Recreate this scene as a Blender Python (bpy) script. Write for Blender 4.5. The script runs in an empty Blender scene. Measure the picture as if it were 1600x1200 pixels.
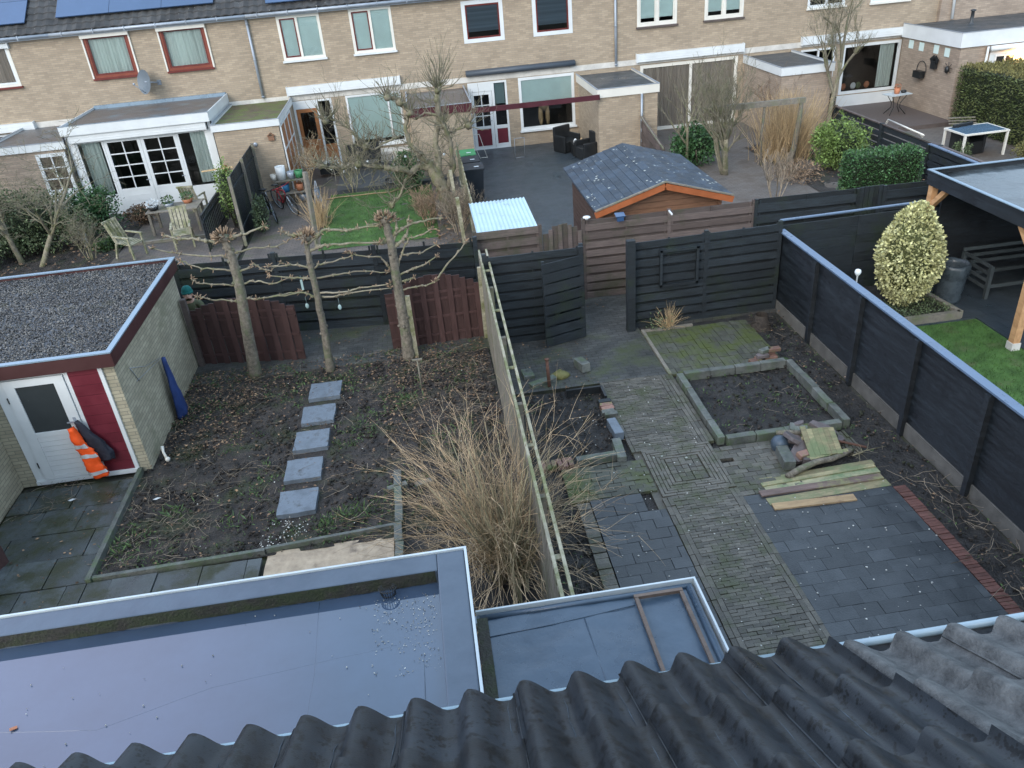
import bpy, math, random
from mathutils import Vector, Matrix, noise
S = bpy.context.scene
COL = S.collection
# ---------------------------------------------------------------- camera, world, sun
H = 7.2
FPX = 1236.1
YAW, PIT, ROL = 0.086470, 0.523061, -0.090350
fw = Vector((math.sin(YAW)*math.cos(PIT), math.cos(YAW)*math.cos(PIT), -math.sin(PIT)))
r0 = Vector((math.cos(YAW), -math.sin(YAW), 0)); u0 = r0.cross(fw)
rt = r0*math.cos(ROL)+u0*math.sin(ROL); up = u0*math.cos(ROL)-r0*math.sin(ROL)
cd = bpy.data.cameras.new('camera'); cam = bpy.data.objects.new('camera', cd); COL.objects.link(cam)
cd.sensor_width = 36; cd.lens = 36*FPX/1600; cd.clip_start = 0.05; cd.clip_end = 2000
M4 = Matrix(((rt.x, up.x, -fw.x, 0), (rt.y, up.y, -fw.y, 0), (rt.z, up.z, -fw.z, H), (0, 0, 0, 1)))
cam.matrix_world = M4
S.camera = cam
SUN_EL, SUN_AZ = math.radians(32), math.radians(215)
w = bpy.data.worlds.new('World'); S.world = w; w.use_nodes = True
nt = w.node_tree; nt.nodes.clear()
out = nt.nodes.new('ShaderNodeOutputWorld'); bg = nt.nodes.new('ShaderNodeBackground')
sky = nt.nodes.new('ShaderNodeTexSky'); sky.sky_type = 'NISHITA'; sky.sun_disc = False
sky.sun_elevation = SUN_EL; sky.sun_rotation = SUN_AZ; sky.air_density = 1.3; sky.dust_density = 3.0
hs = nt.nodes.new('ShaderNodeHueSaturation'); hs.inputs['Saturation'].default_value = 0.62
nt.links.new(sky.outputs[0], hs.inputs['Color'])
mx = nt.nodes.new('ShaderNodeMix'); mx.data_type = 'RGBA'; mx.inputs[0].default_value = 0.5
# thin cloud veil: soft large-scale brightness changes
tc = nt.nodes.new('ShaderNodeTexCoord'); nz = nt.nodes.new('ShaderNodeTexNoise'); nz.inputs['Scale'].default_value = 1.6; nz.inputs['Detail'].default_value = 4
nt.links.new(tc.outputs['Generated'], nz.inputs['Vector'])
cr = nt.nodes.new('ShaderNodeValToRGB'); cr.color_ramp.elements[0].position = .3; cr.color_ramp.elements[1].position = .7
cr.color_ramp.elements[0].color = (5.0, 7.5, 10.6, 1); cr.color_ramp.elements[1].color = (8.0, 10.2, 12.6, 1)
nt.links.new(nz.outputs['Fac'], cr.inputs[0])
nt.links.new(hs.outputs[0], mx.inputs[6]); nt.links.new(cr.outputs[0], mx.inputs[7])
dp = nt.nodes.new('ShaderNodeVectorMath'); dp.operation = 'DOT_PRODUCT'; dp.inputs[1].default_value = Vector((-.60, .52, .60)).normalized()
nt.links.new(tc.outputs['Generated'], dp.inputs[0])
pm = nt.nodes.new('ShaderNodeMapRange'); pm.interpolation_type = 'SMOOTHSTEP'; pm.inputs[1].default_value = .86; pm.inputs[2].default_value = 1.0; pm.inputs[4].default_value = .5
nt.links.new(dp.outputs['Value'], pm.inputs[0])
pk = nt.nodes.new('ShaderNodeMix'); pk.data_type = 'RGBA'; nt.links.new(pm.outputs[0], pk.inputs[0]); nt.links.new(mx.outputs[2], pk.inputs[6]); pk.inputs[7].default_value = (9.6, 9.2, 13.0, 1)
nt.links.new(pk.outputs[2], bg.inputs[0]); bg.inputs[1].default_value = 0.12
nt.links.new(bg.outputs[0], out.inputs[0])
sl = bpy.data.lights.new('sun', 'SUN'); sl.energy = 0.7; sl.angle = math.radians(35); sl.color = (1, .95, .88)
so = bpy.data.objects.new('sun', sl); COL.objects.link(so)
sd = Vector((math.sin(SUN_AZ)*math.cos(SUN_EL), math.cos(SUN_AZ)*math.cos(SUN_EL), math.sin(SUN_EL)))
so.rotation_euler = sd.to_track_quat('Z', 'Y').to_euler()
S.view_settings.view_transform = 'Standard'; S.view_settings.look = 'None'; S.view_settings.gamma = 1
S.view_settings.exposure = 0.98
try: S.view_settings.use_curve_mapping = False
except Exception: pass
S.render.engine = 'CYCLES'

# ---------------------------------------------------------------- surveying helpers: pixel of the 1600 px photo -> point on a known plane
def ray(px, py): return rt*((px-800)/FPX)-up*((py-600)/FPX)+fw
def G(px, py, z=0.0):
    d = ray(px, py); return Vector((0, 0, H))+d*((z-H)/d.z)
def W(px, py, Y):
    d = ray(px, py); return Vector((0, 0, H))+d*(Y/d.y)
def XP(px, py, X):
    d = ray(px, py); return Vector((0, 0, H))+d*(X/d.x)

# ---------------------------------------------------------------- mesh builder
rng = random.Random(7)
class MB:
    def __init__(s): s.v = []; s.f = []; s.t = []; s.smooth = []
    def add(s, vs, fs, tint=None, smooth=False):
        b = len(s.v)
        if tint is None: tint = rng.random()
        s.v += [tuple(p) for p in vs]
        s.t += [tint]*len(vs)
        for f in fs: s.f.append(tuple(i+b for i in f)); s.smooth.append(smooth)
    def box(s, x0, x1, y0, y1, z0, z1, tint=None):
        s.add([(x0,y0,z0),(x1,y0,z0),(x1,y1,z0),(x0,y1,z0),(x0,y0,z1),(x1,y0,z1),(x1,y1,z1),(x0,y1,z1)],
              [(0,3,2,1),(4,5,6,7),(0,1,5,4),(1,2,6,5),(2,3,7,6),(3,0,4,7)], tint)
        return s
    def obox(s, c, sz, rot=0, tilt=(0, 0), tint=None):
        R = Matrix.Rotation(rot, 3, 'Z') @ Matrix.Rotation(tilt[0], 3, 'X') @ Matrix.Rotation(tilt[1], 3, 'Y')
        c = Vector(c); vs = []
        for k in (-.5, .5):
            for i, j in ((-.5,-.5),(.5,-.5),(.5,.5),(-.5,.5)):
                vs.append(c+R @ Vector((i*sz[0], j*sz[1], k*sz[2])))
        s.add(vs, [(0,3,2,1),(4,5,6,7),(0,1,5,4),(1,2,6,5),(2,3,7,6),(3,0,4,7)], tint)
        return s
    def bar(s, a, b, wd, ht, upv=(0, 0, 1), tint=None):
        a = Vector(a); b = Vector(b); d = (b-a).normalized(); u = Vector(upv)
        x = d.cross(u)
        if x.length < 1e-4: x = Vector((1, 0, 0))
        x.normalize(); y = x.cross(d)
        vs = []
        for p in (a, b):
            for i, j in ((-.5,-.5),(.5,-.5),(.5,.5),(-.5,.5)): vs.append(p+x*(i*wd)+y*(j*ht))
        s.add(vs, [(0,1,2,3),(7,6,5,4),(0,4,5,1),(1,5,6,2),(2,6,7,3),(3,7,4,0)], tint)
        return s
    def prism(s, pts, z0, z1, tint=None):
        n = len(pts); vs = [(p[0], p[1], z0) for p in pts]+[(p[0], p[1], z1) for p in pts]
        fs = [tuple(range(n, 2*n)), tuple(reversed(range(n)))]+[(i, (i+1) % n, n+(i+1) % n, n+i) for i in range(n)]
        s.add(vs, fs, tint); return s
    def quad(s, *p, tint=None): s.add(p, [tuple(range(len(p)))], tint); return s
    def tube(s, pts, rs, n=6, tint=None, cap=True):
        pts = [Vector(p) for p in pts]
        if not hasattr(rs, '__len__'): rs = [rs]*len(pts)
        vs = []; prev = None
        for i, p in enumerate(pts):
            d = (pts[min(i+1, len(pts)-1)]-pts[max(i-1, 0)])
            if d.length < 1e-7: d = Vector((0, 0, 1))
            d.normalize()
            if prev is None:
                x = d.cross(Vector((0.3, 0.1, 1)));
                if x.length < .05: x = d.cross(Vector((1, 0, 0)))
            else: x = prev-d*prev.dot(d)
            x.normalize(); prev = x; y = d.cross(x)
            for k in range(n):
                a = 2*math.pi*k/n; vs.append(p+(x*math.cos(a)+y*math.sin(a))*rs[i])
        fs = []
        for i in range(len(pts)-1):
            for k in range(n):
                k2 = (k+1) % n; fs.append((i*n+k, i*n+k2, (i+1)*n+k2, (i+1)*n+k))
        if cap: fs += [tuple(reversed(range(n))), tuple(range((len(pts)-1)*n, len(pts)*n))]
        s.add(vs, fs, tint, True); return s
    def lathe(s, c, prof, n=16, tint=None):
        vs = []; c = Vector(c)
        for r, z in prof:
            for k in range(n):
                a = 2*math.pi*k/n; vs.append(c+Vector((r*math.cos(a), r*math.sin(a), z)))
        fs = []
        for i in range(len(prof)-1):
            for k in range(n): fs.append((i*n+k, i*n+(k+1) % n, (i+1)*n+(k+1) % n, (i+1)*n+k))
        s.add(vs, fs, tint, True); return s
    def ball(s, c, r, n=8, tint=None, lump=0):
        if not hasattr(r, '__len__'): r = (r, r, r)
        c = Vector(c); vs = []; fs = []; m = max(4, n//2+1)
        for i in range(m+1):
            th = math.pi*i/m
            for k in range(n):
                a = 2*math.pi*k/n; q = 1+(rng.random()-.5)*lump
                vs.append(c+Vector((r[0]*math.sin(th)*math.cos(a)*q, r[1]*math.sin(th)*math.sin(a)*q, r[2]*math.cos(th)*q)))
        for i in range(m):
            for k in range(n): fs.append((i*n+k, (i+1)*n+k, (i+1)*n+(k+1) % n, i*n+(k+1) % n))
        s.add(vs, fs, tint, True); return s
    def leaf(s, p, sz, asp=.5, d=None, tint=None, flat=0):
        p = Vector(p)
        if d is None: d = Vector((rng.gauss(0, 1), rng.gauss(0, 1), rng.gauss(0, 1)*(1-flat)))
        d = d.normalized(); q = Vector((rng.gauss(0, 1), rng.gauss(0, 1), rng.gauss(0, 1)*(1-flat))); x = d.cross(q)
        if flat > .5: x = Vector((-d.y, d.x, rng.gauss(0, .25)))
        x.normalize()
        s.add([p, p+d*sz*.5+x*sz*asp*.5, p+d*sz, p+d*sz*.5-x*sz*asp*.5], [(0, 1, 2, 3)], tint); return s
    def build(s, name, m, parent=None):
        me = bpy.data.meshes.new(name)
        o = Vector((0, 0, 0)); q = parent
        while q is not None: o += q.location; q = q.parent
        me.from_pydata([(v[0]-o.x, v[1]-o.y, v[2]-o.z) for v in s.v], [], s.f)
        at = me.attributes.new('tint', 'FLOAT', 'POINT'); at.data.foreach_set('value', s.t)
        me.polygons.foreach_set('use_smooth', s.smooth)
        me.materials.append(m); me.update()
        ob = bpy.data.objects.new(name, me); COL.objects.link(ob)
        if parent is not None: ob.parent = parent
        return ob
    def thing(s, name, m, label, cat, group=None):
        o = s.build(name, m); tag(o, label, cat, group); return o
    def struct(s, name, m, kind='structure'):
        o = s.build(name, m); o['kind'] = kind; return o
def tag(o, label, cat, group=None):
    o['label'] = label; o['category'] = cat
    if group: o['group'] = group
def T(name, loc, label, cat, group=None):
    o = bpy.data.objects.new(name, None); COL.objects.link(o); o.location = loc; o.empty_display_size = .2
    tag(o, label, cat, group); return o
def dup(root, loc, label, group=None, rotz=0, scale=None):
    r = root.copy(); COL.objects.link(r); r.location = loc; r.rotation_euler = (0, 0, rotz); r['label'] = label
    if scale: r.scale = scale
    if group: r['group'] = group
    def rec(a, b):
        for ch in list(a.children):
            if ch is b: continue
            c = ch.copy(); COL.objects.link(c); c.parent = b; rec(ch, c)
    rec(root, r)
    return r

# ---------------------------------------------------------------- materials
def mat(name, col, rough=.65, var=.25, ns=5.0, c2=None, moss=None, grain=(1, 1, 1), bump=.25, bs=45.0, tv=.18, ior=1.45,
        metal=0, mossn=2.0, mosst=.55, spots=None, rv=.12, alpha=1, brick=None, det=6, bdist=.02):
    m = bpy.data.materials.new(name); m.use_nodes = True; nt = m.node_tree; N = nt.nodes; L = nt.links
    b = N['Principled BSDF']
    geo = N.new('ShaderNodeNewGeometry'); mp = N.new('ShaderNodeMapping'); mp.inputs['Scale'].default_value = grain
    L.new(geo.outputs['Position'], mp.inputs['Vector'])
    n1 = N.new('ShaderNodeTexNoise'); n1.inputs['Scale'].default_value = ns; n1.inputs['Detail'].default_value = det; n1.inputs['Roughness'].default_value = .65
    L.new(mp.outputs[0], n1.inputs['Vector'])
    rr = N.new('ShaderNodeMapRange'); rr.inputs[1].default_value = .3; rr.inputs[2].default_value = .7
    L.new(n1.outputs['Fac'], rr.inputs[0])
    mix = N.new('ShaderNodeMix'); mix.data_type = 'RGBA'
    L.new(rr.outputs[0], mix.inputs[0])
    ca = [c*(1-var) for c in col]; cb = list(c2) if c2 else [min(1, c*(1+var)) for c in col]
    mix.inputs[6].default_value = (*ca, 1); mix.inputs[7].default_value = (*cb, 1)
    cur = mix.outputs[2]; hgt = None
    if brick:
        sp = N.new('ShaderNodeSeparateXYZ'); L.new(geo.outputs['Position'], sp.inputs[0])
        ad = N.new('ShaderNodeMath'); ad.operation = 'ADD'; L.new(sp.outputs[0], ad.inputs[0]); L.new(sp.outputs[1], ad.inputs[1])
        cx = N.new('ShaderNodeCombineXYZ')
        if brick.get('floor'): L.new(sp.outputs[0], cx.inputs[0]); L.new(sp.outputs[1], cx.inputs[1])
        else: L.new(ad.outputs[0], cx.inputs[0]); L.new(sp.outputs[2], cx.inputs[1])
        bt = N.new('ShaderNodeTexBrick'); L.new(cx.outputs[0], bt.inputs['Vector'])
        bt.inputs['Scale'].default_value = 1; bt.inputs['Brick Width'].default_value = brick['w']; bt.inputs['Row Height'].default_value = brick['h']
        bt.inputs['Mortar Size'].default_value = brick['m']; bt.inputs['Mortar Smooth'].default_value = .2; bt.inputs['Bias'].default_value = 0
        bt.inputs['Color1'].default_value = (*brick['a'], 1); bt.inputs['Color2'].default_value = (*brick['b'], 1); bt.inputs['Mortar'].default_value = (*brick['c'], 1)
        mm = N.new('ShaderNodeMix'); mm.data_type = 'RGBA'; mm.blend_type = 'MULTIPLY'; mm.inputs[0].default_value = 1
        L.new(bt.outputs['Color'], mm.inputs[6]); L.new(cur, mm.inputs[7]); cur = mm.outputs[2]; hgt = bt.outputs['Fac']
    at = N.new('ShaderNodeAttribute'); at.attribute_name = 'tint'
    mr = N.new('ShaderNodeMapRange'); mr.inputs[3].default_value = 1-tv; mr.inputs[4].default_value = 1+tv
    L.new(at.outputs['Fac'], mr.inputs[0])
    ml = N.new('ShaderNodeMix'); ml.data_type = 'RGBA'; ml.blend_type = 'MULTIPLY'; ml.inputs[0].default_value = 1
    L.new(cur, ml.inputs[6]); L.new(mr.outputs[0], ml.inputs[7]); cur = ml.outputs[2]
    if moss:
        n2 = N.new('ShaderNodeTexNoise'); n2.inputs['Scale'].default_value = mossn; n2.inputs['Detail'].default_value = 8; n2.inputs['Roughness'].default_value = .7
        L.new(geo.outputs['Position'], n2.inputs['Vector'])
        r2 = N.new('ShaderNodeMapRange'); r2.inputs[1].default_value = mosst-.06; r2.inputs[2].default_value = mosst+.1
        L.new(n2.outputs['Fac'], r2.inputs[0])
        m2 = N.new('ShaderNodeMix'); m2.data_type = 'RGBA'; L.new(r2.outputs[0], m2.inputs[0]); L.new(cur, m2.inputs[6]); m2.inputs[7].default_value = (*moss, 1)
        cur = m2.outputs[2]
    if spots:
        vo = N.new('ShaderNodeTexVoronoi'); vo.inputs['Scale'].default_value = spots[0]; L.new(geo.outputs['Position'], vo.inputs['Vector'])
        n3 = N.new('ShaderNodeTexNoise'); n3.inputs['Scale'].default_value = spots[0]*.31; L.new(geo.outputs['Position'], n3.inputs['Vector'])
        sb = N.new('ShaderNodeMath'); sb.operation = 'SUBTRACT'; L.new(vo.outputs['Distance'], sb.inputs[0])
        sc = N.new('ShaderNodeMapRange'); sc.inputs[1].default_value = .4; sc.inputs[2].default_value = .75; sc.inputs[3].default_value = 0; sc.inputs[4].default_value = spots[1]
        L.new(n3.outputs['Fac'], sc.inputs[0]); L.new(sc.outputs[0], sb.inputs[1])
        lt = N.new('ShaderNodeMapRange'); lt.inputs[1].default_value = 0.03; lt.inputs[2].default_value = -.03; L.new(sb.outputs[0], lt.inputs[0])
        m3 = N.new('ShaderNodeMix'); m3.data_type = 'RGBA'; L.new(lt.outputs[0], m3.inputs[0]); L.new(cur, m3.inputs[6]); m3.inputs[7].default_value = (*spots[2], 1)
        cur = m3.outputs[2]
    L.new(cur, b.inputs['Base Color'])
    r3 = N.new('ShaderNodeMapRange'); r3.inputs[3].default_value = max(0, rough-rv); r3.inputs[4].default_value = min(1, rough+rv)
    L.new(rr.outputs[0], r3.inputs[0]); L.new(r3.outputs[0], b.inputs['Roughness'])
    b.inputs['IOR'].default_value = ior; b.inputs['Metallic'].default_value = metal; b.inputs['Alpha'].default_value = alpha
    if bump:
        nb = N.new('ShaderNodeTexNoise'); nb.inputs['Scale'].default_value = bs; nb.inputs['Detail'].default_value = 5; L.new(mp.outputs[0], nb.inputs['Vector'])
        bp = N.new('ShaderNodeBump'); bp.inputs['Strength'].default_value = bump; bp.inputs['Distance'].default_value = bdist
        if hgt is not None:
            sm = N.new('ShaderNodeMath'); sm.operation = 'MULTIPLY_ADD'; sm.inputs[1].default_value = -1.5; L.new(hgt, sm.inputs[0]); L.new(nb.outputs['Fac'], sm.inputs[2]); L.new(sm.outputs[0], bp.inputs['Height'])
        else: L.new(nb.outputs['Fac'], bp.inputs['Height'])
        L.new(bp.outputs[0], b.inputs['Normal'])
    return m
def glass(name, tint=(.5, .55, .55), refl=1.0):
    m = bpy.data.materials.new(name); m.use_nodes = True; nt = m.node_tree; N = nt.nodes; L = nt.links; N.clear()
    o = N.new('ShaderNodeOutputMaterial'); t = N.new('ShaderNodeBsdfTransparent'); t.inputs[0].default_value = (*tint, 1)
    g = N.new('ShaderNodeBsdfGlossy'); g.inputs['Roughness'].default_value = .02; g.inputs[0].default_value = (refl, refl, refl, 1)
    fr = N.new('ShaderNodeFresnel'); fr.inputs[0].default_value = 1.6; x = N.new('ShaderNodeMixShader')
    L.new(fr.outputs[0], x.inputs[0]); L.new(t.outputs[0], x.inputs[1]); L.new(g.outputs[0], x.inputs[2]); L.new(x.outputs[0], o.inputs[0])
    return m
BR = dict(w=.22, h=.0635, m=.0055)
K = {}
K['brick'] = mat('yellow_brick', (.9, .9, .9), .8, .12, 1.2, tv=.0, bump=.3, bs=80, brick=dict(a=(.45, .36, .26), b=(.34, .27, .195), c=(.28, .25, .21), **BR), bdist=.008)
K['brick_pink'] = mat('pinkish_brick', (.9, .88, .88), .8, .15, 1.2, tv=.0, bump=.3, bs=80, brick=dict(a=(.43, .345, .27), b=(.32, .255, .20), c=(.27, .24, .205), **BR), bdist=.008)
K['brick_shed'] = mat('shed_brick', (.92, .92, .9), .8, .18, 2, tv=0, bump=.4, bs=60, moss=(.20, .20, .13), mossn=1.1, mosst=.62, brick=dict(a=(.46, .42, .31), b=(.35, .32, .235), c=(.22, .21, .17), **BR), bdist=.01)
K['concrete'] = mat('pale_concrete', (.56, .54, .50), .8, .2, 3, spots=None, tv=.05)
K['white'] = mat('white_paint', (.64, .67, .68), .45, .08, 1.5, bump=.02, tv=.04)
K['cream'] = mat('cream_paint', (.68, .66, .60), .45, .06, 1.5, bump=.02, tv=.04)
K['darkred'] = mat('dark_red_paint', (.13, .022, .018), .4, .15, 3, bump=.03)
K['redbrown'] = mat('red_brown_paint', (.20, .05, .03), .4, .2, 3, bump=.03)
K['maroon'] = mat('maroon_cladding', (.125, .017, .028), .42, .15, 4, bump=.05, tv=.1)
K['maroonfascia'] = mat('maroon_brown_fascia', (.065, .026, .026), .45, .15, 2, bump=.05, tv=.1)
K['orangewood'] = mat('orange_brown_wood', (.32, .13, .05), .5, .25, 3, grain=(1, 1, 1), bump=.1)
K['glass'] = glass('window_glass', (.93, .95, .95))
K['glassdark'] = glass('dark_window_glass', (.55, .6, .62))
K['curtain'] = mat('pale_green_blind', (.60, .73, .71), .9, .06, 2, bump=.05, tv=.04)
K['netcurtain'] = mat('net_curtain', (.62, .70, .66), .9, .3, 1, grain=(9, 1, .2), bump=.1)
K['tancurtain'] = mat('tan_curtain', (.42, .36, .31), .9, .3, 1, grain=(9, 1, .1), bump=.1)
K['blinddark'] = mat('grey_slat_blind', (.22, .27, .32), .6, .4, 1, grain=(.1, .1, 14), bump=.1)
K['zinc'] = mat('zinc_grey', (.33, .37, .42), .4, .15, 3, metal=.3, bump=.05)
K['gutterpale'] = mat('pale_gutter', (.36, .47, .53), .35, .1, 3, bump=.03)
K['fartile'] = mat('far_roof_tile', (.052, .052, .052), .75, .4, 5, bump=.4, tv=.3, spots=(6, .16, (.25, .25, .23)))
K['solar'] = mat('solar_glass', (.035, .075, .16), .12, .08, 1, bump=0, ior=1.9, tv=.1)
K['bitumen'] = mat('bitumen_brown', (.105, .088, .08), .4, .3, 1.5, bump=.3, tv=.05, moss=(.12, .15, .17), mossn=.9, mosst=.56)
K['bitumendark'] = mat('bitumen_dark', (.05, .056, .062), .45, .3, 2, bump=.3, tv=.05)
K['mossroof'] = mat('mossy_bitumen', (.11, .085, .055), .85, .4, 4, bump=.9, bs=20, moss=(.11, .13, .04), mossn=2.5, mosst=.48)
K['slate'] = mat('slate_shingle', (.030, .045, .066), .5, .3, 6, bump=.4, tv=.35, spots=(7, .3, (.42, .44, .40)))
K['logs'] = mat('brown_log', (.20, .105, .062), .6, .35, 3, grain=(1, 5, 14), bump=.3, tv=.12)
K['logdark'] = mat('dark_log', (.075, .045, .035), .7, .3, 3, grain=(2, 1, 12), bump=.3)
K['orangetrim'] = mat('orange_trim', (.33, .10, .035), .5, .2, 3, bump=.1)
K['blackfence'] = mat('black_stained_wood', (.007, .011, .014), .55, .35, 3.0, grain=(1.2, 1.2, 14), bump=.6, tv=.45, c2=(.024, .033, .041), moss=(.020, .032, .017), mossn=1.2, mosst=.58)
K['fencedark'] = mat('blue_black_painted_wood', (.005, .0075, .0105), .48, .4, 2.0, grain=(1, .8, 9), c2=(.024, .032, .041), bump=.8, tv=.2, moss=(.005, .007, .010), mossn=1.7, mosst=.58)
K['caplight'] = mat('wet_grey_cap', (.11, .16, .24), .3, .15, 3, bump=.05)
K['greyfence'] = mat('weathered_brown_wood', (.105, .082, .075), .7, .3, 3, grain=(1.2, 1.2, 14), bump=.4, tv=.3, moss=(.05, .06, .028), mossn=.8, mosst=.60)
K['brownpanel'] = mat('brown_stained_panel', (.062, .033, .031), .6, .25, 3, grain=(10, 10, 1), bump=.3, tv=.2)
K['oldwood'] = mat('lichen_pale_wood', (.33, .31, .23), .8, .35, 3, grain=(6, 1, 6), bump=.4, moss=(.16, .17, .08), mossn=3, mosst=.5)
K['greywood'] = mat('grey_weathered_wood', (.20, .18, .15), .8, .3, 3, grain=(4, 4, 4), bump=.4, moss=(.13, .14, .08), mossn=3, mosst=.55)
K['beamwood'] = mat('oiled_larch', (.50, .26, .115), .5, .3, 4, grain=(5, 1, 2), bump=.2, c2=(.62, .37, .19))
K['soil'] = mat('dark_wet_soil', (.015, .0135, .0135), .72, .5, 4, c2=(.075, .064, .057), bump=1, bs=26, det=12, tv=0, moss=(.042, .052, .024), mossn=1.5, mosst=.57, bdist=.07, rv=.2)
K['soil2'] = mat('dark_garden_soil', (.014, .014, .0155), .7, .5, 5, c2=(.056, .053, .050), bump=1, bs=28, det=10, tv=0, bdist=.06, rv=.2)
K['sand'] = mat('wet_sand', (.40, .31, .22), .8, .3, 6, c2=(.50, .40, .29), bump=.6, bs=12, moss=(.09, .07, .055), mossn=2.2, mosst=.60)
K['slab'] = mat('mossy_flagstone', (.065, .075, .077), .45, .3, 2.5, bump=.35, tv=.25, moss=(.035, .040, .022), mossn=2.2, mosst=.50, rv=.25)
K['stone'] = mat('blue_grey_stone', (.135, .165, .20), .40, .35, 5, bump=.3, tv=.12, moss=(.045, .043, .040), mossn=5, mosst=.60)
K['pathbrick'] = mat('grey_brick_paver', (.092, .086, .072), .55, .3, 12, bump=.5, tv=.32, moss=(.060, .066, .034), mossn=2.4, mosst=.54, spots=(5, .12, (.34, .36, .32)))
K['mossbrick'] = mat('mossy_brick_paver', (.075, .077, .062), .7, .3, 12, bump=.5, tv=.2, moss=(.075, .092, .028), mossn=1.6, mosst=.50)
K['tiledark'] = mat('dark_concrete_tile', (.033, .039, .045), .38, .3, 3, c2=(.060, .067, .073), bump=.25, tv=.22, rv=.15)
K['redbrickp'] = mat('dull_red_brick', (.12, .055, .045), .6, .3, 12, bump=.4, tv=.3, moss=(.05, .05, .03), mossn=3, mosst=.6)
K['joint'] = mat('joint_dirt', (.042, .042, .034), .9, .4, 8, bump=.6, moss=(.06, .07, .03), mossn=3, mosst=.55)
K['block'] = mat('mossy_concrete_block', (.10, .11, .10), .65, .35, 7, bump=.5, tv=.18, c2=(.17, .18, .165), moss=(.085, .115, .065), mossn=2.6, mosst=.54)
K['alley'] = mat('dark_mossy_alley_paving', (.78, .8, .78), .5, .35, 2, tv=0, bump=.4, moss=(.055, .066, .030), mossn=1.0, mosst=.56, brick=dict(floor=1, w=.2, h=.1, m=.006, a=(.10, .10, .097), b=(.07, .071, .070), c=(.036, .038, .030)))
K['farpave'] = mat('brownish_brick_paving', (.9, .9, .9), .6, .3, 1.2, tv=0, bump=.3, moss=(.07, .085, .035), mossn=1, mosst=.60, brick=dict(floor=1, w=.2, h=.1, m=.008, a=(.17, .14, .12), b=(.12, .105, .095), c=(.06, .055, .05)))
K['farpave2'] = mat('pale_brown_paving', (.9, .9, .9), .7, .3, 1.2, tv=0, bump=.3, moss=(.11, .09, .075), mossn=1.2, mosst=.52, brick=dict(floor=1, w=.2, h=.1, m=.008, a=(.21, .185, .165), b=(.16, .14, .125), c=(.10, .09, .08)))
K['darkpatio'] = mat('wet_dark_patio', (.8, .95, 1.03), .42, .35, 1.0, tv=0, bump=.25, moss=(.036, .045, .049), mossn=1, mosst=.55, rv=.2, brick=dict(floor=1, w=.3, h=.3, m=.006, a=(.066, .078, .09), b=(.054, .064, .074), c=(.03, .036, .04)))
K['decking'] = mat('brown_decking', (.105, .085, .078), .6, .3, 2, grain=(1, 8, 1), bump=.3)
K['grass'] = mat('lawn_green', (.045, .105, .02), .8, .35, 3, c2=(.085, .18, .042), bump=.6, bs=60, tv=.4, moss=(.09, .105, .045), mossn=2.2, mosst=.60)
K['weed'] = mat('weed_green', (.06, .105, .035), .7, .35, 8, bump=0, tv=.5)
K['litter'] = mat('leaf_litter', (.12, .06, .035), .85, .45, 9, c2=(.27, .18, .11), bump=0, tv=.75)
K['twig'] = mat('pale_dead_twig', (.24, .195, .145), .8, .3, 9, bump=0, tv=.6)
K['stem'] = mat('tan_bare_stem', (.47, .35, .22), .75, .42, 6, bump=0, tv=.55)
K['stemold'] = mat('olive_grey_stem', (.30, .265, .17), .8, .35, 8, bump=.3, bs=80, tv=.35)
K['bark'] = mat('grey_brown_bark', (.11, .095, .075), .85, .35, 16, c2=(.25, .22, .175), bump=.9, bs=50, tv=.1, moss=(.12, .14, .075), mossn=5, mosst=.56)
K['barkpale'] = mat('pale_lichen_bark', (.215, .19, .14), .85, .35, 12, bump=.6, bs=60, tv=.25, moss=(.15, .155, .08), mossn=5, mosst=.52)
K['bud'] = mat('rusty_twig_tuft', (.25, .175, .115), .8, .35, 9, bump=0, tv=.5)
K['hedge'] = mat('dark_green_leaf', (.04, .11, .04), .45, .3, 5, c2=(.075, .16, .06), bump=0, tv=.6)
K['shrub'] = mat('mid_green_leaf', (.14, .21, .055), .6, .35, 5, bump=0, tv=.55)
K['conifer'] = mat('conifer_green', (.06, .095, .03), .7, .35, 2, c2=(.12, .14, .05), bump=0, tv=.65)
K['conifertop'] = mat('conifer_cut_top', (.15, .14, .05), .8, .3, 5, bump=0, tv=.5)
K['varieg'] = mat('cream_variegated_leaf', (.50, .50, .22), .55, .3, 14, c2=(.62, .60, .32), bump=0, tv=.55)
K['evergreen'] = mat('grey_green_leaf', (.085, .115, .055), .6, .4, 5, bump=0, tv=.6)
K['straw'] = mat('dry_straw', (.48, .35, .20), .85, .25, 5, bump=0, tv=.4)
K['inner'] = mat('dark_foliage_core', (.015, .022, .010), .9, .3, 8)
K['owntile'] = mat('wet_black_roof_tile', (.012, .016, .022), .38, .2, 7, c2=(.020, .026, .034), bump=.18, bs=220, tv=.2, spots=(95, .92, (.003, .0045, .007)), rv=.12, bdist=.003, ior=1.48)
K['greytile'] = mat('lichen_grey_roof_tile', (.060, .063, .066), .8, .35, 17, c2=(.165, .168, .165), bump=.9, bs=110, tv=.18, bdist=.007)
K['membrane'] = mat('wet_roof_membrane', (.062, .088, .125), .38, .22, 1.6, bump=.35, bs=7, tv=.04, ior=1.55, rv=.12, c2=(.09, .12, .16))
K['membrane2'] = mat('wet_blue_membrane', (.038, .066, .104), .30, .2, 1.8, bump=.4, bs=8, tv=.04, ior=1.62, rv=.12, c2=(.062, .098, .142))
K['water'] = mat('standing_water', (.046, .072, .118), .02, .25, .6, bump=.012, bs=2.0, ior=2.0, tv=0, rv=.015)
K['trimwhite'] = mat('white_roof_trim', (.50, .56, .59), .4, .1, 4, bump=.02)
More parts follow.
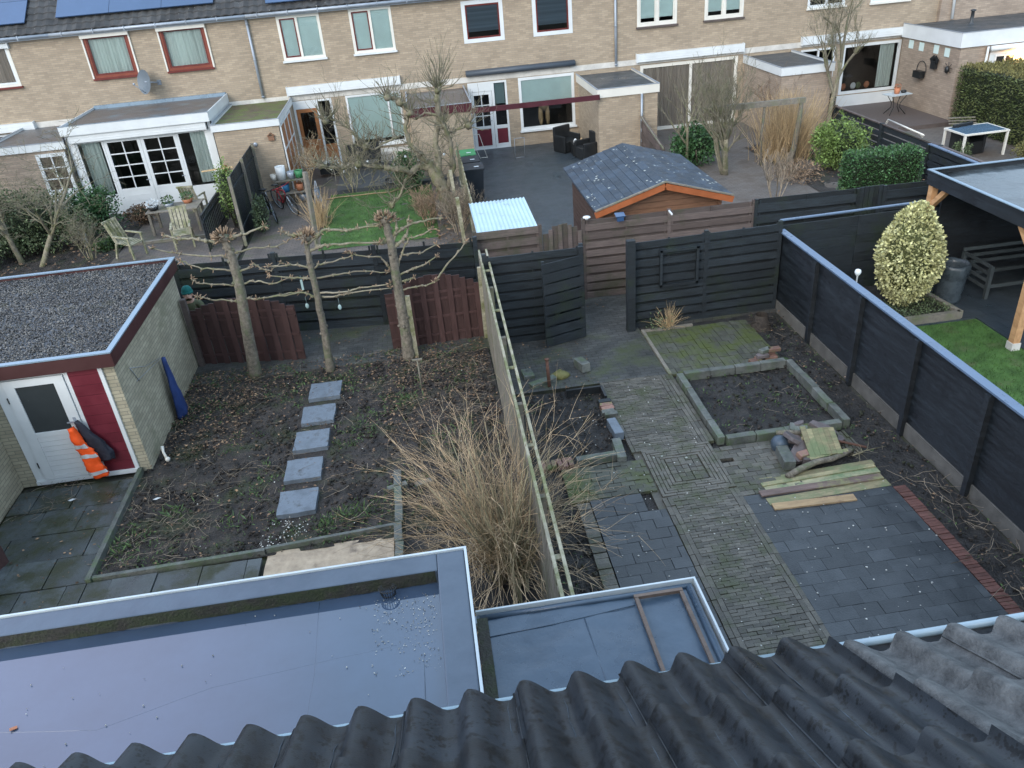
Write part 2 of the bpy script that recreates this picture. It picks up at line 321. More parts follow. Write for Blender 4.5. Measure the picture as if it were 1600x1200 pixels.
K['trimalu'] = mat('pale_blue_alu_trim', (.23, .31, .385), .3, .08, 3, metal=.2, bump=.02)
K['gravel'] = mat('roof_gravel', (.10, .098, .098), .8, .3, 9, bump=.6, tv=.75)
K['black'] = mat('black_plastic', (.018, .02, .022), .4, .2, 5, bump=.05)
K['interior'] = mat('dim_interior', (.05, .045, .04), .8, .5, .8, bump=0)
K['orangevest'] = mat('fluorescent_orange', (.95, .10, .012), .6, .12, 9, bump=.3, bs=30)
K['navy'] = mat('navy_fabric', (.018, .042, .15), .65, .25, 6, bump=.4, bs=25)
K['darkcloth'] = mat('dark_jacket', (.022, .024, .036), .7, .3, 8, bump=.4, bs=25)
K['silver'] = mat('reflective_strip', (.62, .62, .62), .3, .1, 8, metal=.3, bump=.1)
K['skin'] = mat('skin', (.50, .30, .22), .55, .1, 20, bump=.02)
K['olive'] = mat('olive_jacket', (.10, .11, .06), .8, .2, 8, bump=.4)
K['teal'] = mat('teal_knit', (.01, .13, .12), .9, .15, 60, bump=.4, bs=90)
K['planky'] = mat('mossy_yellow_plank', (.26, .225, .13), .75, .4, 4, grain=(1.2, 8, 3), bump=.35, tv=.35, moss=(.155, .19, .095), mossn=3.2, mosst=.50)
K['planko'] = mat('fresh_brown_plank', (.36, .25, .14), .75, .3, 3, grain=(1.2, 8, 3), bump=.35, tv=.15, moss=(.16, .10, .07), mossn=3.5, mosst=.6)
K['rubble'] = mat('purple_grey_stone', (.13, .11, .11), .6, .3, 6, bump=.5, tv=.3)
K['terracotta'] = mat('terracotta', (.42, .17, .09), .7, .2, 5, bump=.1)
K['corr'] = mat('pale_blue_corrugated', (.45, .60, .68), .35, .08, 2, bump=.03, metal=.1)
K['lamp'] = bpy.data.materials.new('warm_lamp'); K['lamp'].use_nodes = True
_b = K['lamp'].node_tree.nodes['Principled BSDF']; _b.inputs['Emission Color'].default_value = (1, .42, .10, 1); _b.inputs['Emission Strength'].default_value = 14
K['binblack'] = mat('dark_blue_plastic', (.022, .028, .036), .45, .2, 3, bump=.05)
K['bag'] = mat('grey_plastic_bag', (.045, .058, .068), .3, .25, 6, bump=.5, bs=12)
K['greencloth'] = mat('green_lid', (.05, .22, .09), .5, .2, 5)
K['blue'] = mat('blue_plastic', (.03, .16, .32), .5, .1, 5)
K['red'] = mat('red_paint', (.35, .02, .03), .4, .1, 5)
K['cobble'] = mat('old_red_brick', (.22, .125, .10), .7, .3, 12, bump=.5, tv=.4, moss=(.12, .14, .05), mossn=6, mosst=.55)

K['railmaroon'] = mat('dark_maroon_rail', (.07, .014, .022), .5, .15, 4, bump=.05)
K['rust'] = mat('rusty_iron', (.13, .065, .045), .8, .3, 12, bump=.3)
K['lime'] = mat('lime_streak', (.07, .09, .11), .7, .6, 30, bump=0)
K['plankp'] = mat('pale_green_plank', (.34, .32, .20), .75, .35, 4, grain=(1.2, 8, 3), bump=.35, tv=.2, moss=(.13, .20, .10), mossn=2.6, mosst=.50)
K['plankd'] = mat('stained_plank', (.17, .12, .105), .7, .4, 3, grain=(1.0, 6, 3), bump=.35, tv=.2, moss=(.26, .27, .11), mossn=2.2, mosst=.52)
# ================================================================ GROUND
def terrain(name, x0, x1, y0, y1, step, z, amp, sc, m, kind='structure', mask=None):
    nx = int((x1-x0)/step)+1; ny = int((y1-y0)/step)+1; b = MB(); vs = []
    for j in range(ny):
        for i in range(nx):
            x = x0+(x1-x0)*i/(nx-1); y = y0+(y1-y0)*j/(ny-1)
            a = noise.fractal(Vector((x*sc, y*sc, 3.1)), .9, 2.2, 5)
            c = noise.noise(Vector((x*sc*7, y*sc*7, 9)))
            k = amp*(1 if mask is None else mask(x, y))
            vs.append((x, y, z+k*a+k*.3*c))
    fs = [(j*nx+i, j*nx+i+1, (j+1)*nx+i+1, (j+1)*nx+i) for j in range(ny-1) for i in range(nx-1)]
    b.add(vs, fs, .5, True); return b.struct(name, m, kind)
g = MB(); g.quad((-300,-100,-.06), (300,-100,-.06), (300,400,-.06), (-300,400,-.06), tint=.5); g.struct('ground', K['joint'])
def edge(x, y, x0, x1, y0, y1, wd=.12):
    d = min(x-x0, x1-x, y-y0, y1-y); return max(0.15, min(1, d/wd))
terrain('garden_soil', -5.16, .80, 8.66, 14.45, .045, .0, .055, 1.5, K['soil'], mask=lambda x, y: edge(x, y, -5.16, .8, 8.66, 14.45)*(.25 if (-2.85 < x < -2.0 and 9.3 < y < 13.6) else 1))
terrain('garden_soil', -1.0, .80, 5.4, 8.66, .05, -.02, .04, 1.5, K['soil2'])
terrain('garden_soil', .92, 6.7, 3.0, 14.0, .05, -.03, .035, 1.4, K['soil2'], mask=lambda x, y: 1.3 if x > 6.05 or y < 9.7 and x < 1.5 or (4 < x < 6.1 and 9.6 < y < 12) else .5)
def soilz(x, y): return .02

def pavers(b, x0, x1, y0, y1, lx, ly, z, gap=.006, off=.5, th=.05, jit=.003, miss=0, tilt=.012, chip=None):
    j = 0; y = y0
    while y < y1-.4*ly:
        yy = min(y+ly, y1); x = x0-(off*lx if j % 2 else 0)
        while x < x1-.01:
            xa = max(x, x0); xb = min(x+lx, x1)
            if xb-xa > .02 and rng.random() > miss:
                b.obox(((xa+xb)/2+rng.gauss(0, jit*.5), (y+yy)/2+rng.gauss(0, jit*.5), z-th/2+rng.gauss(0, jit)), (xb-xa-gap, yy-y-gap, th), rng.gauss(0, tilt*.6), (rng.gauss(0, tilt), rng.gauss(0, tilt)))
            x += lx
        y += ly; j += 1
# --- right garden paving
b = MB()
mx0, mx1, my0, my1 = 2.74, 3.82, 8.62, 9.78
pavers(b, 2.86, 3.70, 3.6, my0, .19, .052, .045, gap=.006, jit=.0025)
pavers(b, 2.72, 2.86, 3.6, my0, .07, .2, .046, off=0); pavers(b, 3.70, 3.83, 3.6, my0, .065, .2, .046, off=0)
pavers(b, 2.66, 3.66, my1, 12.0, .19, .052, .045, gap=.006, jit=.0025)
pavers(b, 3.66, 3.92, my1, 12.0, .065, .2, .046, gap=.008, off=0); pavers(b, 2.60, 2.66, my1, 12.0, .06, .2, .045, off=0)
pavers(b, 3.82, 4.75, 8.40, 9.60, .2, .1, .042, gap=.007, miss=.02); pavers(b, 5.05, 5.95, 9.0, 9.62, .052, .2, .03, gap=.012, jit=.006, miss=.12)
# square motif: concentric rings of long bricks
cx, cy = (mx0+mx1)/2, (my0+my1)/2
for k in range(5):
    hx, hy = (mx1-mx0)/2-.056*k, (my1-my0)/2-.056*k
    for sx, sy in ((0, 1), (0, -1)):
        L = 2*hx; n = max(1, round(L/.2))
        for i in range(n): b.obox((cx-hx+L*(i+.5)/n, cy+sy*(hy-.026), .024+rng.gauss(0, .003)), (L/n-.008, .046, .05), rng.gauss(0, .01), tint=.75+rng.random()*.25)
    for sx in (1, -1):
        L = 2*hy-.112; n = max(1, round(L/.2))
        for i in range(n): b.obox((cx+sx*(hx-.026), cy-hy+.056+L*(i+.5)/n, .024+rng.gauss(0, .003)), (.046, L/n-.008, .05), rng.gauss(0, .01), tint=.75+rng.random()*.25)
pavers(b, cx-.255, cx+.255, cy-.29, cy+.29, .1, .097, .046, gap=.008, off=0)
b.box(2.62, 3.84, 3.6, 12.0, -.02, .012, .4); b.struct('garden_path', K['pathbrick'])
b = MB(); pavers(b, 1.45, 2.72, 8.80, 9.62, .2, .1, .035, jit=.005); pavers(b, 3.93, 5.98, 11.95, 13.7, .1, .2, .035, off=0, jit=.004)
b.struct('mossy_brick_patio', K['mossbrick'])
b = MB(); b.box(3.86, 3.92, 11.95, 13.8, -.03, .06); b.box(3.92, 4.9, 13.72, 13.78, -.03, .065); b.struct('patio_edging', K['greywood'])
b = MB(); pavers(b, 1.72, 2.71, 3.0, 8.38, .3, .2, .04, gap=.005, off=.5, tilt=.005); pavers(b, 1.72, 2.46, 8.38, 8.79, .3, .2, .04, gap=.005, off=.4, tilt=.005)
b.struct('dark_tile_patio', K['tiledark'])
b = MB(); pavers(b, 3.83, 5.88, 3.0, 8.39, .3, .2, .04, gap=.0035, off=.5, tilt=.004, jit=.0015); b.struct('dark_tile_patio', K['tiledark'])
b = MB(); pavers(b, 1.52, 1.71, 3.2, 8.75, .19, .1, .035, gap=.009, off=0, jit=.006); b.struct('brick_edging', K['pathbrick'])
b = MB(); pavers(b, 5.89, 6.07, 3.2, 8.15, .18, .052, .035, gap=.007, off=0, jit=.004); b.struct('brick_edging', K['redbrickp'])
b = MB(); b.box(.95, 3.85, 12.0, 13.98, -.05, .03, .5); b.box(-7.5, 11.2, 13.981, 16.6, -.05, .028, .5); b.struct('alley_paving', K['alley'])
# --- left garden paving
b = MB(); pavers(b, -6.98, -5.19, 5.0, 11.20, .60, .60, .045, gap=.012, off=.45, tilt=.008, jit=.006)
pavers(b, -5.19, -2.86, 5.0, 8.62, .60, .60, .046, gap=.012, off=.45, tilt=.008, jit=.006); b.struct('flagstone_path', K['slab'])
b = MB(); b.box(-5.21, -5.14, 8.6, 11.2, -.05, .10); b.bar((-5.14, 8.66, .03), (-2.85, 8.72, .03), .06, .1); b.bar((-2.84, 8.74, .03), (-1.06, 8.86, .03), .05, .1); b.struct('garden_edging', K['block'])
terrain('sand_patch', -2.82, -1.08, 5.5, 8.72, .06, .0, .02, 3, K['sand'])
b = MB()
for i in range(6): b.obox((-1.0+rng.gauss(0, .008), 8.0+.42*i/1.0-.2, .05), (.11, .40, .14), rng.gauss(0, .02))
for i in range(2): b.obox((-.72+i*.42-.3, 9.75, .03), (.3, .1, .1), .3)
b.thing('kerb_blocks', K['block'], 'row of mossy concrete kerb blocks beside the sand patch near the bare bush', 'kerb')
for i, (x, y) in enumerate([(-2.33, 13.03), (-2.39, 12.2), (-2.44, 11.38), (-2.49, 10.55), (-2.50, 9.72)]):
    b = MB(); n = 9; s_ = .285
    pts = []
    for k in range(4):
        ax, ay = [(-1, -1), (1, -1), (1, 1), (-1, 1)][k]; bx, by = [(1, -1), (1, 1), (-1, 1), (-1, -1)][k]
        for q in range(4):
            t = q/4; pts.append((x+s_*(ax+(bx-ax)*t)+rng.gauss(0, .005), y+s_*(ay+(by-ay)*t)*.98+rng.gauss(0, .005)))
    b.prism(pts, -.02, .075, .5)
    b.thing('stepping_stone', K['stone'], ['square blue-grey stepping stone farthest from the flat roof, nearest the pollarded trees', 'second stepping stone counting from the pollarded trees, partly smeared with soil', 'middle one of the five blue-grey stepping stones', 'fourth stepping stone counting from the pollarded trees, with soil on its right corner', 'square blue-grey stepping stone nearest the sand patch'][i], 'stepping stone', 'stepping stones across the dug garden')
# low straggly ground cover and litter (stuff)
def scatter(n, reg, fn):
    for _ in range(n):
        x0, x1, y0, y1 = rng.choice(reg) if isinstance(reg, list) else reg
        fn(rng.uniform(x0, x1), rng.uniform(y0, y1))
def gn(x, y, s=1.1, o=0): return noise.noise(Vector((x*s, y*s, 20+o)))
b = MB(); LG = [(-5.1, .75, 8.7, 14.4)]
def f(x, y):
    if gn(x, y, .8)+.6*gn(x, y, 3, 7) > .15 or (y > 13.2 and rng.random() < .15) or (y < 9.6 and x < -2.6 and rng.random() < .12):
        if -2.7 < x < -2.1 and 9.4 < y < 13.4: return
        for _ in range(3): b.leaf((x+rng.gauss(0, .03), y+rng.gauss(0, .03), .03), rng.uniform(.02, .075), .26, Vector((rng.gauss(0, .8), rng.gauss(0, .8), .5)))
scatter(6500, LG, f)
def f(x, y):
    if rng.random() < .5+gn(x, y, .9, 5):
        for _ in range(3): b.leaf((x+rng.gauss(0, .02), y+rng.gauss(0, .02), .01), rng.uniform(.02, .06), .4, Vector((rng.gauss(0, .6), rng.gauss(0, .6), .6)))
scatter(260, [(4.1, 6.0, 9.8, 11.7)], f); scatter(160, [(6.1, 6.7, 6, 13.9)], f); scatter(150, [(.95, 1.5, 6, 13)], f); scatter(90, [(5.5, 6.2, 9.0, 9.7)], f)
for c, n in (((-1.7, 9.25), 90), ((-2.0, 9.1), 60), ((-3.4, 9.4), 40), ((-4.4, 9.9), 50), ((-4.9, 9.2), 40), ((-.8, 12.3), 60), ((-.2, 11.0), 40)):
    for _ in range(n):
        b.leaf((c[0]+rng.gauss(0, .13), c[1]+rng.gauss(0, .1), .04), rng.uniform(.06, .17), .13, Vector((rng.gauss(0, .8), rng.gauss(0, .8), .8)), tint=.5+rng.random()*.5)
b.struct('weeds', K['weed'], 'stuff')
b = MB()
def f(x, y): b.leaf((x, y, .05+rng.random()*.03), rng.choice((rng.uniform(.012, .03), rng.uniform(.02, .065))), .6, flat=.8)
scatter(5200, [(-5.1, .75, 12.9, 14.4), (-5.0, -3.6, 11.5, 14.4), (-1.2, .75, 11, 14.3)], f); scatter(1700, LG, f); scatter(500, [(-7.5, 3.5, 14.9, 15.6)], f); scatter(300, [(.95, 2.6, 9.8, 13.9)], f); scatter(250, [(6.1, 6.7, 4, 13.9)], f)
scatter(130, [(-6.9, -5.3, 8, 11.1)], f)
b.struct('leaf_litter', K['litter'], 'stuff')
b = MB()
def tw(x, y, L=.3, r=.003, z=.05):
    r *= .75
    a = rng.uniform(0, 6.28); p = Vector((x, y, z+rng.random()*.03)); pts = [p]
    for k in range(4):
        a += rng.gauss(0, .22); p = p+Vector((math.cos(a), math.sin(a), rng.gauss(0, .15)))*L/4; p.z = max(.03, p.z); pts.append(p.copy())
    b.tube(pts, r, 3, cap=False)
scatter(420, LG, lambda x, y: tw(x, y, rng.uniform(.08, .45), rng.uniform(.002, .0045)))
scatter(150, [(-5.1, -3.6, 8.8, 10.6)], lambda x, y: tw(x, y, rng.uniform(.1, .4), rng.uniform(.002, .004)))
scatter(220, [(-.9, .7, 9.0, 13.8)], lambda x, y: tw(x, y, rng.uniform(.2, .8), rng.uniform(.002, .004), .06))
scatter(130, [(6.12, 6.68, 4.5, 8.3)], lambda x, y: tw(x, y, rng.uniform(.1, .5), rng.uniform(.003, .006)))
scatter(90, [(6.05, 6.7, 8.3, 13.7), (4.05, 5.9, 9.8, 11.7)], lambda x, y: tw(x, y, rng.uniform(.05, .2), .003))
scatter(90, [(.95, 1.5, 5.5, 9)], lambda x, y: tw(x, y, rng.uniform(.1, .4), .003))
scatter(50, [(-6.9, -6.0, 10.4, 11.1)], lambda x, y: tw(x, y, rng.uniform(.1, .5), .003))
b.struct('dead_twigs', K['twig'], 'stuff')
b = MB()
def clod(x, y):
    r = rng.uniform(.010, .036); b.ball((x, y, r*.5), (r, r*rng.uniform(.7, 1.2), r*.7), 5, lump=.5)
scatter(5200, LG, lambda x, y: None if (-2.75 < x < -2.1 and 9.3 < y < 13.4) else clod(x, y)); scatter(420, [(6.1, 6.68, 4, 13.9), (4.05, 5.95, 9.8, 11.75)], clod); scatter(700, [(.95, 2.5, 9.8, 11.9), (.95, 1.5, 5.5, 9)], clod)
b.struct('soil_clods', K['soil'], 'stuff')
b = MB()
def peb(x, y):
    r = rng.uniform(.003, .014); b.ball((x, y, .045), (r, r, r*.5), 5)
scatter(85, [(3.85, 5.9, 5.5, 8.3)], peb); scatter(90, [(2.8, 3.8, 5.8, 12)], peb); scatter(60, [(1.6, 2.7, 7, 11)], peb); scatter(120, [(-2.95, -2.3, 8.75, 9.35)], peb); scatter(80, LG, peb)
b.struct('pebbles', mat('pale_pebbles', (.5, .5, .47), .7, .2, 9, bump=0), 'stuff')

# ================================================================ OWN HOUSE: tiled roof, gutter, flat roofs
A_ = math.radians(33); DN = Vector((0, math.cos(A_), -math.sin(A_))); NR = Vector((0, math.sin(A_), math.cos(A_)))
PER = .146; TW = .292; EXP = .335
def prof(u):
    u = u % 1.0
    if u < .60: return (.5+.5*math.cos(math.pi*u/.60))**.8
    if u < .76: return 0
    return (.5-.5*math.cos(math.pi*(u-.76)/.24))**.8
def tile_roof(b, xa, ntile, rows, yE, zE, amp, rough=0):
    for j in range(rows):
        for k in range(ntile):
            X0 = xa+k*TW-.026; lift = rng.gauss(0, .0015); nx = 30; ny = 4; vs = []
            tl = rng.gauss(0, .002); sh = rng.gauss(0, .004)
            for m in range(ny+1):
                s = -j*EXP-(EXP+.03)*m/ny
                lf = .030*(1-m/ny)+lift
                for i in range(nx+1):
                    x = X0+(TW+.010)*i/nx; u = (x-xa)/PER
                    hh = amp*prof(u)+(.012 if i < 4 and False else 0)+lf+tl*(i/nx-.5)
                    if i == 0: hh -= .0
                    if rough: hh += rough*noise.noise(Vector((x*40, s*40, 2)))
                    p = Vector((x, yE, zE))+DN*(s+sh)+NR*hh; vs.append(p)
            n1 = nx+1; fs = [(m*n1+i, m*n1+i+1, (m+1)*n1+i+1, (m+1)*n1+i) for m in range(ny) for i in range(nx)]
            t = rng.random(); b.add([tuple(v) for v in vs], [tuple(reversed(q)) for q in fs], t, True)
            # butt end and left edge thickness
            lip = [vs[i] for i in range(n1)]; low = [p-NR*.016 for p in lip]
            b.add(lip+low, [(i, i+1, n1+i+1, n1+i) for i in range(nx)], t)
            L = [vs[m*n1] for m in range(ny+1)]; L2 = [p-NR*.02-Vector((0, 0, 0)) for p in L]
            b.add(L+L2, [(m+1, m, ny+1+m, ny+2+m) for m in range(ny)], t)
            # raised edge bead where one tile laps the next
            b.tube([L[m]+NR*.002 for m in range(ny+1)], .0035, 4, t)
h1 = T('terraced_house', (-2.5, .5, 0), 'nearest house with wet black roof tiles, seen along the bottom of the photo', 'house')
b = MB(); XB = .955
tile_roof(b, XB-TW*19, 19, 9, 1.405, 5.385, .046); b.build('roof', K['owntile'], h1)
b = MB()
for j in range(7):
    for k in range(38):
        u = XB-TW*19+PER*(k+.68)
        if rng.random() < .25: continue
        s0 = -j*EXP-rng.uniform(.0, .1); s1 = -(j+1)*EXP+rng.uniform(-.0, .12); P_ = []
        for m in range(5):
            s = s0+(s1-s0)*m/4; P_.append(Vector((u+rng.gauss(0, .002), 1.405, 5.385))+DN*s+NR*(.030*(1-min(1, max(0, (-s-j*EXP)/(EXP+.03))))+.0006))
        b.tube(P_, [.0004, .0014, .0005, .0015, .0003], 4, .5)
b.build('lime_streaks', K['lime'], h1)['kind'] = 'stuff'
def deck(x0, x1, par):
    b = MB(); p = Vector((0, 1.40, 5.36)); q = p-DN*3.2
    b.add([(x0, p.y, p.z), (x1, p.y, p.z), (x1, q.y, q.z), (x0, q.y, q.z), (x0, p.y, p.z-.08), (x1, p.y, p.z-.08), (x1, q.y, q.z-.08), (x0, q.y, q.z-.08)], [(0,1,2,3),(7,6,5,4),(0,4,5,1),(1,5,6,2),(2,6,7,3),(3,7,4,0)], .5)
    b.build('roof_deck', K['black'], par)
deck(-4.8, XB-.02, h1)
def gutter(x0, x1, par):
    b = MB(); pr = [(1.30, 5.37), (1.30, 5.27), (1.335, 5.235), (1.40, 5.235), (1.440, 5.26), (1.447, 5.362)]
    o = [(y-(.004 if i < 3 else -.004), z-.004) for i, (y, z) in enumerate(pr)]
    for A, Bq in (pr, 0), (o, 1):
        vs = [(x0, y, z) for y, z in A]+[(x1, y, z) for y, z in A]; n = len(A)
        b.add(vs, [(i, i+1, n+i+1, n+i) for i in range(n-1)], .5, True)
    b.build('gutter', K['zinc'], par)
    b = MB(); b.tube([(x0, 1.449, 5.366), (x1, 1.449, 5.366)], .012, 8, .5); b.build('gutter_lip', K['gutterpale'], par)
gutter(-4.8, XB, h1)
b = MB(); b.box(-4.8, XB-.02, -3, 1.25, 0, 5.25); b.build('wall', K['brick'], h1)
h2 = T('terraced_house', (3.5, .5, 0), 'neighbouring house with rough pale grey lichened roof tiles at bottom right', 'house')
b = MB(); tile_roof(b, XB+.012, 11, 9, 1.355, 5.395, .044, .003); b.build('roof', K['greytile'], h2)
deck(XB+.02, 4.3, h2); gutter(XB+.001, 4.3, h2)
b = MB(); b.box(XB+.02, 4.3, -3, 1.25, 0, 5.25); b.build('wall', K['brick'], h2)
b = MB(); q = G(1505, 984, 5.36); b.obox((q.x, q.y, 5.358), (.045, .03, .006), .1); b.thing('slate_chip', K['rubble'], 'small reddish chip lying on the gutter edge above the dark tile patio', 'chip')
# large flat roof
f1 = T('flat_roof_extension', (-3.2, 3, 0), 'large flat roof extension with standing water and a wide membrane parapet, bottom left', 'extension')
b = MB(); b.box(-6.5, -.10, 1.26, 4.78, 0, 2.80); b.build('wall', K['brick'], f1)
b = MB()
def sheet(b, x0, x1, y0, y1, z, step, amp, sc, seed, slope=None):
    nx = max(1, int((x1-x0)/step)); ny = max(1, int((y1-y0)/step)); vs = []
    for j in range(ny+1):
        for i in range(nx+1):
            x = x0+(x1-x0)*i/nx; y = y0+(y1-y0)*j/ny; vs.append((x, y, z+(0 if slope is None else slope(x, y))+amp*noise.fractal(Vector((x*sc, y*sc*1.6, seed)), 1, 2, 3)))
    b.add(vs, [(j*(nx+1)+i, j*(nx+1)+i+1, (j+1)*(nx+1)+i+1, (j+1)*(nx+1)+i) for j in range(ny) for i in range(nx)], .5, True)
sheet(b, -6.4, -.29, 1.27, 4.61, 2.866, .03, .0045, 1.3, 4, lambda x, y: .011*max(-.9, 3.35-y)+.008*max(-1, x+1.1))
for pts in ([(-1.18, 4.55), (-1.20, 3.9), (-1.17, 3.25)], [(-.44, 4.5), (-.45, 3.2), (-.44, 2.4)], [(-2.6, 3.02), (-1.9, 3.10), (-1.2, 3.18), (-.46, 3.34)], [(-3.8, 3.9), (-2.7, 3.86), (-1.3, 4.0)]):
    b.tube([(x, y, 2.866+.011*max(-.9, 3.35-y)+.008*max(-1, x+1.1)) for x, y in pts], .0045, 5, .5)
b.build('membrane', K['membrane'], f1)
b = MB()
for pts in ([(-3.2, 2.86), (-2.6, 2.93), (-2.0, 3.02), (-1.2, 3.16), (-.5, 3.32)], [(-3.4, 3.85), (-2.6, 3.72), (-1.9, 3.92), (-1.3, 3.98), (-.5, 4.05)], [(-1.22, 4.58), (-1.2, 3.9), (-1.24, 3.2)]):
    q_ = [];
    for i in range(len(pts)-1):
        for k in range(6): u = k/6; q_.append((pts[i][0]+(pts[i+1][0]-pts[i][0])*u, pts[i][1]+(pts[i+1][1]-pts[i][1])*u+.012*noise.noise(Vector((pts[i][0]+u*3, 1, 2))), 2.8695))
    b.tube(q_, .0026, 4, .2)
b.build('crease', K['water'], f1)
b = MB()   # parapet upstands (hollow box ring)
b.box(-6.5, -.30, 4.60, 4.795, 2.80, 2.995, .5); b.box(-.30, -.085, 1.30, 4.795, 2.80, 2.995, .55)
o = b.build('parapet', K['membrane'], f1)
bv = o.modifiers.new('bevel', 'BEVEL'); bv.width = .012; bv.segments = 2
b = MB()
vs = []
for i in range(161):
    x = -6.4+i*6.08/160; zz = 2.878+.022*noise.noise(Vector((x*2.2, 1, 5)))+.012*noise.noise(Vector((x*11, 1, 5))); vs += [(x, 4.594+.003*noise.noise(Vector((x*5, 3, 1))), zz), (x, 4.598, 2.992)]
b.add(vs, [(2*i, 2*i+2, 2*i+3, 2*i+1) for i in range(160)], .5, True)
b.build('loose_flap', mat('dark_mossy_flap', (.035, .033, .028), .7, .4, 6, bump=.6, moss=(.03, .04, .018), mossn=4, mosst=.5), f1)
b = MB(); b.box(-6.5, -.062, 4.797, 4.815, 2.90, 3.006, .5); b.box(-.082, -.062, 1.30, 4.796, 2.90, 3.006, .5); b.build('trim', K['trimwhite'], f1)
b = MB(); b.quad((-6.39, 1.3, 2.8705), (-.305, 1.3, 2.8705), (-.305, 4.597, 2.8705), (-6.39, 4.597, 2.8705), tint=.5)
b.build('rain_water', K['water'], f1)
q = G(607, 922, 2.9); b = MB(); c = Vector((q.x, 4.545, 2.88))
for k in range(11):
    a = math.pi+math.pi*k/10; b.tube([c+Vector((.052*math.cos(a), .052*math.sin(a), 0)), c+Vector((.068*math.cos(a), .068*math.sin(a), .075)), c+Vector((.04*math.cos(a), .04*math.sin(a), .10))], .0035, 4, .5)
b.tube([c+Vector((.068*math.cos(math.pi+math.pi*k/10), .068*math.sin(math.pi+math.pi*k/10), .075)) for k in range(11)], .004, 5, .5)
b.tube([c+Vector((.055*math.cos(math.pi+math.pi*k/10), .055*math.sin(math.pi+math.pi*k/10), .02)) for k in range(11)], .004, 5, .5)
b.thing('drain_grate', K['black'], 'black wire drain grate at the parapet of the wet flat roof', 'drain grate')
b = MB()
for _ in range(420):
    x = rng.uniform(-.80, -.33); y = rng.uniform(3.75, 4.5)
    if gn(x, y, 5) > -.15: b.leaf((x, y, 2.877), rng.uniform(.004, .018), .5, flat=.95)
for _ in range(70): b.ball((rng.uniform(-3.8, -.35), rng.uniform(2.4, 4.55), 2.88), rng.uniform(.002, .006), 5)
b.struct('roof_debris', mat('roof_debris', (.16, .15, .13), .7, .5, 30, c2=(.5, .5, .46), bump=0, tv=.8), 'stuff')
b = MB(); q = G(22, 1140, 2.87); b.obox((q.x, q.y, 2.882), (.045, .022, .004), .4, (.1, .1)); b.thing('dead_leaf', K['terracotta'], 'single orange dead leaf on the wet flat roof', 'leaf')
# small flat roof
f2 = T('flat_roof_extension', (.8, 3, 0), 'smaller flat roof of blue membrane with thin white trim, bottom centre', 'extension')
b = MB(); b.box(-.055, 1.655, 1.265, 4.41, 0, 2.6); b.build('wall', K['brick'], f2)
b = MB(); sheet(b, -.05, 1.64, 1.27, 4.40, 2.655, .025, .009, 2.2, 8)
for pts in ([(-.04, 4.17), (.5, 4.20), (1.15, 4.26)], [(.75, 4.22), (.78, 3.6), (.74, 2.9)]): b.tube([(x, y, 2.658) for x, y in pts], .004, 5, .5)
b.tube([(-.03, 4.36, 2.662), (1.60, 4.36, 2.664)], .02, 6, .5); b.tube([(1.60, 4.36, 2.662), (1.60, 1.5, 2.664)], .02, 6, .5)
b.build('membrane', K['membrane2'], f2)
b = MB(); b.box(-.055, 1.68, 4.414, 4.43, 2.60, 2.688, .5); b.box(1.664, 1.68, 1.27, 4.413, 2.60, 2.688, .5); b.build('trim', K['trimwhite'], f2)
b = MB(); b.box(-.054, .03, 1.3, 4.35, 2.672, 2.68, .5); b.build('mossy_strip', bpy.data.materials['dark_mossy_flap'], f2)
b = MB()
for p, q in (((1.16, 4.31), (1.54, 4.31)), ((1.175, 4.29), (1.175, 3.2)), ((1.525, 4.29), (1.525, 3.2))): b.bar((*p, 2.69), (*q, 2.69), .028, .03)
b.bar((1.16, 3.19, 2.69), (1.54, 3.19, 2.69), .028, .03)
b.thing('wooden_frame', mat('dark_brown_frame', (.13, .095, .075), .5, .3, 12, bump=.2), 'narrow rectangular brown frame lying on the small flat roof', 'frame')  # plain open wooden frame of bars, lying flat on the roof
b = MB(); q = G(741, 965, 2.75); b.obox((q.x-.0, q.y, 2.71), (.03, .07, .03)); b.obox((.03, 3.1, 2.69), (.07, .03, .012)); b.thing('flashing_clip', K['zinc'], 'small grey metal clip where the two flat roofs meet', 'clip')
# ================================================================ LEFT SHED
sh = T('garden_shed', (-7, 13, 0), 'pale brick garden shed with gravel roof and white door, at left', 'shed')
XS = -5.02
b = MB(); b.box(-10.2, XS, 11.42, 15.0, 0, 1.98, .5); b.box(XS-.40+.215, XS, 11.22, 11.42, 0, 1.98, .5); b.box(-7.35, -6.80, 11.22, 11.42, 0, 1.98, .5)
b.build('wall', K['brick_shed'], sh)
b = MB(); b.box(-7.35, -7.04, 6.4, 11.21, 0, 2.3, .5); b.thing('brick_wall', K['brick_shed'], 'brick side wall at the far left edge, left of the white shed door', 'wall')
b = MB(); x1 = XS+.07
b.box(-10.3, x1, 11.12, 11.15, 1.98, 2.20, .5); b.box(x1-.03, x1, 11.151, 15.15, 1.98, 2.20, .5); b.box(-10.3, x1-.031, 15.12, 15.15, 1.98, 2.20, .5); b.build('fascia', K['maroonfascia'], sh)
b = MB(); b.box(-10.3, x1+.008, 11.11, 11.20, 2.203, 2.225, .5); b.box(x1-.08, x1+.008, 11.201, 15.09, 2.203, 2.225, .5); b.box(-10.3, x1+.008, 15.091, 15.165, 2.203, 2.225, .5); b.build('roof_edge_trim', K['trimalu'], sh)
rf = MB(); rf.box(-10.25, x1-.04, 11.16, 15.11, 1.985, 2.15, .5); ro = rf.build('roof', K['bitumendark'], sh)
b = MB()
for _ in range(19000):
    x = rng.uniform(-8.9, x1-.09); y = rng.uniform(11.21, 15.08); r = rng.uniform(.008, .017)
    b.ball((x, y, 2.152+rng.random()*.02), (r, r*rng.uniform(.6, 1.3), r*.7), 4, lump=.3)
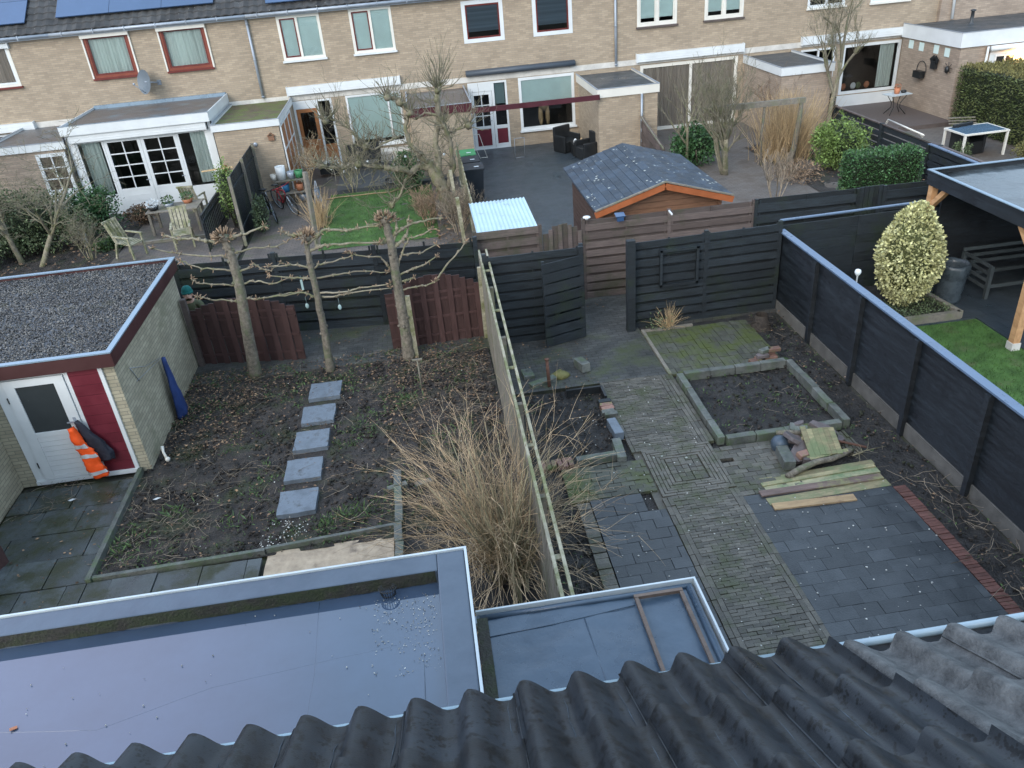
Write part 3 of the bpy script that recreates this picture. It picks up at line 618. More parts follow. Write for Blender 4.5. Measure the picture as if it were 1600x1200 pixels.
o = b.build('gravel', mat('roof_gravel_stone', (.085, .083, .083), .75, .3, 3, c2=(.165, .158, .148), bump=0, tv=.95, moss=(.10, .10, .07), mossn=1.2, mosst=.62), ro); o['kind'] = 'stuff'
# door, panel
YD = 11.205
b = MB()
b.box(-6.80, -6.66, YD, YD+.05, .10, 1.98, .5); b.box(-5.76, -5.70, YD, YD+.05, .10, 1.98, .5); b.box(-5.25, -5.19, YD-.012, YD+.05, .06, 1.98, .5); b.box(-6.66, -5.76, YD, YD+.05, 1.93, 1.98, .5)
b.box(-6.80, -5.19, YD-.03, YD+.05, .03, .098, .5)
b.build('door_frame', K['white'], sh)
b = MB(); z = .10
while z < 1.97:
    b.box(-5.699, -5.251, YD, YD+.03, z, min(z+.168, 1.975)); b.box(-5.699, -5.251, YD+.006, YD+.03, z+.169, z+.176, .1); z += .177
b.build('cladding', K['maroon'], sh)
b = MB(); dx0, dx1 = -6.65, -5.77
gx0, gx1, gz0, gz1 = -6.50, -5.93, .98, 1.80
b.box(dx0, gx0, YD-.02, YD+.02, .11, 1.92, .5); b.box(gx1, dx1, YD-.02, YD+.02, .11, 1.92, .5); b.box(gx0, gx1, YD-.02, YD+.02, gz1, 1.92, .5); b.box(gx0, gx1, YD-.02, YD+.02, .90, gz0, .5); b.box(gx0, gx1, YD-.02, YD+.02, .11, .17, .5)
for i in range(8): b.box(gx0+.001, gx1-.001, YD-.012, YD+.01, .172+i*.091, .172+i*.091+.086, .5)
dr = b.build('door', K['white'], sh)
b = MB(); b.box(gx0, gx1, YD+.0, YD+.008, gz0, gz1, .5); b.build('pane', mat('dark_wire_glass', (.035, .042, .046), .18, .12, 3, bump=.02, ior=1.6), dr)
b = MB(); b.box(-5.865, -5.825, YD-.03, YD-.0201, 1.02, 1.18, .5); b.bar((-5.845, YD-.06, 1.12), (-5.95, YD-.065, 1.12), .02, .02); b.bar((-5.845, YD-.03, 1.12), (-5.845, YD-.07, 1.12), .018, .018); b.build('handle', K['zinc'], dr)
b = MB(); b.box(-6.665, -6.652, YD-.035, YD-.021, .35, .45); b.box(-6.665, -6.652, YD-.035, YD-.021, 1.55, 1.65); b.build('hinge', K['black'], dr)
# hanging clothes
def drape(b, top, L, w0, w1, depth, dx, folds=5, seed=0, n=30, m=18, cr=.25):
    vs = []
    for j in range(n+1):
        t = j/n; wd = w0+(w1-w0)*min(1, t*1.6)*(1-.25*max(0, t-.8)/.2); z = top[2]-L*t; cxx = top[0]+dx*t+.015*noise.noise(Vector((t*4, seed, 0)))
        for i in range(m):
            a = 2*math.pi*i/m; rr_ = 1+.28*math.sin(folds*a+seed+t*3)*t+cr*noise.noise(Vector((math.cos(a)*1.5, math.sin(a)*1.5, t*6+seed)))+cr*.6*noise.noise(Vector((math.cos(a)*4, math.sin(a)*4, t*17+seed)))
            vs.append((cxx+wd*.5*math.cos(a)*rr_, top[1]-depth*.5+depth*.5*math.sin(a)*rr_*.9, z+.03*noise.noise(Vector((a, t*3, seed)))))
    fs = [(j*m+i, j*m+(i+1) % m, (j+1)*m+(i+1) % m, (j+1)*m+i) for j in range(n) for i in range(m)]+[tuple(range(n*m, n*m+m)), tuple(reversed(range(m)))]
    b.add(vs, fs, .5, True)
b = MB(); drape(b, (-5.90, YD-.09, 1.06), .92, .10, .27, .13, .17, 4, 1.3, cr=.4); v = b.build('safety_vest', K['orangevest']); tag(v, 'fluorescent orange safety vest hanging from the white shed door handle', 'safety vest')
for t0, t1 in ((.30, .38), (.50, .57), (.84, .91)):
    b = MB(); vs = []; N_ = 12
    for t in (t0, t1):
        wd = .10+.17*min(1, t*1.6); z = 1.06-.92*t; yy_ = YD-.09-.065
        for i in range(N_+1):
            a = math.pi*(1.12+.76*i/N_); rr_ = 1.10+.28*math.sin(4*a+1.3+t*3)*t+.4*noise.noise(Vector((math.cos(a)*1.5, math.sin(a)*1.5, t*6+1.3)))+.24*noise.noise(Vector((math.cos(a)*4, math.sin(a)*4, t*17+1.3)))
            vs.append((-5.90+.17*t+.015*noise.noise(Vector((t*4, 1.3, 0)))+wd*.5*math.cos(a)*rr_, yy_+.065*math.sin(a)*rr_*.9-.006, z+.03*noise.noise(Vector((a, t*3, 1.3)))))
    b.add(vs, [(i, i+1, N_+2+i, N_+1+i) for i in range(N_)], .5, True); b.build('reflective_strip', K['silver'], v)
b = MB(); drape(b, (-5.80, YD-.04, 1.12), .74, .09, .30, .08, .22, 5, 4.1); tag(b.build('jacket', K['darkcloth']), 'dark jacket hanging beside the orange vest against the maroon cladding', 'jacket')
b = MB(); vs = []
n, m = 18, 12
for j in range(n+1):
    t = j/n; z = 1.18-1.16*t; y0_ = 12.93-.02*t; wd = .07+.30*min(1, t*1.5)
    for i in range(m):
        a = 2*math.pi*i/m; q_ = 1+.25*math.sin(4*a+t*3)*t
        vs.append((XS+.10+.07*math.cos(a)*q_*(.5+t*.7)+.03*t, y0_+wd*.5*math.sin(a)*q_+.03*noise.noise(Vector((t*5, a, 1))), z))
b.add(vs, [(j*m+i, j*m+(i+1) % m, (j+1)*m+(i+1) % m, (j+1)*m+i) for j in range(n) for i in range(m)]+[tuple(reversed(range(m))), tuple(range(n*m, n*m+m))], .5, True)
tag(b.build('overalls', K['navy']), 'navy blue work overalls hanging on the shed side wall', 'overalls')
b = MB(); b.tube([(XS+.01, 11.75, 1.62), (XS+.02, 12.3, 1.36), (XS+.06, 12.93, 1.19)], .004, 4); b.tube([(XS+.01, 11.8, 1.35), (XS+.05, 12.93, 1.17)], .004, 4); b.tube([(XS+.012, 11.72, 1.64), (XS+.012, 11.9, 1.30)], .006, 4)
b.thing('washing_line', K['zinc'], 'thin wires hooked on the shed side wall holding the blue overalls', 'wire')
b = MB(); q = G(258, 712, .1); b.tube([(q.x-.04, q.y+.1, .22), (q.x-.02, q.y+.03, .16), (q.x+.03, q.y-.05, .08)], [.03, .02, .025], 7); b.ball((q.x+.05, q.y-.07, .07), .045, 7, lump=.2)
b.thing('drain_spout', K['cream'], 'short cream plastic spout poking from the ground at the shed corner', 'pipe')
b = MB(); q = G(0, 900, 0); b.obox((-6.60, 8.95, .17), (.04, .75, .34), -.25); b.thing('brown_board', K['brownpanel'], 'dark brown board standing on the flagstones at the lower left edge', 'board')
for px, py, lb in ((112, 782, 'white scrap lying on the dark flagstones below the shed door'), (245, 780, 'white scrap lying on the soil beside the flagstone path')):
    b = MB(); q = G(px, py, .07); b.add([(q.x-.06, q.y, .075), (q.x, q.y-.03, .08), (q.x+.07, q.y+.01, .085), (q.x, q.y+.035, .078)], [(0, 1, 2, 3)]); b.thing('paper_scrap', K['white'], lb, 'scrap')

# ================================================================ FENCES near
def along(p, q, t): return Vector((p[0]+(q[0]-p[0])*t, p[1]+(q[1]-p[1])*t, 0))
def hboards(b, p, q, z0, z1, pitch=.18, bh=.135, th=.02, off=.022, wob=.004, side=-1, back=True):
    p = Vector((*p[:2], 0)); q = Vector((*q[:2], 0)); d = (q-p); L = d.length; d.normalize(); n = Vector((d.y, -d.x, 0))
    ang = math.atan2(d.y, d.x); z = z0+bh/2
    while z < z1-bh*.3:
        c = (p+q)/2; b.obox((c.x+n.x*off, c.y+n.y*off, z+rng.gauss(0, wob)), (L, th, bh), ang, (rng.gauss(0, .05), rng.gauss(0, .002)), tint=.45+.55*rng.random())
        if back:
            zz = z+pitch/2
            if zz < z1-.03: b.obox((c.x-n.x*off, c.y-n.y*off, zz), (L-.004, th, pitch-bh+.07), ang, (0, 0), tint=.25*rng.random())
        z += pitch
def hfence(name, p, q, z0, z1, m, label, npanel=3, pitch=.18, bh=.135, cap=None, posts=True, ps=.075, group=None, posth=.04, back=True, batt=True, mp_=None):
    c = along(p, q, .5); t = T(name, (c.x, c.y, 0), label, 'fence', group)
    for k in range(npanel):
        b = MB(); a_ = along(p, q, k/npanel); e = along(p, q, (k+1)/npanel); dd = (e-a_).normalized()*(ps*.5 if posts else .004)
        hboards(b, a_+dd, e-dd, z0, z1, pitch, bh, back=back)
        if batt:
            n = Vector((dd.y, -dd.x, 0)).normalized()
            for tt in (.04, .5, .96):
                w_ = a_+(e-a_)*tt; b.box(w_.x-.02, w_.x+.02, w_.y-.012, w_.y+.012, z0, z1)
        b.build('panel', m, t)
    if posts:
        for k in range(npanel+1):
            w_ = along(p, q, k/npanel); b = MB(); b.box(w_.x-ps/2, w_.x+ps/2, w_.y-ps/2, w_.y+ps/2, 0, z1+posth); b.build('post', mp_ or m, t)
    if cap:
        b = MB(); b.bar((p[0], p[1], z1+.012), (q[0], q[1], z1+.012), .07, .024, tint=.5); b.build('cap', cap, t)
    return t
hfence('slatted_fence', (-5.35, 16.18), (.84, 15.42), .02, 1.80, K['blackfence'], 'black horizontal slat fence behind the pollarded trees across the alley', 3, .235, .175, ps=.09, posth=.02)
hfence('slatted_fence', (.90, 14.02), (2.74, 13.98), .02, 1.90, K['blackfence'], 'black slatted fence panel behind the open black gate', 1, .19, .14)
hfence('slatted_fence', (3.72, 14.0), (6.70, 14.06), .02, 1.84, K['blackfence'], 'black slatted fence carrying a square frame, behind the mossy patio', 2, .185, .14)
b = MB(); b.box(3.60, 3.76, 13.82, 13.95, -.02, 1.92); b.thing('gate_post', K['blackfence'], 'thick black gate post at the right of the garden opening', 'post')
b = MB()
for a_, e in (((4.30, .86), (4.30, 1.62)), ((5.02, .86), (5.02, 1.62)), ((4.27, 1.60), (5.05, 1.60)), ((4.27, .88), (5.05, .88))): b.bar((a_[0], 13.945, a_[1]), (e[0], 13.945, e[1]), .05, .055, (0, 1, 0))
b.thing('square_frame', K['blackfence'], 'empty square wooden frame fixed on the black fence', 'frame')
# open gate leaf
t = T('gate', (2.3, 13.75, 0), 'open black plank gate leaf swung against the fence', 'gate')
b = MB(); hboards(b, (1.92, 13.62), (2.74, 13.88), .05, 1.80, .22, .185, wob=.008, back=False); b.build('plank_panel', K['blackfence'], t)
b = MB(); b.bar((1.95, 13.66, .05), (1.95, 13.66, 1.80), .05, .05); b.bar((2.72, 13.90, .05), (2.72, 13.90, 1.92), .09, .09); b.bar((1.97, 13.67, .2), (2.7, 13.9, 1.7), .03, .08); b.build('gate_frame', K['blackfence'], t)
# alley back fences, weathered
hfence('weathered_fence', (3.14, 15.66), (6.80, 15.60), .05, 1.80, K['greyfence'], 'weathered brown slat fence in front of the brown log shed', 2, .19, .135)
hfence('weathered_fence', (.86, 15.66), (2.22, 15.64), .05, 1.80, K['greyfence'], 'short weathered slat fence under the pale corrugated sheet', 1, .23, .15)
hfence('slatted_fence', (6.84, 15.58), (9.05, 15.50), .05, 1.80, K['blackfence'], 'black slatted fence continuing right of the weathered brown fence', 1, .25, .18)
hfence('slatted_fence', (9.62, 15.48), (11.6, 15.40), .05, 1.80, K['blackfence'], 'black slatted fence in front of the clipped green hedge block', 1, .25, .18)
b = MB()
for i in range(5): b.box(9.07+i*.108, 9.165+i*.108, 15.47, 15.50, .02, 1.86)
b.box(9.06, 9.61, 15.51, 15.54, .4, .5); b.box(9.06, 9.61, 15.51, 15.54, 1.4, 1.5); b.thing('gate', K['blackfence'], 'narrow black gate of vertical planks between two black slatted fences', 'gate')
def arched(name, x0, x1, y0, y1, z0, zs, zm, m, label, nb, cat='gate', flip=False, half=0):
    c = ((x0+x1)/2, (y0+y1)/2, 0); t = T(name, c, label, cat); b = MB(); W_ = (x1-x0)/nb
    d = Vector((x1-x0, y1-y0, 0)).normalized(); n = Vector((d.y, -d.x, 0)); ang = math.atan2(d.y, d.x); L = math.hypot(x1-x0, y1-y0)
    for i in range(nb):
        u = (i+.5)/nb
        a = math.sin(math.pi*(u if not half else (u*.5 if half > 0 else .5+u*.5)))
        zt = zs+(zm-zs)*a**.8; o = .022 if i % 2 else -.012
        p = Vector((x0, y0, 0))+d*(L*u)+n*o; b.obox((p.x, p.y, (z0+zt)/2), (L/nb*(.80 if i % 2 else 1.2), .018, zt-z0), ang, (0, rng.gauss(0, .002)), tint=(.6+.4*rng.random() if i % 2 else .2*rng.random()))
    b.build('slats', m, t)
    b = MB()
    for z in (z0+.22, z0+.60, z0+.98, (zs+z0)*.97):
        if z < zs: b.bar((x0+n.x*.008, y0+n.y*.008, z), (x1+n.x*.008, y1+n.y*.008, z), .02, .05)
    b.build('rail', m, t); return t
b_ = [(-4.86, 14.86, -2.86, 14.52)]
arched('arched_gate', -4.89, -2.84, 14.85, 14.50, .0, 1.16, 1.42, K['brownpanel'], 'dark brown arched slat gate nearest the brick shed', 15)
arched('arched_gate', -1.06, .80, 14.42, 14.50, .0, 1.16, 1.50, K['brownpanel'], 'dark brown arched slat gate nearest the long divider fence', 14)
arched('arched_gate', 2.28, 3.10, 15.62, 15.62, .05, 1.55, 1.80, K['greyfence'], 'small arched grey-brown gate between weathered fences across the alley', 8)
b = MB(); b.bar((-4.93, 14.80, 0), (-4.93, 14.80, 1.48), .10, .10); b.thing('gate_post', K['greyfence'], 'dark gate post against the shed corner in front of the person', 'post')
b = MB(); b.bar((-.62, 13.98, 0), (-.62, 13.98, 1.32), .09, .07); b.thing('wooden_stake', K['oldwood'], 'square wooden stake beside the rightmost pollarded tree', 'stake')
b = MB(); q = G(660, 610, 0); b.tube([(q.x, q.y, 0), (q.x-.01, q.y, .62)], .016, 6); b.bar((q.x-.10, q.y, .64), (q.x+.08, q.y, .64), .03, .03); b.thing('spade', K['greywood'], 'garden fork handle standing in the soil near the rightmost pollarded tree', 'spade')
b = MB(); b.bar((.81, 14.4, .0), (.81, 14.4, 1.55), .07, .07, tint=.5); b.thing('fence_post', K['oldwood'], 'pale post where the brown arched gate meets the long divider fence', 'post')
# long divider fence between the gardens
t = T('divider_fence', (.84, 10.5, 0), 'long pale weathered fence with two parallel top rails dividing the gardens', 'fence')
def fx(y, s): return (.76+.10*(y-6)/8.5) if s < 0 else (.86+.14*(y-6)/8.5)
for s in (-1, 1):
    b = MB(); b.bar((fx(4.6, s), 4.6, 1.77), (fx(14.7, s), 14.7, 1.77), .035, .05); b.build('top_rail', K['oldwood'], t)
b = MB(); y = 4.6
while y < 14.7:
    x = fx(y, -1)-.0; 
    if rng.random() > .05: b.obox((x-.012, y, .86+rng.gauss(0, .01)), (.016, .085, 1.72), rng.gauss(0, .02), (rng.gauss(0, .01), 0))
    y += .15
b.build('slats', K['greywood'], t)
for z in (.5, 1.2):
    b = MB(); b.bar((fx(4.6, -1)+.02, 4.6, z), (fx(14.7, -1)+.02, 14.7, z), .03, .07); b.build('rail', K['oldwood'], t)
for y in (4.9, 6.9, 8.9, 10.9, 12.9, 14.6):
    b = MB(); b.bar(((fx(y, 1)+fx(y, -1))/2, y, 0), ((fx(y, 1)+fx(y, -1))/2, y, 1.74), .07, .07); b.build('post', K['greywood'], t)
b = MB()
for y in (5.9, 7.9, 9.9, 11.9, 13.7): b.bar((fx(y, -1), y, 1.74), (fx(y, 1), y, 1.74), .07, .02)
b.build('spacer', K['oldwood'], t)
# right black fence
t = T('board_fence', (6.78, 9, 0), 'long black board fence with light grey cap along the right of the garden', 'fence')
ys = [14.15, 12.55, 10.97, 9.38, 7.80, 6.22, 4.64, 3.06]
for k in range(7):
    b = MB(); z = .20
    while z < 1.60: b.box(6.775, 6.80, ys[k+1], ys[k], z, min(z+.146, 1.615)); z += .147
    b.build('panel', K['fencedark'], t)
    b = MB(); b.box(6.755, 6.80, ys[k+1]+.01, ys[k]-.01, -.05, .195); b.build('concrete_base', mat('dirty_concrete', (.12, .115, .105), .8, .3, 4, bump=.3) if k == 0 else bpy.data.materials['dirty_concrete'], t)
for y in ys:
    b = MB(); b.box(6.69, 6.772, y-.045, y+.045, -.05, 1.60, .5); b.build('post', K['fencedark'], t)
b = MB(); b.box(6.72, 6.86, 3.0, 14.2, 1.62, 1.65, .5); b.build('cap', K['caplight'], t)
t = hfence('board_fence', (6.87, 14.42), (10.15, 14.50), .05, 1.74, K['blackfence'], 'black board fence behind the variegated bush', 2, .2, .196, cap=K['caplight'], posts=False, back=False, batt=False)

# ================================================================ POLLARDED TREES
def arms(base, top, bend, paths, label, YY, r0=.115, crown=(0, 0)):
    t = T('pollarded_tree', base, label, 'tree', 'pollarded trees with trained horizontal arms')
    b = MB(); pts = [W(px, py, YY) for px, py in bend]; n = len(pts)
    pts[0] = Vector(base)-Vector((0, 0, .05)); P = []; R = []
    for i in range(n-1):
        for k in range(6):
            u = k/6; q = pts[i].lerp(pts[i+1], u); P.append(q+Vector((rng.gauss(0, .004), rng.gauss(0, .006), 0))); tt = (i+u)/(n-1)
            R.append(r0*.9*(1-.38*tt)*(1+.35*math.exp(-tt*14))*(1+.05*rng.random()))
    P.append(pts[-1]); R.append(r0*.55); b.tube(P, R, 12)
    for _ in range(14):
        i = rng.randrange(5, len(P)); a = rng.uniform(0, 6.28); b.ball(P[i]+Vector((math.cos(a)*R[i], math.sin(a)*R[i], 0)), rng.uniform(.015, .035), 6, lump=.4)
    b.ball(P[-1], (.105, .105, .08), 9, lump=.35); b.build('trunk', K['bark'], t)
    cr_ = MB(); bu = MB()
    for path in paths:
        q = [W(px, py, YY+rng.uniform(-.03, .03)) for px, py in path]; P2 = []; R2 = []
        for i in range(len(q)-1):
            for k in range(4): P2.append(q[i].lerp(q[i+1], k/4)+Vector((0, rng.gauss(0, .006), rng.gauss(0, .008))))
        P2.append(q[-1]); ra = .028 if path[0][1] < 395 else .018
        R2 = [ra*(1-.5*i/len(P2))*(1+.15*rng.random()) for i in range(len(P2))]; cr_.tube(P2, R2, 7)
        for i, p in enumerate(P2):
            if i > 1 and rng.random() < .33:
                cr_.ball(p, R2[i]*1.7, 6, lump=.5)
                for _ in range(rng.randint(1, 3)):
                    d = Vector((rng.gauss(0, 1), rng.gauss(0, .6), rng.gauss(.4, 1))).normalized()*rng.uniform(.03, .09); bu.tube([p, p+d], [.010, .006], 4)
        for _ in range(9):
            d = Vector((rng.gauss(0, 1), rng.gauss(0, .8), rng.gauss(.5, 1))).normalized()*rng.uniform(.04, .11); bu.tube([P2[-1]+d*.2, P2[-1]+d], [.011, .006], 4)
        cr_.ball(P2[-1], ra*1.2, 6, lump=.5)
    c = pts[-1]
    for _ in range(95):
        d = Vector((rng.gauss(0, 1), rng.gauss(0, 1), rng.gauss(.5, .7))).normalized(); p = c+Vector((d.x*.14, d.y*.12, d.z*.08+.02)); bu.tube([p, p+d*rng.uniform(.03, .11)+Vector((0, 0, .03))], [.012, .007], 4)
    cr_.build('branches', K['barkpale'], t); bu.build('twigs', K['bud'], t)['kind'] = 'stuff'
q = G(400, 588); arms((q.x, q.y, 0), None, [(400, 588), (385, 510), (373, 440), (362, 400), (350, 372)], [
    [(350, 376), (342, 378), (315, 376), (300, 373), (276, 373), (257, 368)], [(355, 402), (348, 400), (312, 400), (288, 397), (264, 394), (237, 388)],
    [(365, 425), (352, 421), (315, 420), (297, 414), (283, 408)], [(372, 448), (358, 445), (322, 444), (309, 442), (300, 436)], [(376, 472), (362, 470), (330, 468), (318, 465), (308, 464)],
    [(352, 374), (370, 369), (385, 365), (413, 353)], [(360, 398), (375, 393), (390, 388), (420, 386), (437, 384), (458, 371)], [(366, 428), (390, 418), (397, 412), (408, 420), (424, 423), (440, 411)],
    [(371, 448), (390, 440), (408, 440), (425, 444), (456, 434)], [(376, 466), (405, 468), (430, 462), (450, 458), (470, 456)]], 'pollarded tree nearest the brick shed, leftmost of the trained row', 14.0, .12)
q = G(517, 580); arms((q.x, q.y, 0), None, [(517, 580), (507, 520), (496, 465), (485, 415), (478, 372)], [
    [(478, 376), (472, 366), (455, 367), (440, 361)], [(484, 418), (465, 414), (442, 415), (419, 416)], [(489, 437), (470, 434), (450, 434), (420, 431)], [(494, 466), (485, 461), (475, 457), (445, 462), (402, 467)],
    [(481, 380), (495, 370), (507, 358), (535, 360), (560, 357), (592, 352)], [(484, 393), (497, 386), (512, 382), (550, 380), (596, 379)], [(489, 420), (500, 413), (525, 408), (550, 399)], [(492, 435), (530, 428), (560, 424), (606, 425)],
    [(500, 458), (540, 457), (562, 450), (610, 444)], [(502, 464), (525, 462), (550, 457), (610, 450)]], 'slimmest pollarded tree, standing in the middle of the trained row', 13.92, .082)
q = G(640, 560); arms((q.x, q.y, 0), None, [(641, 560), (630, 495), (620, 440), (612, 385), (602, 344)], [
    [(610, 372), (618, 365), (640, 350), (662, 345), (688, 341)], [(614, 378), (620, 362), (619, 344)], [(615, 388), (628, 376), (636, 366), (638, 344)], [(620, 422), (625, 405), (632, 385), (640, 372), (658, 368), (676, 358)],
    [(628, 398), (645, 397), (660, 394), (682, 382)], [(624, 428), (640, 422), (660, 415), (681, 401)], [(630, 452), (645, 449), (665, 446), (682, 438)], [(682, 438), (695, 418), (712, 398), (728, 378)], [(628, 440), (638, 437), (647, 434)],
    [(610, 420), (602, 410), (595, 402), (570, 401), (543, 395)], [(604, 352), (590, 350), (575, 352)], [(608, 372), (600, 378), (590, 381)]], 'thickest pollarded tree, rightmost of the trained row beside the wooden stake', 13.98, .12)
# ================================================================ BARE BUSH
def arc(b, p, d, L, r, droop, n=6, wob=.05, sides=4):
    p = Vector(p); d = Vector(d).normalized(); P = [p.copy()]
    for k in range(n):
        d = (d+Vector((rng.gauss(0, wob), rng.gauss(0, wob), rng.gauss(0, wob)-droop))).normalized(); p = p+d*(L/n); P.append(p.copy())
    b.tube(P, [r*(1-.75*i/n) for i in range(n+1)], sides, cap=False); return P
t = T('bare_bush', (.32, 7.6, 0), 'large bare tan bush fanning over the divider fence', 'bush')
b = MB(); b2 = MB()
for i in range(60):
    a = rng.uniform(0, 6.28); e = rng.uniform(1.1, 1.5); rr_ = rng.uniform(.02, .24)
    arc(b2, (.42+rr_*math.cos(a), 7.60+rr_*1.3*math.sin(a), -.03), (math.cos(a)*math.cos(e), math.sin(a)*math.cos(e), math.sin(e)), rng.uniform(1.3, 2.1), rng.uniform(.010, .021), -.005, 7, .05, 5)
for i in range(34):
    a = rng.uniform(0, 6.28); arc(b2, (.50+rng.gauss(0, .10), 7.45+rng.gauss(0, .22), -.03), (.12*math.cos(a)-.05, .15*math.sin(a), 1), rng.uniform(1.1, 1.9), rng.uniform(.011, .024), 0, 7, .06, 6)
b2.build('stems', K['stemold'], t)
for i in range(350):
    a = rng.uniform(0, 6.28); e = min(1.5, max(.3, rng.gauss(1.05, .28))); rr_ = rng.uniform(.02, .3)
    L = rng.uniform(1.2, 2.3)*(1 if e > .8 else .82)
    dx = math.cos(a)*math.cos(e)*(1 if math.cos(a) < 0 else .8)-.10
    P = arc(b, (.34+rr_*math.cos(a), 7.78+rr_*1.5*math.sin(a), rng.uniform(-.03, .5)), (dx, math.sin(a)*math.cos(e)*1.1, math.sin(e)), L, rng.uniform(.003, .0075), rng.uniform(-.01, .14), 9, .18, 3)
    for _ in range(rng.randint(2, 7)):
        k = rng.randint(3, 8); dd = (P[k]-P[k-1]).normalized()+Vector((rng.gauss(0, .45), rng.gauss(0, .45), rng.gauss(.1, .35))); arc(b, P[k], dd, rng.uniform(.2, .6), .003, rng.uniform(0, .08), 4, .08, 3)
b.build('twigs', K['stem'], t)

# ================================================================ RIGHT GARDEN OBJECTS
def block(x, y, z, L, wd, h, rot, label, group=None, tl=(0, 0), m='block', cat='concrete block', name='concrete_block'):
    b = MB(); b.obox((x, y, z+h/2), (L, wd, h), rot, tl); o = b.thing(name, K[m], label, cat, group)
    bv = o.modifiers.new('b', 'BEVEL'); bv.width = .008; bv.segments = 2; return o
def kerb_bed(x0, x1, y0, y1):
    k = 0
    sides = [('left', (x0, y0), (x0, y1), 4), ('near', (x0+.08, y0), (x1-.08, y0), 4), ('right', (x1, y0), (x1, y1), 4), ('far', (x0+.08, y1), (x1-.08, y1), 4)]
    names = {'left': 'side by the brick path', 'near': 'side by the stone pile', 'right': 'side by the board fence', 'far': 'side by the mossy patio'}
    ords = ['first', 'second', 'third', 'fourth']
    for s, a_, e, n in sides:
        for i in range(n):
            u = (i+.5)/n; x = a_[0]+(e[0]-a_[0])*u+rng.gauss(0, .006); y = a_[1]+(e[1]-a_[1])*u+rng.gauss(0, .006); ang = math.pi/2 if s in ('left', 'right') else 0
            L = math.hypot(e[0]-a_[0], e[1]-a_[1])/n-.008
            block(x, y, -.02, L, .115, .155+rng.gauss(0, .006), ang+rng.gauss(0, .008), '%s mossy kerb block from the %s, raised bed %s' % (ords[i], 'camera' if ang else 'left', names[s]), 'kerb blocks edging the square raised bed', name='kerb_block', cat='kerb block')
kerb_bed(4.0, 6.02, 9.72, 11.80)
q = G(935, 745); 
block(2.50, 10.68-.25, 0, .46, .15, .15, math.pi/2+.06, 'smooth blue-grey concrete block beside the brick path, nearest the stacked bricks', m='stone')
block(2.42, 9.86, -.01, .52, .14, .13, math.pi/2-.06, 'mossy concrete block at the right corner of the small bed by the brick path')
block(2.03, 9.73, -.01, .62, .12, .13, .03, 'low green concrete block along the near edge of the small bed')
block(2.42, 12.62, .02, .36, .17, .17, math.pi/2+.25, 'upright loose grey concrete block at the alley end of the small bed', tl=(0, .1))
block(1.62, 12.25, .02, .52, .14, .09, .38, 'flat greenish concrete slab leaning by the rusty stake')
block(1.40, 12.62, .02, .2, .3, .08, .1, 'small blue-grey slab half hidden behind the rusty stake')
b = MB(); b.box(1.95, 2.56, 11.72, 11.77, 0, .13); b.box(2.56, 2.60, 11.4, 11.77, 0, .12); b.thing('board_edging', K['black'], 'thin dark edging board at the far side of the small bed', 'edging')
b = MB(); b.tube([(1.72, 12.13, 0), (1.70, 12.12, .58)], [.035, .03], 8); b.tube([(1.70, 12.12, .58), (1.70, 12.12, .60)], [.045, .04], 8); b.thing('rusty_stake', K['rust'], 'short rusty brown stake standing in the soil near the open black gate', 'stake')
b = MB(); b.ball((1.98, 12.42, .06), (.16, .12, .09), 8, lump=.5); b.thing('grass_clump', K['conifertop'], 'pale clump of grass roots between loose concrete blocks', 'clump')
for i, (y, m_) in enumerate(((11.35, 'black'), (11.22, 'cobble'), (11.12, 'cobble'), (11.02, 'block'), (10.92, 'block'))):
    b = MB(); b.obox((2.52+rng.gauss(0, .01), y-.06, .06+rng.random()*.02), (.21, .075, .1), rng.gauss(.04, .03), (.25, 0)); b.thing('brick', K[m_], ['dark brick, farthest of the row leaning beside the brick path', 'red brick second from the alley in the leaning row beside the path', 'pinkish brick in the middle of the leaning row beside the path', 'yellowish mossy brick fourth from the alley in the leaning row', 'mossy brick nearest the blue-grey block in the leaning row'][i], 'brick', 'bricks leaning in a row beside the path')
for i in range(6):
    b = MB(); b.obox((1.20+i*.085, 9.70+rng.gauss(0, .01), .06), (.07, .2, .09), rng.gauss(0, .05), (rng.gauss(.1, .1), 0)); b.thing('brick', K['cobble'], ['first', 'second', 'third', 'fourth', 'fifth', 'sixth'][i]+' edge-set brick from the left in the row between divider fence and green block', 'brick', 'bricks set on edge by the divider fence')
# low brick pile on the patio corner
spots = [(5.48, 11.99, .03, .05, 'cobble'), (5.62, 12.10, .03, .5, 'cobble'), (5.80, 12.05, .03, -.2, 'cobble'), (5.62, 12.02, .10, .1, 'rubble'), (5.78, 12.12, .10, .0, 'cobble'), (5.69, 12.08, .17, .35, 'block'), (5.86, 12.08, .17, 0, 'cobble')]
lb = ['pinkish brick at the left foot of the small brick pile', 'brick turned end-on in the lower layer of the small brick pile', 'brick at the right foot of the small brick pile', 'dark stone brick in the middle layer of the small brick pile', 'brick on the right of the middle layer of the small brick pile', 'pale brick on top of the small brick pile, left one', 'brick on top of the small brick pile, right one']
for (x, y, z, a, m_), l in zip(spots, lb): block(x, y, z, .22, .11, .065, a, l, 'bricks piled on the mossy patio corner', m=m_, cat='brick', name='brick')
for x, y, l in ((5.78, 11.88, 'round mossy green stone left of its twin by the raised bed corner'), (5.98, 11.90, 'round mossy green stone right at the raised bed corner')):
    b = MB(); b.ball((x, y, .05), (.11, .08, .05), 10, lump=.15); b.thing('mossy_stone', K['weed'], l, 'stone')
b = MB(); pf = []
for k in range(7): pf.append((.20-.015*k+rng.uniform(-.01, .01), .05*k))
b.lathe((6.15, 13.35, -.02), pf, 16)
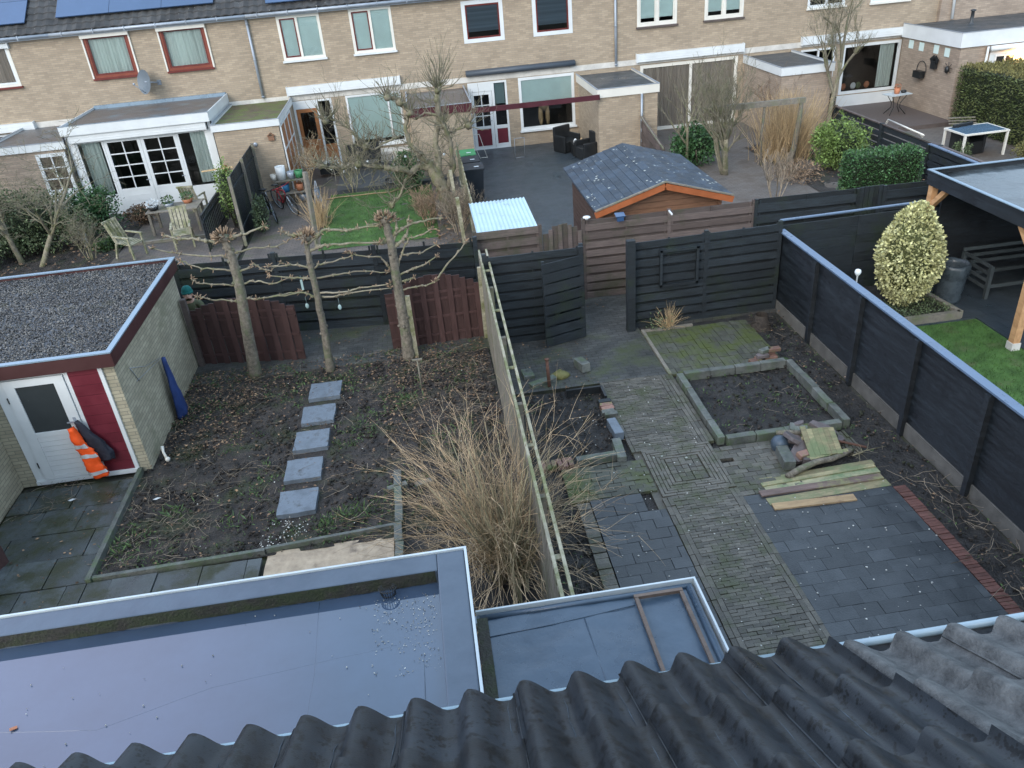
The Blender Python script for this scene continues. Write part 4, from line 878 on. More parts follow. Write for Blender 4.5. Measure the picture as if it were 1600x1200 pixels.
for i in range(90):
    a = rng.uniform(0, 6.28); r_ = rng.uniform(.1, .22); arc(b, (6.15+.17*math.cos(a), 13.35+.17*math.sin(a), rng.uniform(0, .25)), (math.cos(a), math.sin(a), rng.uniform(-.3, .6)), r_*.6, .008, .1, 3, .2, 3)
b.thing('root_stump', mat('dark_root', (.055, .045, .038), .9, .4, 20, bump=.8), 'dark rooty stump on the soil by the black slatted fence', 'stump')
t = T('grass_tussock', (4.42, 13.78, 0), 'dry straw grass tussock in front of the black slatted fence', 'plant')
b = MB()
for _ in range(90):
    a = rng.uniform(0, 6.28); e = rng.uniform(.6, 1.5); arc(b, (4.42+rng.gauss(0, .05), 13.78+rng.gauss(0, .03), 0), (math.cos(a)*math.cos(e), math.sin(a)*math.cos(e)*.7, math.sin(e)), rng.uniform(.25, .62), .007, rng.uniform(0, .16), 5, .06, 3)
b.build('blades', K['straw'], t)
b = MB()
for _ in range(110): b.leaf((4.22+rng.gauss(0, .14), 13.75+rng.gauss(0, .05), abs(rng.gauss(.12, .15))), .05, .6)
b.build('leaves', K['evergreen'], t)
# rubble pile
q = [('kerb', 4.72, 9.02, .0, .42, .17, .19, 1.45, (0, 0), 'block', 'mossy concrete block standing clear at the left of the rubble pile')]
for n_, x, y, z, L, w_, h_, a, tl, m_, l in q: block(x, y, z, L, w_, h_, a, l, None, tl, m_)
def rock(x, y, z, sx, sy, sz, a, tl, label, m='rubble'):
    b = MB(); n = 6; pts = []; sx *= 1.25; sy *= 1.25; sz *= 1.2; z += .02
    R = Matrix.Rotation(a, 3, 'Z') @ Matrix.Rotation(tl[0], 3, 'X') @ Matrix.Rotation(tl[1], 3, 'Y'); vs = []
    rr_ = [rng.uniform(.75, 1.15) for _ in range(n)]
    for zz in (-.5, .5):
        for k in range(n):
            an = 2*math.pi*k/n+.3; vs.append(Vector((x, y, z))+R @ Vector((sx*.5*rr_[k]*math.cos(an), sy*.5*rr_[k]*math.sin(an), sz*zz*(1+.2*rng.random()))))
    b.add(vs, [tuple(range(n, 2*n)), tuple(reversed(range(n)))]+[(i, (i+1) % n, n+(i+1) % n, n+i) for i in range(n)])
    o = b.thing('broken_slab', K[m], label, 'stone', 'broken stones in the rubble pile'); bv = o.modifiers.new('b', 'BEVEL'); bv.width = .006
rock(4.98, 9.10, .10, .40, .26, .07, .9, (.35, -.3), 'dark purple-grey broken slab between the green block and the yellow plank panel')
rock(5.06, 9.36, .16, .34, .24, .05, .2, (.2, .2), 'purple-grey slab lying at the back of the rubble pile')
rock(5.50, 9.44, .20, .36, .15, .06, -.5, (.1, .35), 'long brown stone resting on the near kerb of the raised bed')
rock(5.22, 9.45, .20, .28, .2, .05, .6, (.2, -.2), 'green-topped slab behind the yellow plank panel', 'mossbrick')
rock(5.15, 9.56, .27, .17, .1, .05, .3, (0, 0), 'small grey stone at the top of the rubble pile')
rock(4.93, 9.28, .24, .30, .22, .05, 1.6, (.55, .1), 'grey slab leaning beside the upturned pot on the rubble pile')
rock(5.66, 9.30, .06, .26, .16, .05, .4, (0, .1), 'flat dark stone right of the yellow plank panel on the brick patch')
rock(5.1, 8.98, .05, .3, .25, .09, .3, (0, .1), 'dark stone underneath the yellow plank panel')
b = MB(); pr = [(.115, 0), (.13, .05), (.135, .11), (.11, .17), (.06, .205), (.0, .215)]
b.lathe((4.78, 9.36, .04), [(r, z) for r, z in pr], 16); b.box(4.66, 4.9, 9.20, 9.24, .02, .12); b.thing('plastic_pot', mat('blue_grey_plastic', (.06, .085, .115), .35, .2, 6), 'upturned blue-grey plastic pot at the left of the rubble pile', 'pot')
t = T('wooden_pallet', (5.28, 9.05, 0), 'yellowish mossy panel of short planks lying tilted on the rubble pile', 'plank panel')
b = MB(); c = Vector((5.30, 9.12, .24)); R = Matrix.Rotation(-.08, 3, 'Z') @ Matrix.Rotation(.42, 3, 'X')
for i in range(6):
    cc = c+R @ Vector((-.2+.082*i, rng.gauss(0, .008), 0)); b.obox(cc, (.079, .46 if i else .56, .022), -.08, (.42, 0))
b.build('planks', K['planky'], t)
b = MB(); cc = c+R @ Vector((.05, -.22, -.02)); b.obox(cc, (.62, .05, .03), .12, (.42, 0)); cc = c+R @ Vector((0, .1, -.04)); b.obox(cc, (.5, .05, .03), -.08, (.42, 0)); b.build('batten', K['planky'], t)
b = MB(); b.bar((5.0, 8.93, .12), (5.12, 8.92, .12), .05, .05); b.thing('short_batten', K['planky'], 'short square pale batten end at the left foot of the yellow plank panel', 'batten')
b = MB(); b.bar((5.4, 8.95, .14), (5.72, 9.0, .10), .05, .03); b.thing('short_batten', K['planky'], 'short pale batten sticking out right under the yellow plank panel', 'batten')
b = MB(); b.bar((5.45, 9.3, .16), (6.0, 9.06, .06), .035, .02); b.thing('iron_strip', K['rust'], 'thin rusty strip right of the yellow plank panel', 'strip')
b = MB(); P = [G(1230, 745, .07), G(1250, 733, .1), G(1275, 722, .12), G(1300, 717, .11), G(1318, 709, .1), G(1332, 703, .08)]; b.tube(P, [.045, .05, .045, .042, .04, .035], 8)
for i in (0, 1, 3): arc(b, P[i], (rng.gauss(0, 1), rng.gauss(0, 1), .5), .12, .012, 0, 3, .1, 4)
b.thing('branch_log', K['bark'], 'thick crooked branch lying between the plank panel and the loose planks', 'branch')
b = MB(); P = [G(1332, 712, .08), G(1355, 703, .1), G(1385, 697, .06)]; b.tube(P, [.012, .008, .005], 5)
for _ in range(14): arc(b, P[0].lerp(P[1], rng.random()), (rng.gauss(0, 1), rng.gauss(0, 1), .4), .2, .003, .1, 4, .2, 3)
b.thing('dead_branch', K['stemold'], 'thin dark twiggy branch pointing to the black board fence from the pile', 'branch')
pl = [((1188, 752), (1364, 722), .10, .03, 'planky', 'greenish plank farthest from the camera, beside the crooked branch'), ((1190, 758), (1366, 727), .075, .05, 'planky', 'thin greenish plank second in the row of loose planks'), ((1195, 764), (1372, 734), .12, .03, 'plankp', 'broad green plank third in the row of loose planks'),
      ((1188, 772), (1378, 744), .12, .06, 'plankd', 'plank with a dark purple stained left end in the row'), ((1200, 785), (1388, 754), .15, .035, 'planky', 'longest green plank reaching furthest right in the row'), ((1208, 792), (1336, 777), .13, .05, 'planko', 'short brown plank nearest the camera on the dark tiles')]
for (a_, e, wd, z, m_, l) in pl:
    p, q = G(*a_, z), G(*e, z); b = MB(); b.bar(p, q, wd, .024); b.thing('loose_plank', K[m_], l, 'plank', 'loose planks lying on the dark tiles')
b = MB(); q = G(1362, 999, .05)
for _ in range(16): b.ball((q.x+rng.gauss(0, .025), q.y+rng.gauss(0, .015), .05), rng.uniform(.006, .02), 6)
b.thing('plaster_spill', K['white'], 'small white splash on the dark tiles near the gutter', 'splash')
for x, y, z, L, r, an, l in ((5.08, 9.22, .12, .42, .055, .5, 'short mossy log lying behind the yellow plank panel in the rubble pile'), (4.95, 9.46, .22, .36, .045, -.3, 'short grey log resting at the back left of the rubble pile'), (5.55, 9.22, .09, .40, .04, .9, 'thin mossy log right of the yellow plank panel')):
    b = MB(); dx_, dy_ = math.cos(an)*L/2, math.sin(an)*L/2; b.tube([(x-dx_, y-dy_, z), (x, y, z+.01), (x+dx_, y+dy_, z+.015)], [r, r*1.05, r*.9], 9); b.thing('log', K['bark'], l, 'log')
block(5.0, 9.0, .10, .24, .11, .08, .3, 'reddish brick on the left front slope of the rubble pile', None, (.2, .1), 'cobble', 'brick', 'brick')
block(5.12, 9.50, .20, .26, .14, .09, -.4, 'mossy block standing at the back of the rubble pile against the kerb', None, (.3, .2), 'block')
# solar light box and finial
b = MB(); q = W(968, 345, 15.6); b.obox((q.x, 15.57, 1.86), (.20, .16, .02), 0, (.25, 0)); b.box(q.x-.07, q.x+.07, 15.50, 15.58, 1.74, 1.83)
b.thing('solar_light', K['solar'], 'small solar wall light on top of the weathered brown fence', 'light')
b = MB(); q = W(917, 342, 15.6); b.lathe((q.x, 15.62, 1.83), [(.03, 0), (.03, .03), (.085, .04), (.07, .06), (0, .075)], 12); b.thing('solar_post_light', K['white'], 'round white solar light on the left post of the weathered brown fence', 'light')
b = MB(); q = XP(1337, 420, 7.0); b.lathe((7.05, q.y, 1.0), [(.012, 0), (.012, .60), (.025, .62), (.04, .64), (.055, .68), (.045, .72), (.0, .74)], 12); b.thing('garden_finial', K['white'], 'small white ball ornament just above the light fence cap', 'ornament')

# ================================================================ RIGHT NEIGHBOUR
terrain('lawn', 6.9, 10.1, 4.0, 12.55, .12, .0, .015, 1.5, K['grass'])
b = MB(); reg = (7.6, 10.05, 9.5, 12.5)
def blade(b, x, y, h=.05): b.leaf((x, y, 0), rng.uniform(.6, 1.2)*h, .18, Vector((rng.gauss(0, .35), rng.gauss(0, .35), 1)))
scatter(9000, reg, lambda x, y: blade(b, x, y)); b.struct('grass', K['grass'], 'stuff')
b = MB(); b.box(6.87, 16.5, 12.55, 14.42, -.04, .03, .5); b.box(10.101, 16.5, 4.0, 12.549, -.04, .031, .5); b.struct('dark_terrace', K['darkpatio'])
t = T('pergola', (12, 13, 0), 'black edged pergola with transparent wet roof and oiled wooden posts', 'pergola')
px0, px1, py0, py1, pz = 9.86, 14.5, 10.9, 14.46, 2.40
b = MB(); b.box(px0, px0+.03, py0, py1, pz-.27, pz, .5); b.box(px0+.031, px1, py1-.03, py1, pz-.27, pz, .5); b.box(px0+.031, px1, py0, py0+.03, pz-.27, pz, .5); b.box(px1, px1+.03, py0, py1, pz-.27, pz, .5); b.build('fascia', K['fencedark'], t)
b = MB(); b.box(px0-.02, px0+.05, py0, py1+.02, pz+.003, pz+.02, .5); b.box(px0+.051, px1, py1-.05, py1+.02, pz+.003, pz+.02, .5); b.build('edge_trim', K['trimalu'], t)
b = MB(); b.box(px0+.035, px1-.001, py0+.035, py1-.035, pz-.10, pz-.085, .5)
b.build('roof_sheet', mat('wet_roof_sheet', (.018, .02, .022), .12, .5, 1.6, bump=.3, bs=5, c2=(.10, .12, .13), ior=1.4), t)
b = MB(); b.box(px0+.04, px0+.14, py0+.03, py1-.04, pz-.29-.0, pz-.12, .6); b.build('beam', K['beamwood'], t)
b = MB()
for k in range(5): b.box(px0+.9*k+.8, px0+.9*k+.86, py0+.05, py1-.05, pz-.26, pz-.12)
b.build('rafter', K['beamwood'], t)
for (x, y) in ((px0+.09, py1-.12), (px0+.09, 11.31), (px1-.2, py1-.12)):
    b = MB(); b.box(x-.065, x+.065, y-.065, y+.065, .14, pz-.29, .5); p_ = b.build('post', K['beamwood'], t)
    b = MB(); b.box(x-.08, x+.08, y-.08, y+.08, 0, .14, .5); b.build('footing', K['concrete'], p_)
b = MB(); b.bar((px0+.09, py1-.15, 1.72), (px0+.09, py1-.55, 2.13), .10, .10, (1, 0, 0)); b.build('brace', K['beamwood'], t)
b = MB(); b.bar((px0+.09, 11.34, 1.68), (px0+.09, 11.80, 2.13), .10, .10, (1, 0, 0)); b.build('brace', K['beamwood'], t)
b = MB(); z = .05
while z < 2.1: b.box(10.25, 15, 14.43, 14.46, z, z+.143); z += .145
b.thing('plank_wall', K['fencedark'], 'black plank rear wall under the pergola', 'wall')
b = MB(); z = .05
while z < 2.1: b.box(14.52, 14.55, 10.9, 14.42, z, z+.143); z += .145
b.thing('plank_wall', K['fencedark'], 'black plank side wall at the far right of the pergola', 'wall')
t = T('trash_bin', (10.05, 13.42, 0), 'grey barrel bin lined with a plastic bag beside the variegated bush', 'bin')
b = MB(); b.lathe((10.05, 13.42, .03), [(0, 0), (.23, 0), (.25, .05), (.265, .4), (.28, .74)], 20); b.build('barrel', K['bag'], t)
b = MB(); n = 28; vs = []
for r, z, w_ in ((.27, .50, .012), (.295, .60, .02), (.30, .72, .015), (.295, .79, .012), (.26, .80, .01), (.24, .70, .01), (.2, .35, .02)):
    for k in range(n): a = 2*math.pi*k/n; q_ = r+w_*math.sin(7*a+z*9)+.006*rng.random(); vs.append((10.05+q_*math.cos(a), 13.42+q_*math.sin(a), .03+z+w_*math.cos(5*a)*.8))
b.add(vs, [(j*n+k, j*n+(k+1) % n, (j+1)*n+(k+1) % n, (j+1)*n+k) for j in range(6) for k in range(n)], .5, True); b.build('bag_liner', K['bag'], t)
t = T('slatted_bench', (11.7, 13.7, 0), 'grey slatted garden sofa frame in the dark under the pergola', 'bench')
mm_ = mat('dark_grey_frame', (.05, .06, .062), .6, .2, 4)
b = MB(); x0_, x1_ = 10.75, 12.9
for y in (13.25, 14.1): b.bar((x0_, y, 0), (x0_, y, .72), .07, .07)
for z in (.25, .40, .55, .70): b.bar((x0_, 13.25, z), (x0_, 14.1, z), .03, .06)
b.build('arm_frame', mm_, t); b = MB(); b.bar((x0_, 13.3, .27), (x1_, 13.3, .27), .05, .07); b.bar((x0_, 14.0, .27), (x1_, 14.0, .27), .05, .07); b.build('seat_frame', mm_, t)
b = MB()
for z in (.45, .60, .75): b.bar((x0_, 14.15, z), (x1_, 14.15, z), .03, .07)
b.build('backrest', mm_, t)
t = T('outdoor_table', (12.0, 12.6, 0), 'dark outdoor table with slanted legs under the pergola', 'table')
b = MB(); b.box(11.35, 13.1, 12.3, 13.05, .70, .735); b.build('tabletop', mm_, t)
for x, y, dx, dy in ((11.5, 12.4, -.12, -.08), (11.5, 12.95, -.12, .08), (12.9, 12.4, .12, -.08), (12.9, 12.95, .12, .08)):
    b = MB(); b.bar((x, y, .70), (x+dx, y+dy, .03), .05, .05); b.build('leg', mm_, t)
# planter with ground cover
t = T('planter_edging', (9.2, 13.3, 0), 'low dark timber planter edging around the variegated bush', 'planter')
P4 = [(8.3, 12.62), (9.80, 12.62), (9.75, 13.5), (9.75, 14.35)]
for i, (p, q) in enumerate(((P4[0], P4[1]), ((9.80, 12.60), (9.62, 14.3)))):
    b = MB(); b.bar((*p, .08), (*q, .08), .10, .2); b.build('board', K['greywood'], t)
b = MB(); b.prism([(8.2, 12.66), (9.74, 12.66), (9.57, 14.3), (8.2, 14.3)], -.02, .12, .5); b.struct('planter_soil', K['soil2'])
b = MB()
for _ in range(1500): b.leaf((rng.uniform(8.5, 9.68), rng.uniform(12.68, 13.4), rng.uniform(.12, .24)), .045, .5)
b.struct('ground_cover', K['evergreen'], 'stuff')
def leafblob(b, c, r, n, sz, shape=None, asp=.6, shell=.35, lump=.13):
    for _ in range(n):
        d = Vector((rng.gauss(0, 1), rng.gauss(0, 1), rng.gauss(0, 1))).normalized(); q_ = 1-shell*rng.random()**1.5
        q_ *= 1+lump*noise.noise(Vector((d.x*2.3+c[0], d.y*2.3, d.z*2.3+c[2])))
        s_ = 1 if shape is None else shape(d.z)
        p = Vector((c[0]+d.x*r[0]*q_*s_, c[1]+d.y*r[1]*q_*s_, c[2]+d.z*r[2]*q_)); b.leaf(p, sz*rng.uniform(.7, 1.3), asp, d*.7+Vector((rng.gauss(0, .5), rng.gauss(0, .5), rng.gauss(0, .5))))
t = T('variegated_bush', (9.08, 13.25, 0), 'egg shaped cream and green variegated bush in the planter', 'bush')
b = MB(); shp = lambda z: 1-.30*max(0, z)+.03*z; leafblob(b, (8.98, 13.25, 1.20), (.60, .58, 1.0), 7500, .062, shp, .65, .22)
b.build('leaves', K['varieg'], t)
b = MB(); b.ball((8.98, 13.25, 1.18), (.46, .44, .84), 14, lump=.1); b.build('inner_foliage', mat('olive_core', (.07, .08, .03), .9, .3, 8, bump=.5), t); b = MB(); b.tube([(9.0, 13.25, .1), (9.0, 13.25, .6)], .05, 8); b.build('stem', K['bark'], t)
# curled hose and shears on the pavement etc
b = MB(); b.box(7.3, 7.36, 14.8, 15.2, 0, .02); b.thing('alley_batten', K['greywood'], 'loose batten lying in the alley behind the board fence', 'batten')
# ================================================================ FAR GROUND
YW = 30.1
b = MB(); b.box(-5.15, 1.08, 16.61, 30.1, -.05, .02, .5); b.struct('brick_yard', K['farpave'])
b = MB(); b.box(1.081, 7.35, 16.61, 30.1, -.05, .022, .5); b.struct('dark_patio', K['darkpatio'])
b = MB(); b.box(7.351, 14.1, 16.61, 30.1, -.05, .02, .5); b.struct('pale_paving', K['farpave2'])
b = MB(); b.box(14.101, 24, 16.61, 26.1, -.05, .021, .5); b.struct('lower_patio', K['farpave2'])
b = MB(); b.box(14.25, 18.35, 26.101, 30.1, -.05, .16, .5); b.struct('raised_deck', K['decking'])
b = MB(); b.box(-8.9, -5.30, 16.61, 27.0, -.05, .02, .5); b.struct('brown_terrace', K['farpave'])
b = MB(); b.box(-8.9, -6.3, 23.3, 23.4, .021, .10); b.thing('terrace_step', K['greywood'], 'low timber step across the brown terrace by the garden chair', 'step')
b = MB(); b.box(-2.9, 1.0, 26.3, 30.09, .021, .14, .5); b.struct('dark_terrace', K['bitumendark'])
terrain('planting_bed', -19, -8.9, 16.6, 30.05, .2, .0, .08, .6, K['soil']); terrain('planting_bed', 11.0, 14.0, 18.5, 26.5, .12, .03, .05, .8, K['soil'])
terrain('lawn', -3.1, .2, 20.9, 26.2, .15, .03, .02, 1.5, K['grass'])
b = MB(); scatter(13000, (-3.1, .2, 20.9, 26.2), lambda x, y: b.leaf((x, y, .03), rng.uniform(.03, .06), .2, Vector((rng.gauss(0, .35), rng.gauss(0, .35), 1)))); b.struct('grass', K['grass'], 'stuff')
b = MB(); scatter(1500, [(11.0, 14.0, 18.5, 26.5), (-13, -8.9, 20, 27), (-.2, 1.0, 17, 25)], lambda x, y: b.leaf((x, y, .08), rng.uniform(.05, .14), .6, flat=.7)); b.struct('leaf_litter', K['litter'], 'stuff')

# ================================================================ FAR HOUSES
def wallholes(b, x0, x1, z0, z1, holes, Y, depth=.16):
    xs = sorted({x0, x1, *[v for h in holes for v in h[:2]]}); zs = sorted({z0, z1, *[v for h in holes for v in h[2:4]]})
    for i in range(len(xs)-1):
        for j in range(len(zs)-1):
            cx_, cz_ = (xs[i]+xs[i+1])/2, (zs[j]+zs[j+1])/2
            if any(h[0] < cx_ < h[1] and h[2] < cz_ < h[3] for h in holes): continue
            b.quad((xs[i], Y, zs[j]), (xs[i+1], Y, zs[j]), (xs[i+1], Y, zs[j+1]), (xs[i], Y, zs[j+1]), tint=.5)
    for a, c, d, e in holes:
        b.quad((a, Y, d), (a, Y+depth, d), (a, Y+depth, e), (a, Y, e), tint=.5); b.quad((c, Y, d), (c, Y, e), (c, Y+depth, e), (c, Y+depth, d), tint=.5)
        b.quad((a, Y, e), (a, Y+depth, e), (c, Y+depth, e), (c, Y, e), tint=.5); b.quad((a, Y, d), (c, Y, d), (c, Y+depth, d), (a, Y+depth, d), tint=.5)
def ring(b, x0, x1, z0, z1, w_, y0, y1, bot=None):
    bt = w_ if bot is None else bot
    b.box(x0, x0+w_, y0, y1, z0, z1, .5); b.box(x1-w_, x1, y0, y1, z0, z1, .5); b.box(x0+w_, x1-w_, y0, y1, z1-w_, z1, .5); b.box(x0+w_, x1-w_, y0, y1, z0, z0+bt, .5)
def wavy(b, x0, x1, z0, z1, y, amp=.02, per=.11):
    n = max(4, int((x1-x0)/.02)); vs = []
    for i in range(n+1):
        x = x0+(x1-x0)*i/n; yy = y+amp*math.sin(x*6.28/per)+amp*.6*math.sin(x*17.3)
        vs += [(x, yy, z0), (x, yy, z1)]
    b.add(vs, [(2*i, 2*i+2, 2*i+3, 2*i+1) for i in range(n)], .5, True)
def window(h, x0, x1, z0, z1, frame='white', fw=.07, mull=(), sash=None, sashw=.06, sashes=None, curtain=None, cz0=None, sill=None, Y=YW, wav=0, gl='glass', name='window', extra=None):
    b = MB(); ring(b, x0, x1, z0, z1, fw, Y-.015, Y+.07)
    for m_ in mull: b.box(m_-fw*.45, m_+fw*.45, Y-.012, Y+.068, z0+fw, z1-fw, .5)
    f_ = b.build(name, K[frame], h)
    if sash:
        ed = [x0+fw]+[v for m_ in mull for v in (m_-fw*.45, m_+fw*.45)]+[x1-fw]; b = MB()
        for i in range(0, len(ed), 2):
            if sashes is None or i//2 in sashes: ring(b, ed[i]+.004, ed[i+1]-.004, z0+fw+.004, z1-fw-.004, sashw, Y+.002, Y+.06)
        b.build('sash', K[sash], f_)
    b = MB(); b.quad((x0+.01, Y+.045, z0+.01), (x1-.01, Y+.045, z0+.01), (x1-.01, Y+.045, z1-.01), (x0+.01, Y+.045, z1-.01), tint=.5); b.build('pane', K[gl], f_)
    if curtain:
        b = MB(); c0 = z0 if cz0 is None else cz0
        if wav: wavy(b, x0+.02, x1-.02, c0, z1-.01, Y+.10, .012)
        else: b.box(x0+.02, x1-.02, Y+.055, Y+.06, c0, z1-.01, .5)
        b.build('curtain', K[curtain], f_)
    if sill:
        b = MB(); b.box(x0-.04, x1+.04, Y-.09, Y+.02, z0-.06, z0-.002, .5); b.build('sill', K[sill], f_)
    return f_
def house(x0, x1, label, holes, wallm='brick', roofy=True, band=True, Y=YW):
    t = T('terraced_house', ((x0+x1)/2, Y+4, 0), label, 'house', None)
    b = MB(); wallholes(b, x0, x1, 0, 5.36, holes, Y)
    b.quad((x0, Y, 0), (x0, Y+8, 0), (x0, Y+8, 5.3), (x0, Y, 5.3), tint=.5); b.quad((x1, Y, 0), (x1, Y, 5.3), (x1, Y+8, 5.3), (x1, Y+8, 0), tint=.5); b.quad((x0, Y+8, 0), (x1, Y+8, 0), (x1, Y+8, 5.3), (x0, Y+8, 5.3), tint=.5)
    b.build('wall', K[wallm], t)
    b = MB(); b.box(x0+.01, x1-.01, Y+.25, Y+7.9, 2.5, 2.65); b.box(x0+.01, x1-.01, Y+1.9, Y+2.0, .03, 2.49); b.box(x0+.01, x1-.01, Y+2.2, Y+2.3, 2.66, 5.2); b.build('interior_floor', K['interior'], t)
    if band: b = MB(); b.box(x0+.002, x1-.002, Y-.02, Y-.001, 2.455, 2.64, .5); b.build('concrete_band', K['concrete'], t)
    # roof with tile courses
    b = MB(); a = math.radians(36); ny = 22; n = int((x1-x0)/.075); vs = []
    sx = (x1-x0)/n; courses = 14
    for j in range(courses):
        y0_ = Y-.22+j*.30*math.cos(a); z0_ = 5.37+j*.30*math.sin(a); vs = []
        for q_ in (0, 1):
            for i in range(n+1):
                hh = .020*(1+math.cos(2*math.pi*i/4))+(.03 if q_ == 0 else 0); vs.append((x0+sx*i, y0_+q_*.31*math.cos(a)-hh*math.sin(a), z0_+q_*.31*math.sin(a)+hh*math.cos(a)))
        m0 = n+1; vs2 = vs+[(v[0], v[1], v[2]-.03) for v in vs[:m0]]
        for i in range(n): b.add([vs2[i], vs2[i+1], vs2[m0+i+1], vs2[m0+i], vs2[2*m0+i], vs2[2*m0+i+1]], [(0, 1, 2, 3), (4, 5, 1, 0)], noise.noise(Vector((i//4*3.3, j*7.7, x0)))*.9+.5)
    b.quad((x0, Y-.2, 5.34), (x1, Y-.2, 5.34), (x1, Y+4.1, 5.34+4.3*math.tan(a)-.02), (x0, Y+4.1, 5.34+4.3*math.tan(a)-.02), tint=.5)
    b.quad((x0, Y+4.1, 8.44), (x1, Y+4.1, 8.44), (x1, Y+8.2, 5.3), (x0, Y+8.2, 5.3), tint=.5)
    b.build('roof', K['fartile'], t)
    b = MB(); b.tube([(x0, Y-.22, 5.30), (x1, Y-.22, 5.30)], .058, 8, .5)
    x = x0+.4
    while x < x1: b.box(x-.012, x+.012, Y-.285, Y-.15, 5.235, 5.372); x += 1.0
    b.box(x0, x1, Y-.15, Y-.001, 5.20, 5.34, .5)
    b.build('gutter', K['zinc'], t)
    return t
def shutter(h, x0, x1, z0, z1, m='white', Y=YW, d=.16):
    b = MB(); b.box(x0, x1, Y-d, Y-.001, z0, z1, .5)
    for k in (1, 2): b.box(x0+.03, x1-.03, Y-d-.006, Y-d+.002, z0+(z1-z0)*k/3-.006, z0+(z1-z0)*k/3+.006, .9)
    b.box(x0-.03, x0-.001, Y-d-.012, Y, z0-.02, z1+.02, .5); b.box(x1+.001, x1+.03, Y-d-.012, Y, z0-.02, z1+.02, .5)
    b.build('shutter_box', K[m], h)
def pipe(h, x, z0, z1, Y=YW, m='zinc'):
    b = MB(); b.tube([(x, Y-.07, z0), (x, Y-.07, z1)], .045, 8, .5); b.tube([(x, Y-.07, z1), (x, Y-.2, z1+.08)], .045, 8, .5)
    for z in (z0+.05, (z0+z1)/2, z1-.15): b.tube([(x, Y-.07, z-.02), (x, Y-.07, z+.02)], .055, 8, .5)
    b.build('downpipe', K[m], h)
def ext(h, x0, x1, Yf, z, fh=.24, wallm='brick', roofm='bitumendark', fm='white', over=.06, lowroof=.06, Yb=YW, holes=()):
    b = MB(); zz = z-fh
    wallholes(b, x0, x1, 0, z-.08, list(holes), Yf+over)
    b.quad((x0, Yf+over, 0), (x0, Yf+over, z-.08), (x0, Yb, z-.08), (x0, Yb, 0), tint=.5); b.quad((x1, Yf+over, 0), (x1, Yb, 0), (x1, Yb, z-.08), (x1, Yf+over, z-.08), tint=.5)
    e = b.build('extension', K[wallm], h)
    b = MB(); b.box(x0-over+.031, x1+over-.031, Yf+.031, Yb-.002, z-.09, z-lowroof, .5); b.build('flat_roof', K[roofm], e)
    b = MB(); b.box(x0-over, x1+over, Yf, Yf+.03, zz, z, .5); b.box(x0-over, x0-over+.03, Yf+.031, Yb-.003, zz, z, .5); b.box(x1+over-.03, x1+over, Yf+.031, Yb-.003, zz, z, .5); b.build('fascia', K[fm], e)
    b = MB(); b.box(x0-over-.01, x1+over+.01, Yf-.01, Yf+.04, z+.002, z+.02, .5); b.box(x0-over-.01, x0-over+.04, Yf+.041, Yb-.003, z+.002, z+.02, .5); b.box(x1+over-.04, x1+over+.01, Yf+.041, Yb-.003, z+.002, z+.02, .5); b.build('roof_edge_trim', K['zinc'], e)
    return e
ZU0, ZU1 = 3.80, 5.17
# H0 / H1
w1 = (-14.6, -13.0, 3.84, 5.18)
H1 = house(-17.9, -11.52, 'far brick house at the extreme left edge with a curtained window', [w1, (-15.0, -13.2, .9, 2.35)])
window(H1, *w1, frame='cream', sash='white', curtain='tancurtain', wav=1, mull=(), sill='darkred'); shutter(H1, -14.62, -12.98, 5.03, 5.165, d=.10)
window(H1, -15.0, -13.2, .9, 2.35, curtain=None, gl='glassdark', mull=(-14.1,)); shutter(H1, -15.2, -13.05, 2.42, 2.68)
# H2
holes = [(-10.6, -9.15, 3.83, 5.17), (-8.14, -6.65, 3.83, 5.17)]
H2 = house(-11.519, -5.201, 'far house with red-brown windows, solar panels and a white garden room', holes)
for h_ in holes:
    f_ = window(H2, *h_, frame='redbrown', fw=.085, sash='darkred', sashw=.045, curtain='netcurtain', wav=1, sill='darkred')
    b = MB(); b.box(h_[0]-.055, h_[0]-.005, YW-.05, YW-.001, h_[2]-.03, h_[3]+.02, .5); b.box(h_[1]+.005, h_[1]+.055, YW-.05, YW-.001, h_[2]-.03, h_[3]+.02, .5); b.box(h_[0]-.055, h_[1]+.055, YW-.12, YW-.051, h_[3]-.08, h_[3]+.07, .5); b.build('shutter_rail', K['cream'], f_)
# garden room E2
YE = 26.65
b = MB(); b.box(-10.90, -10.80, YE+.2, YW-.01, 0, 2.66, .5); b.box(-10.80, -10.70, YE+.2, YE+.3, 0, 2.4, .5); b.box(-10.80, -6.56, YE+.2, YW-.14, 2.661, 2.79, .5); b.box(-6.56, -6.46, YE+.2, YW-.01, 0, 2.66, .5); b.box(-6.66, -6.56, YE+.2, YE+.3, 0, 2.4, .5); e2 = b.build('garden_room', K['white'], H2)
b = MB(); b.box(-10.95, -6.42, YE, YE+.03, 2.66, 2.94, .5); b.box(-10.95, -10.92, YE+.031, YW-.003, 2.66, 2.94, .5); b.box(-6.45, -6.42, YE+.031, YW-.003, 2.66, 2.94, .5); b.build('fascia', K['white'], e2)
b = MB(); b.box(-10.91, -6.46, YE+.031, YW-.13, 2.80, 2.87, .5); b.build('flat_roof', K['bitumen'], e2)
b = MB(); b.box(-10.91, -6.46, YW-.12, YW-.001, 2.80, 2.98, .5); b.build('flashing', K['trimalu'], e2)
b = MB(); b.box(-10.96, -6.41, YE-.01, YE+.04, 2.942, 2.955, .5); b.build('edge_trim', K['trimalu'], e2)
shutter(H2, -10.75, -6.62, 2.42, 2.655, Y=YE+.2, d=.14)
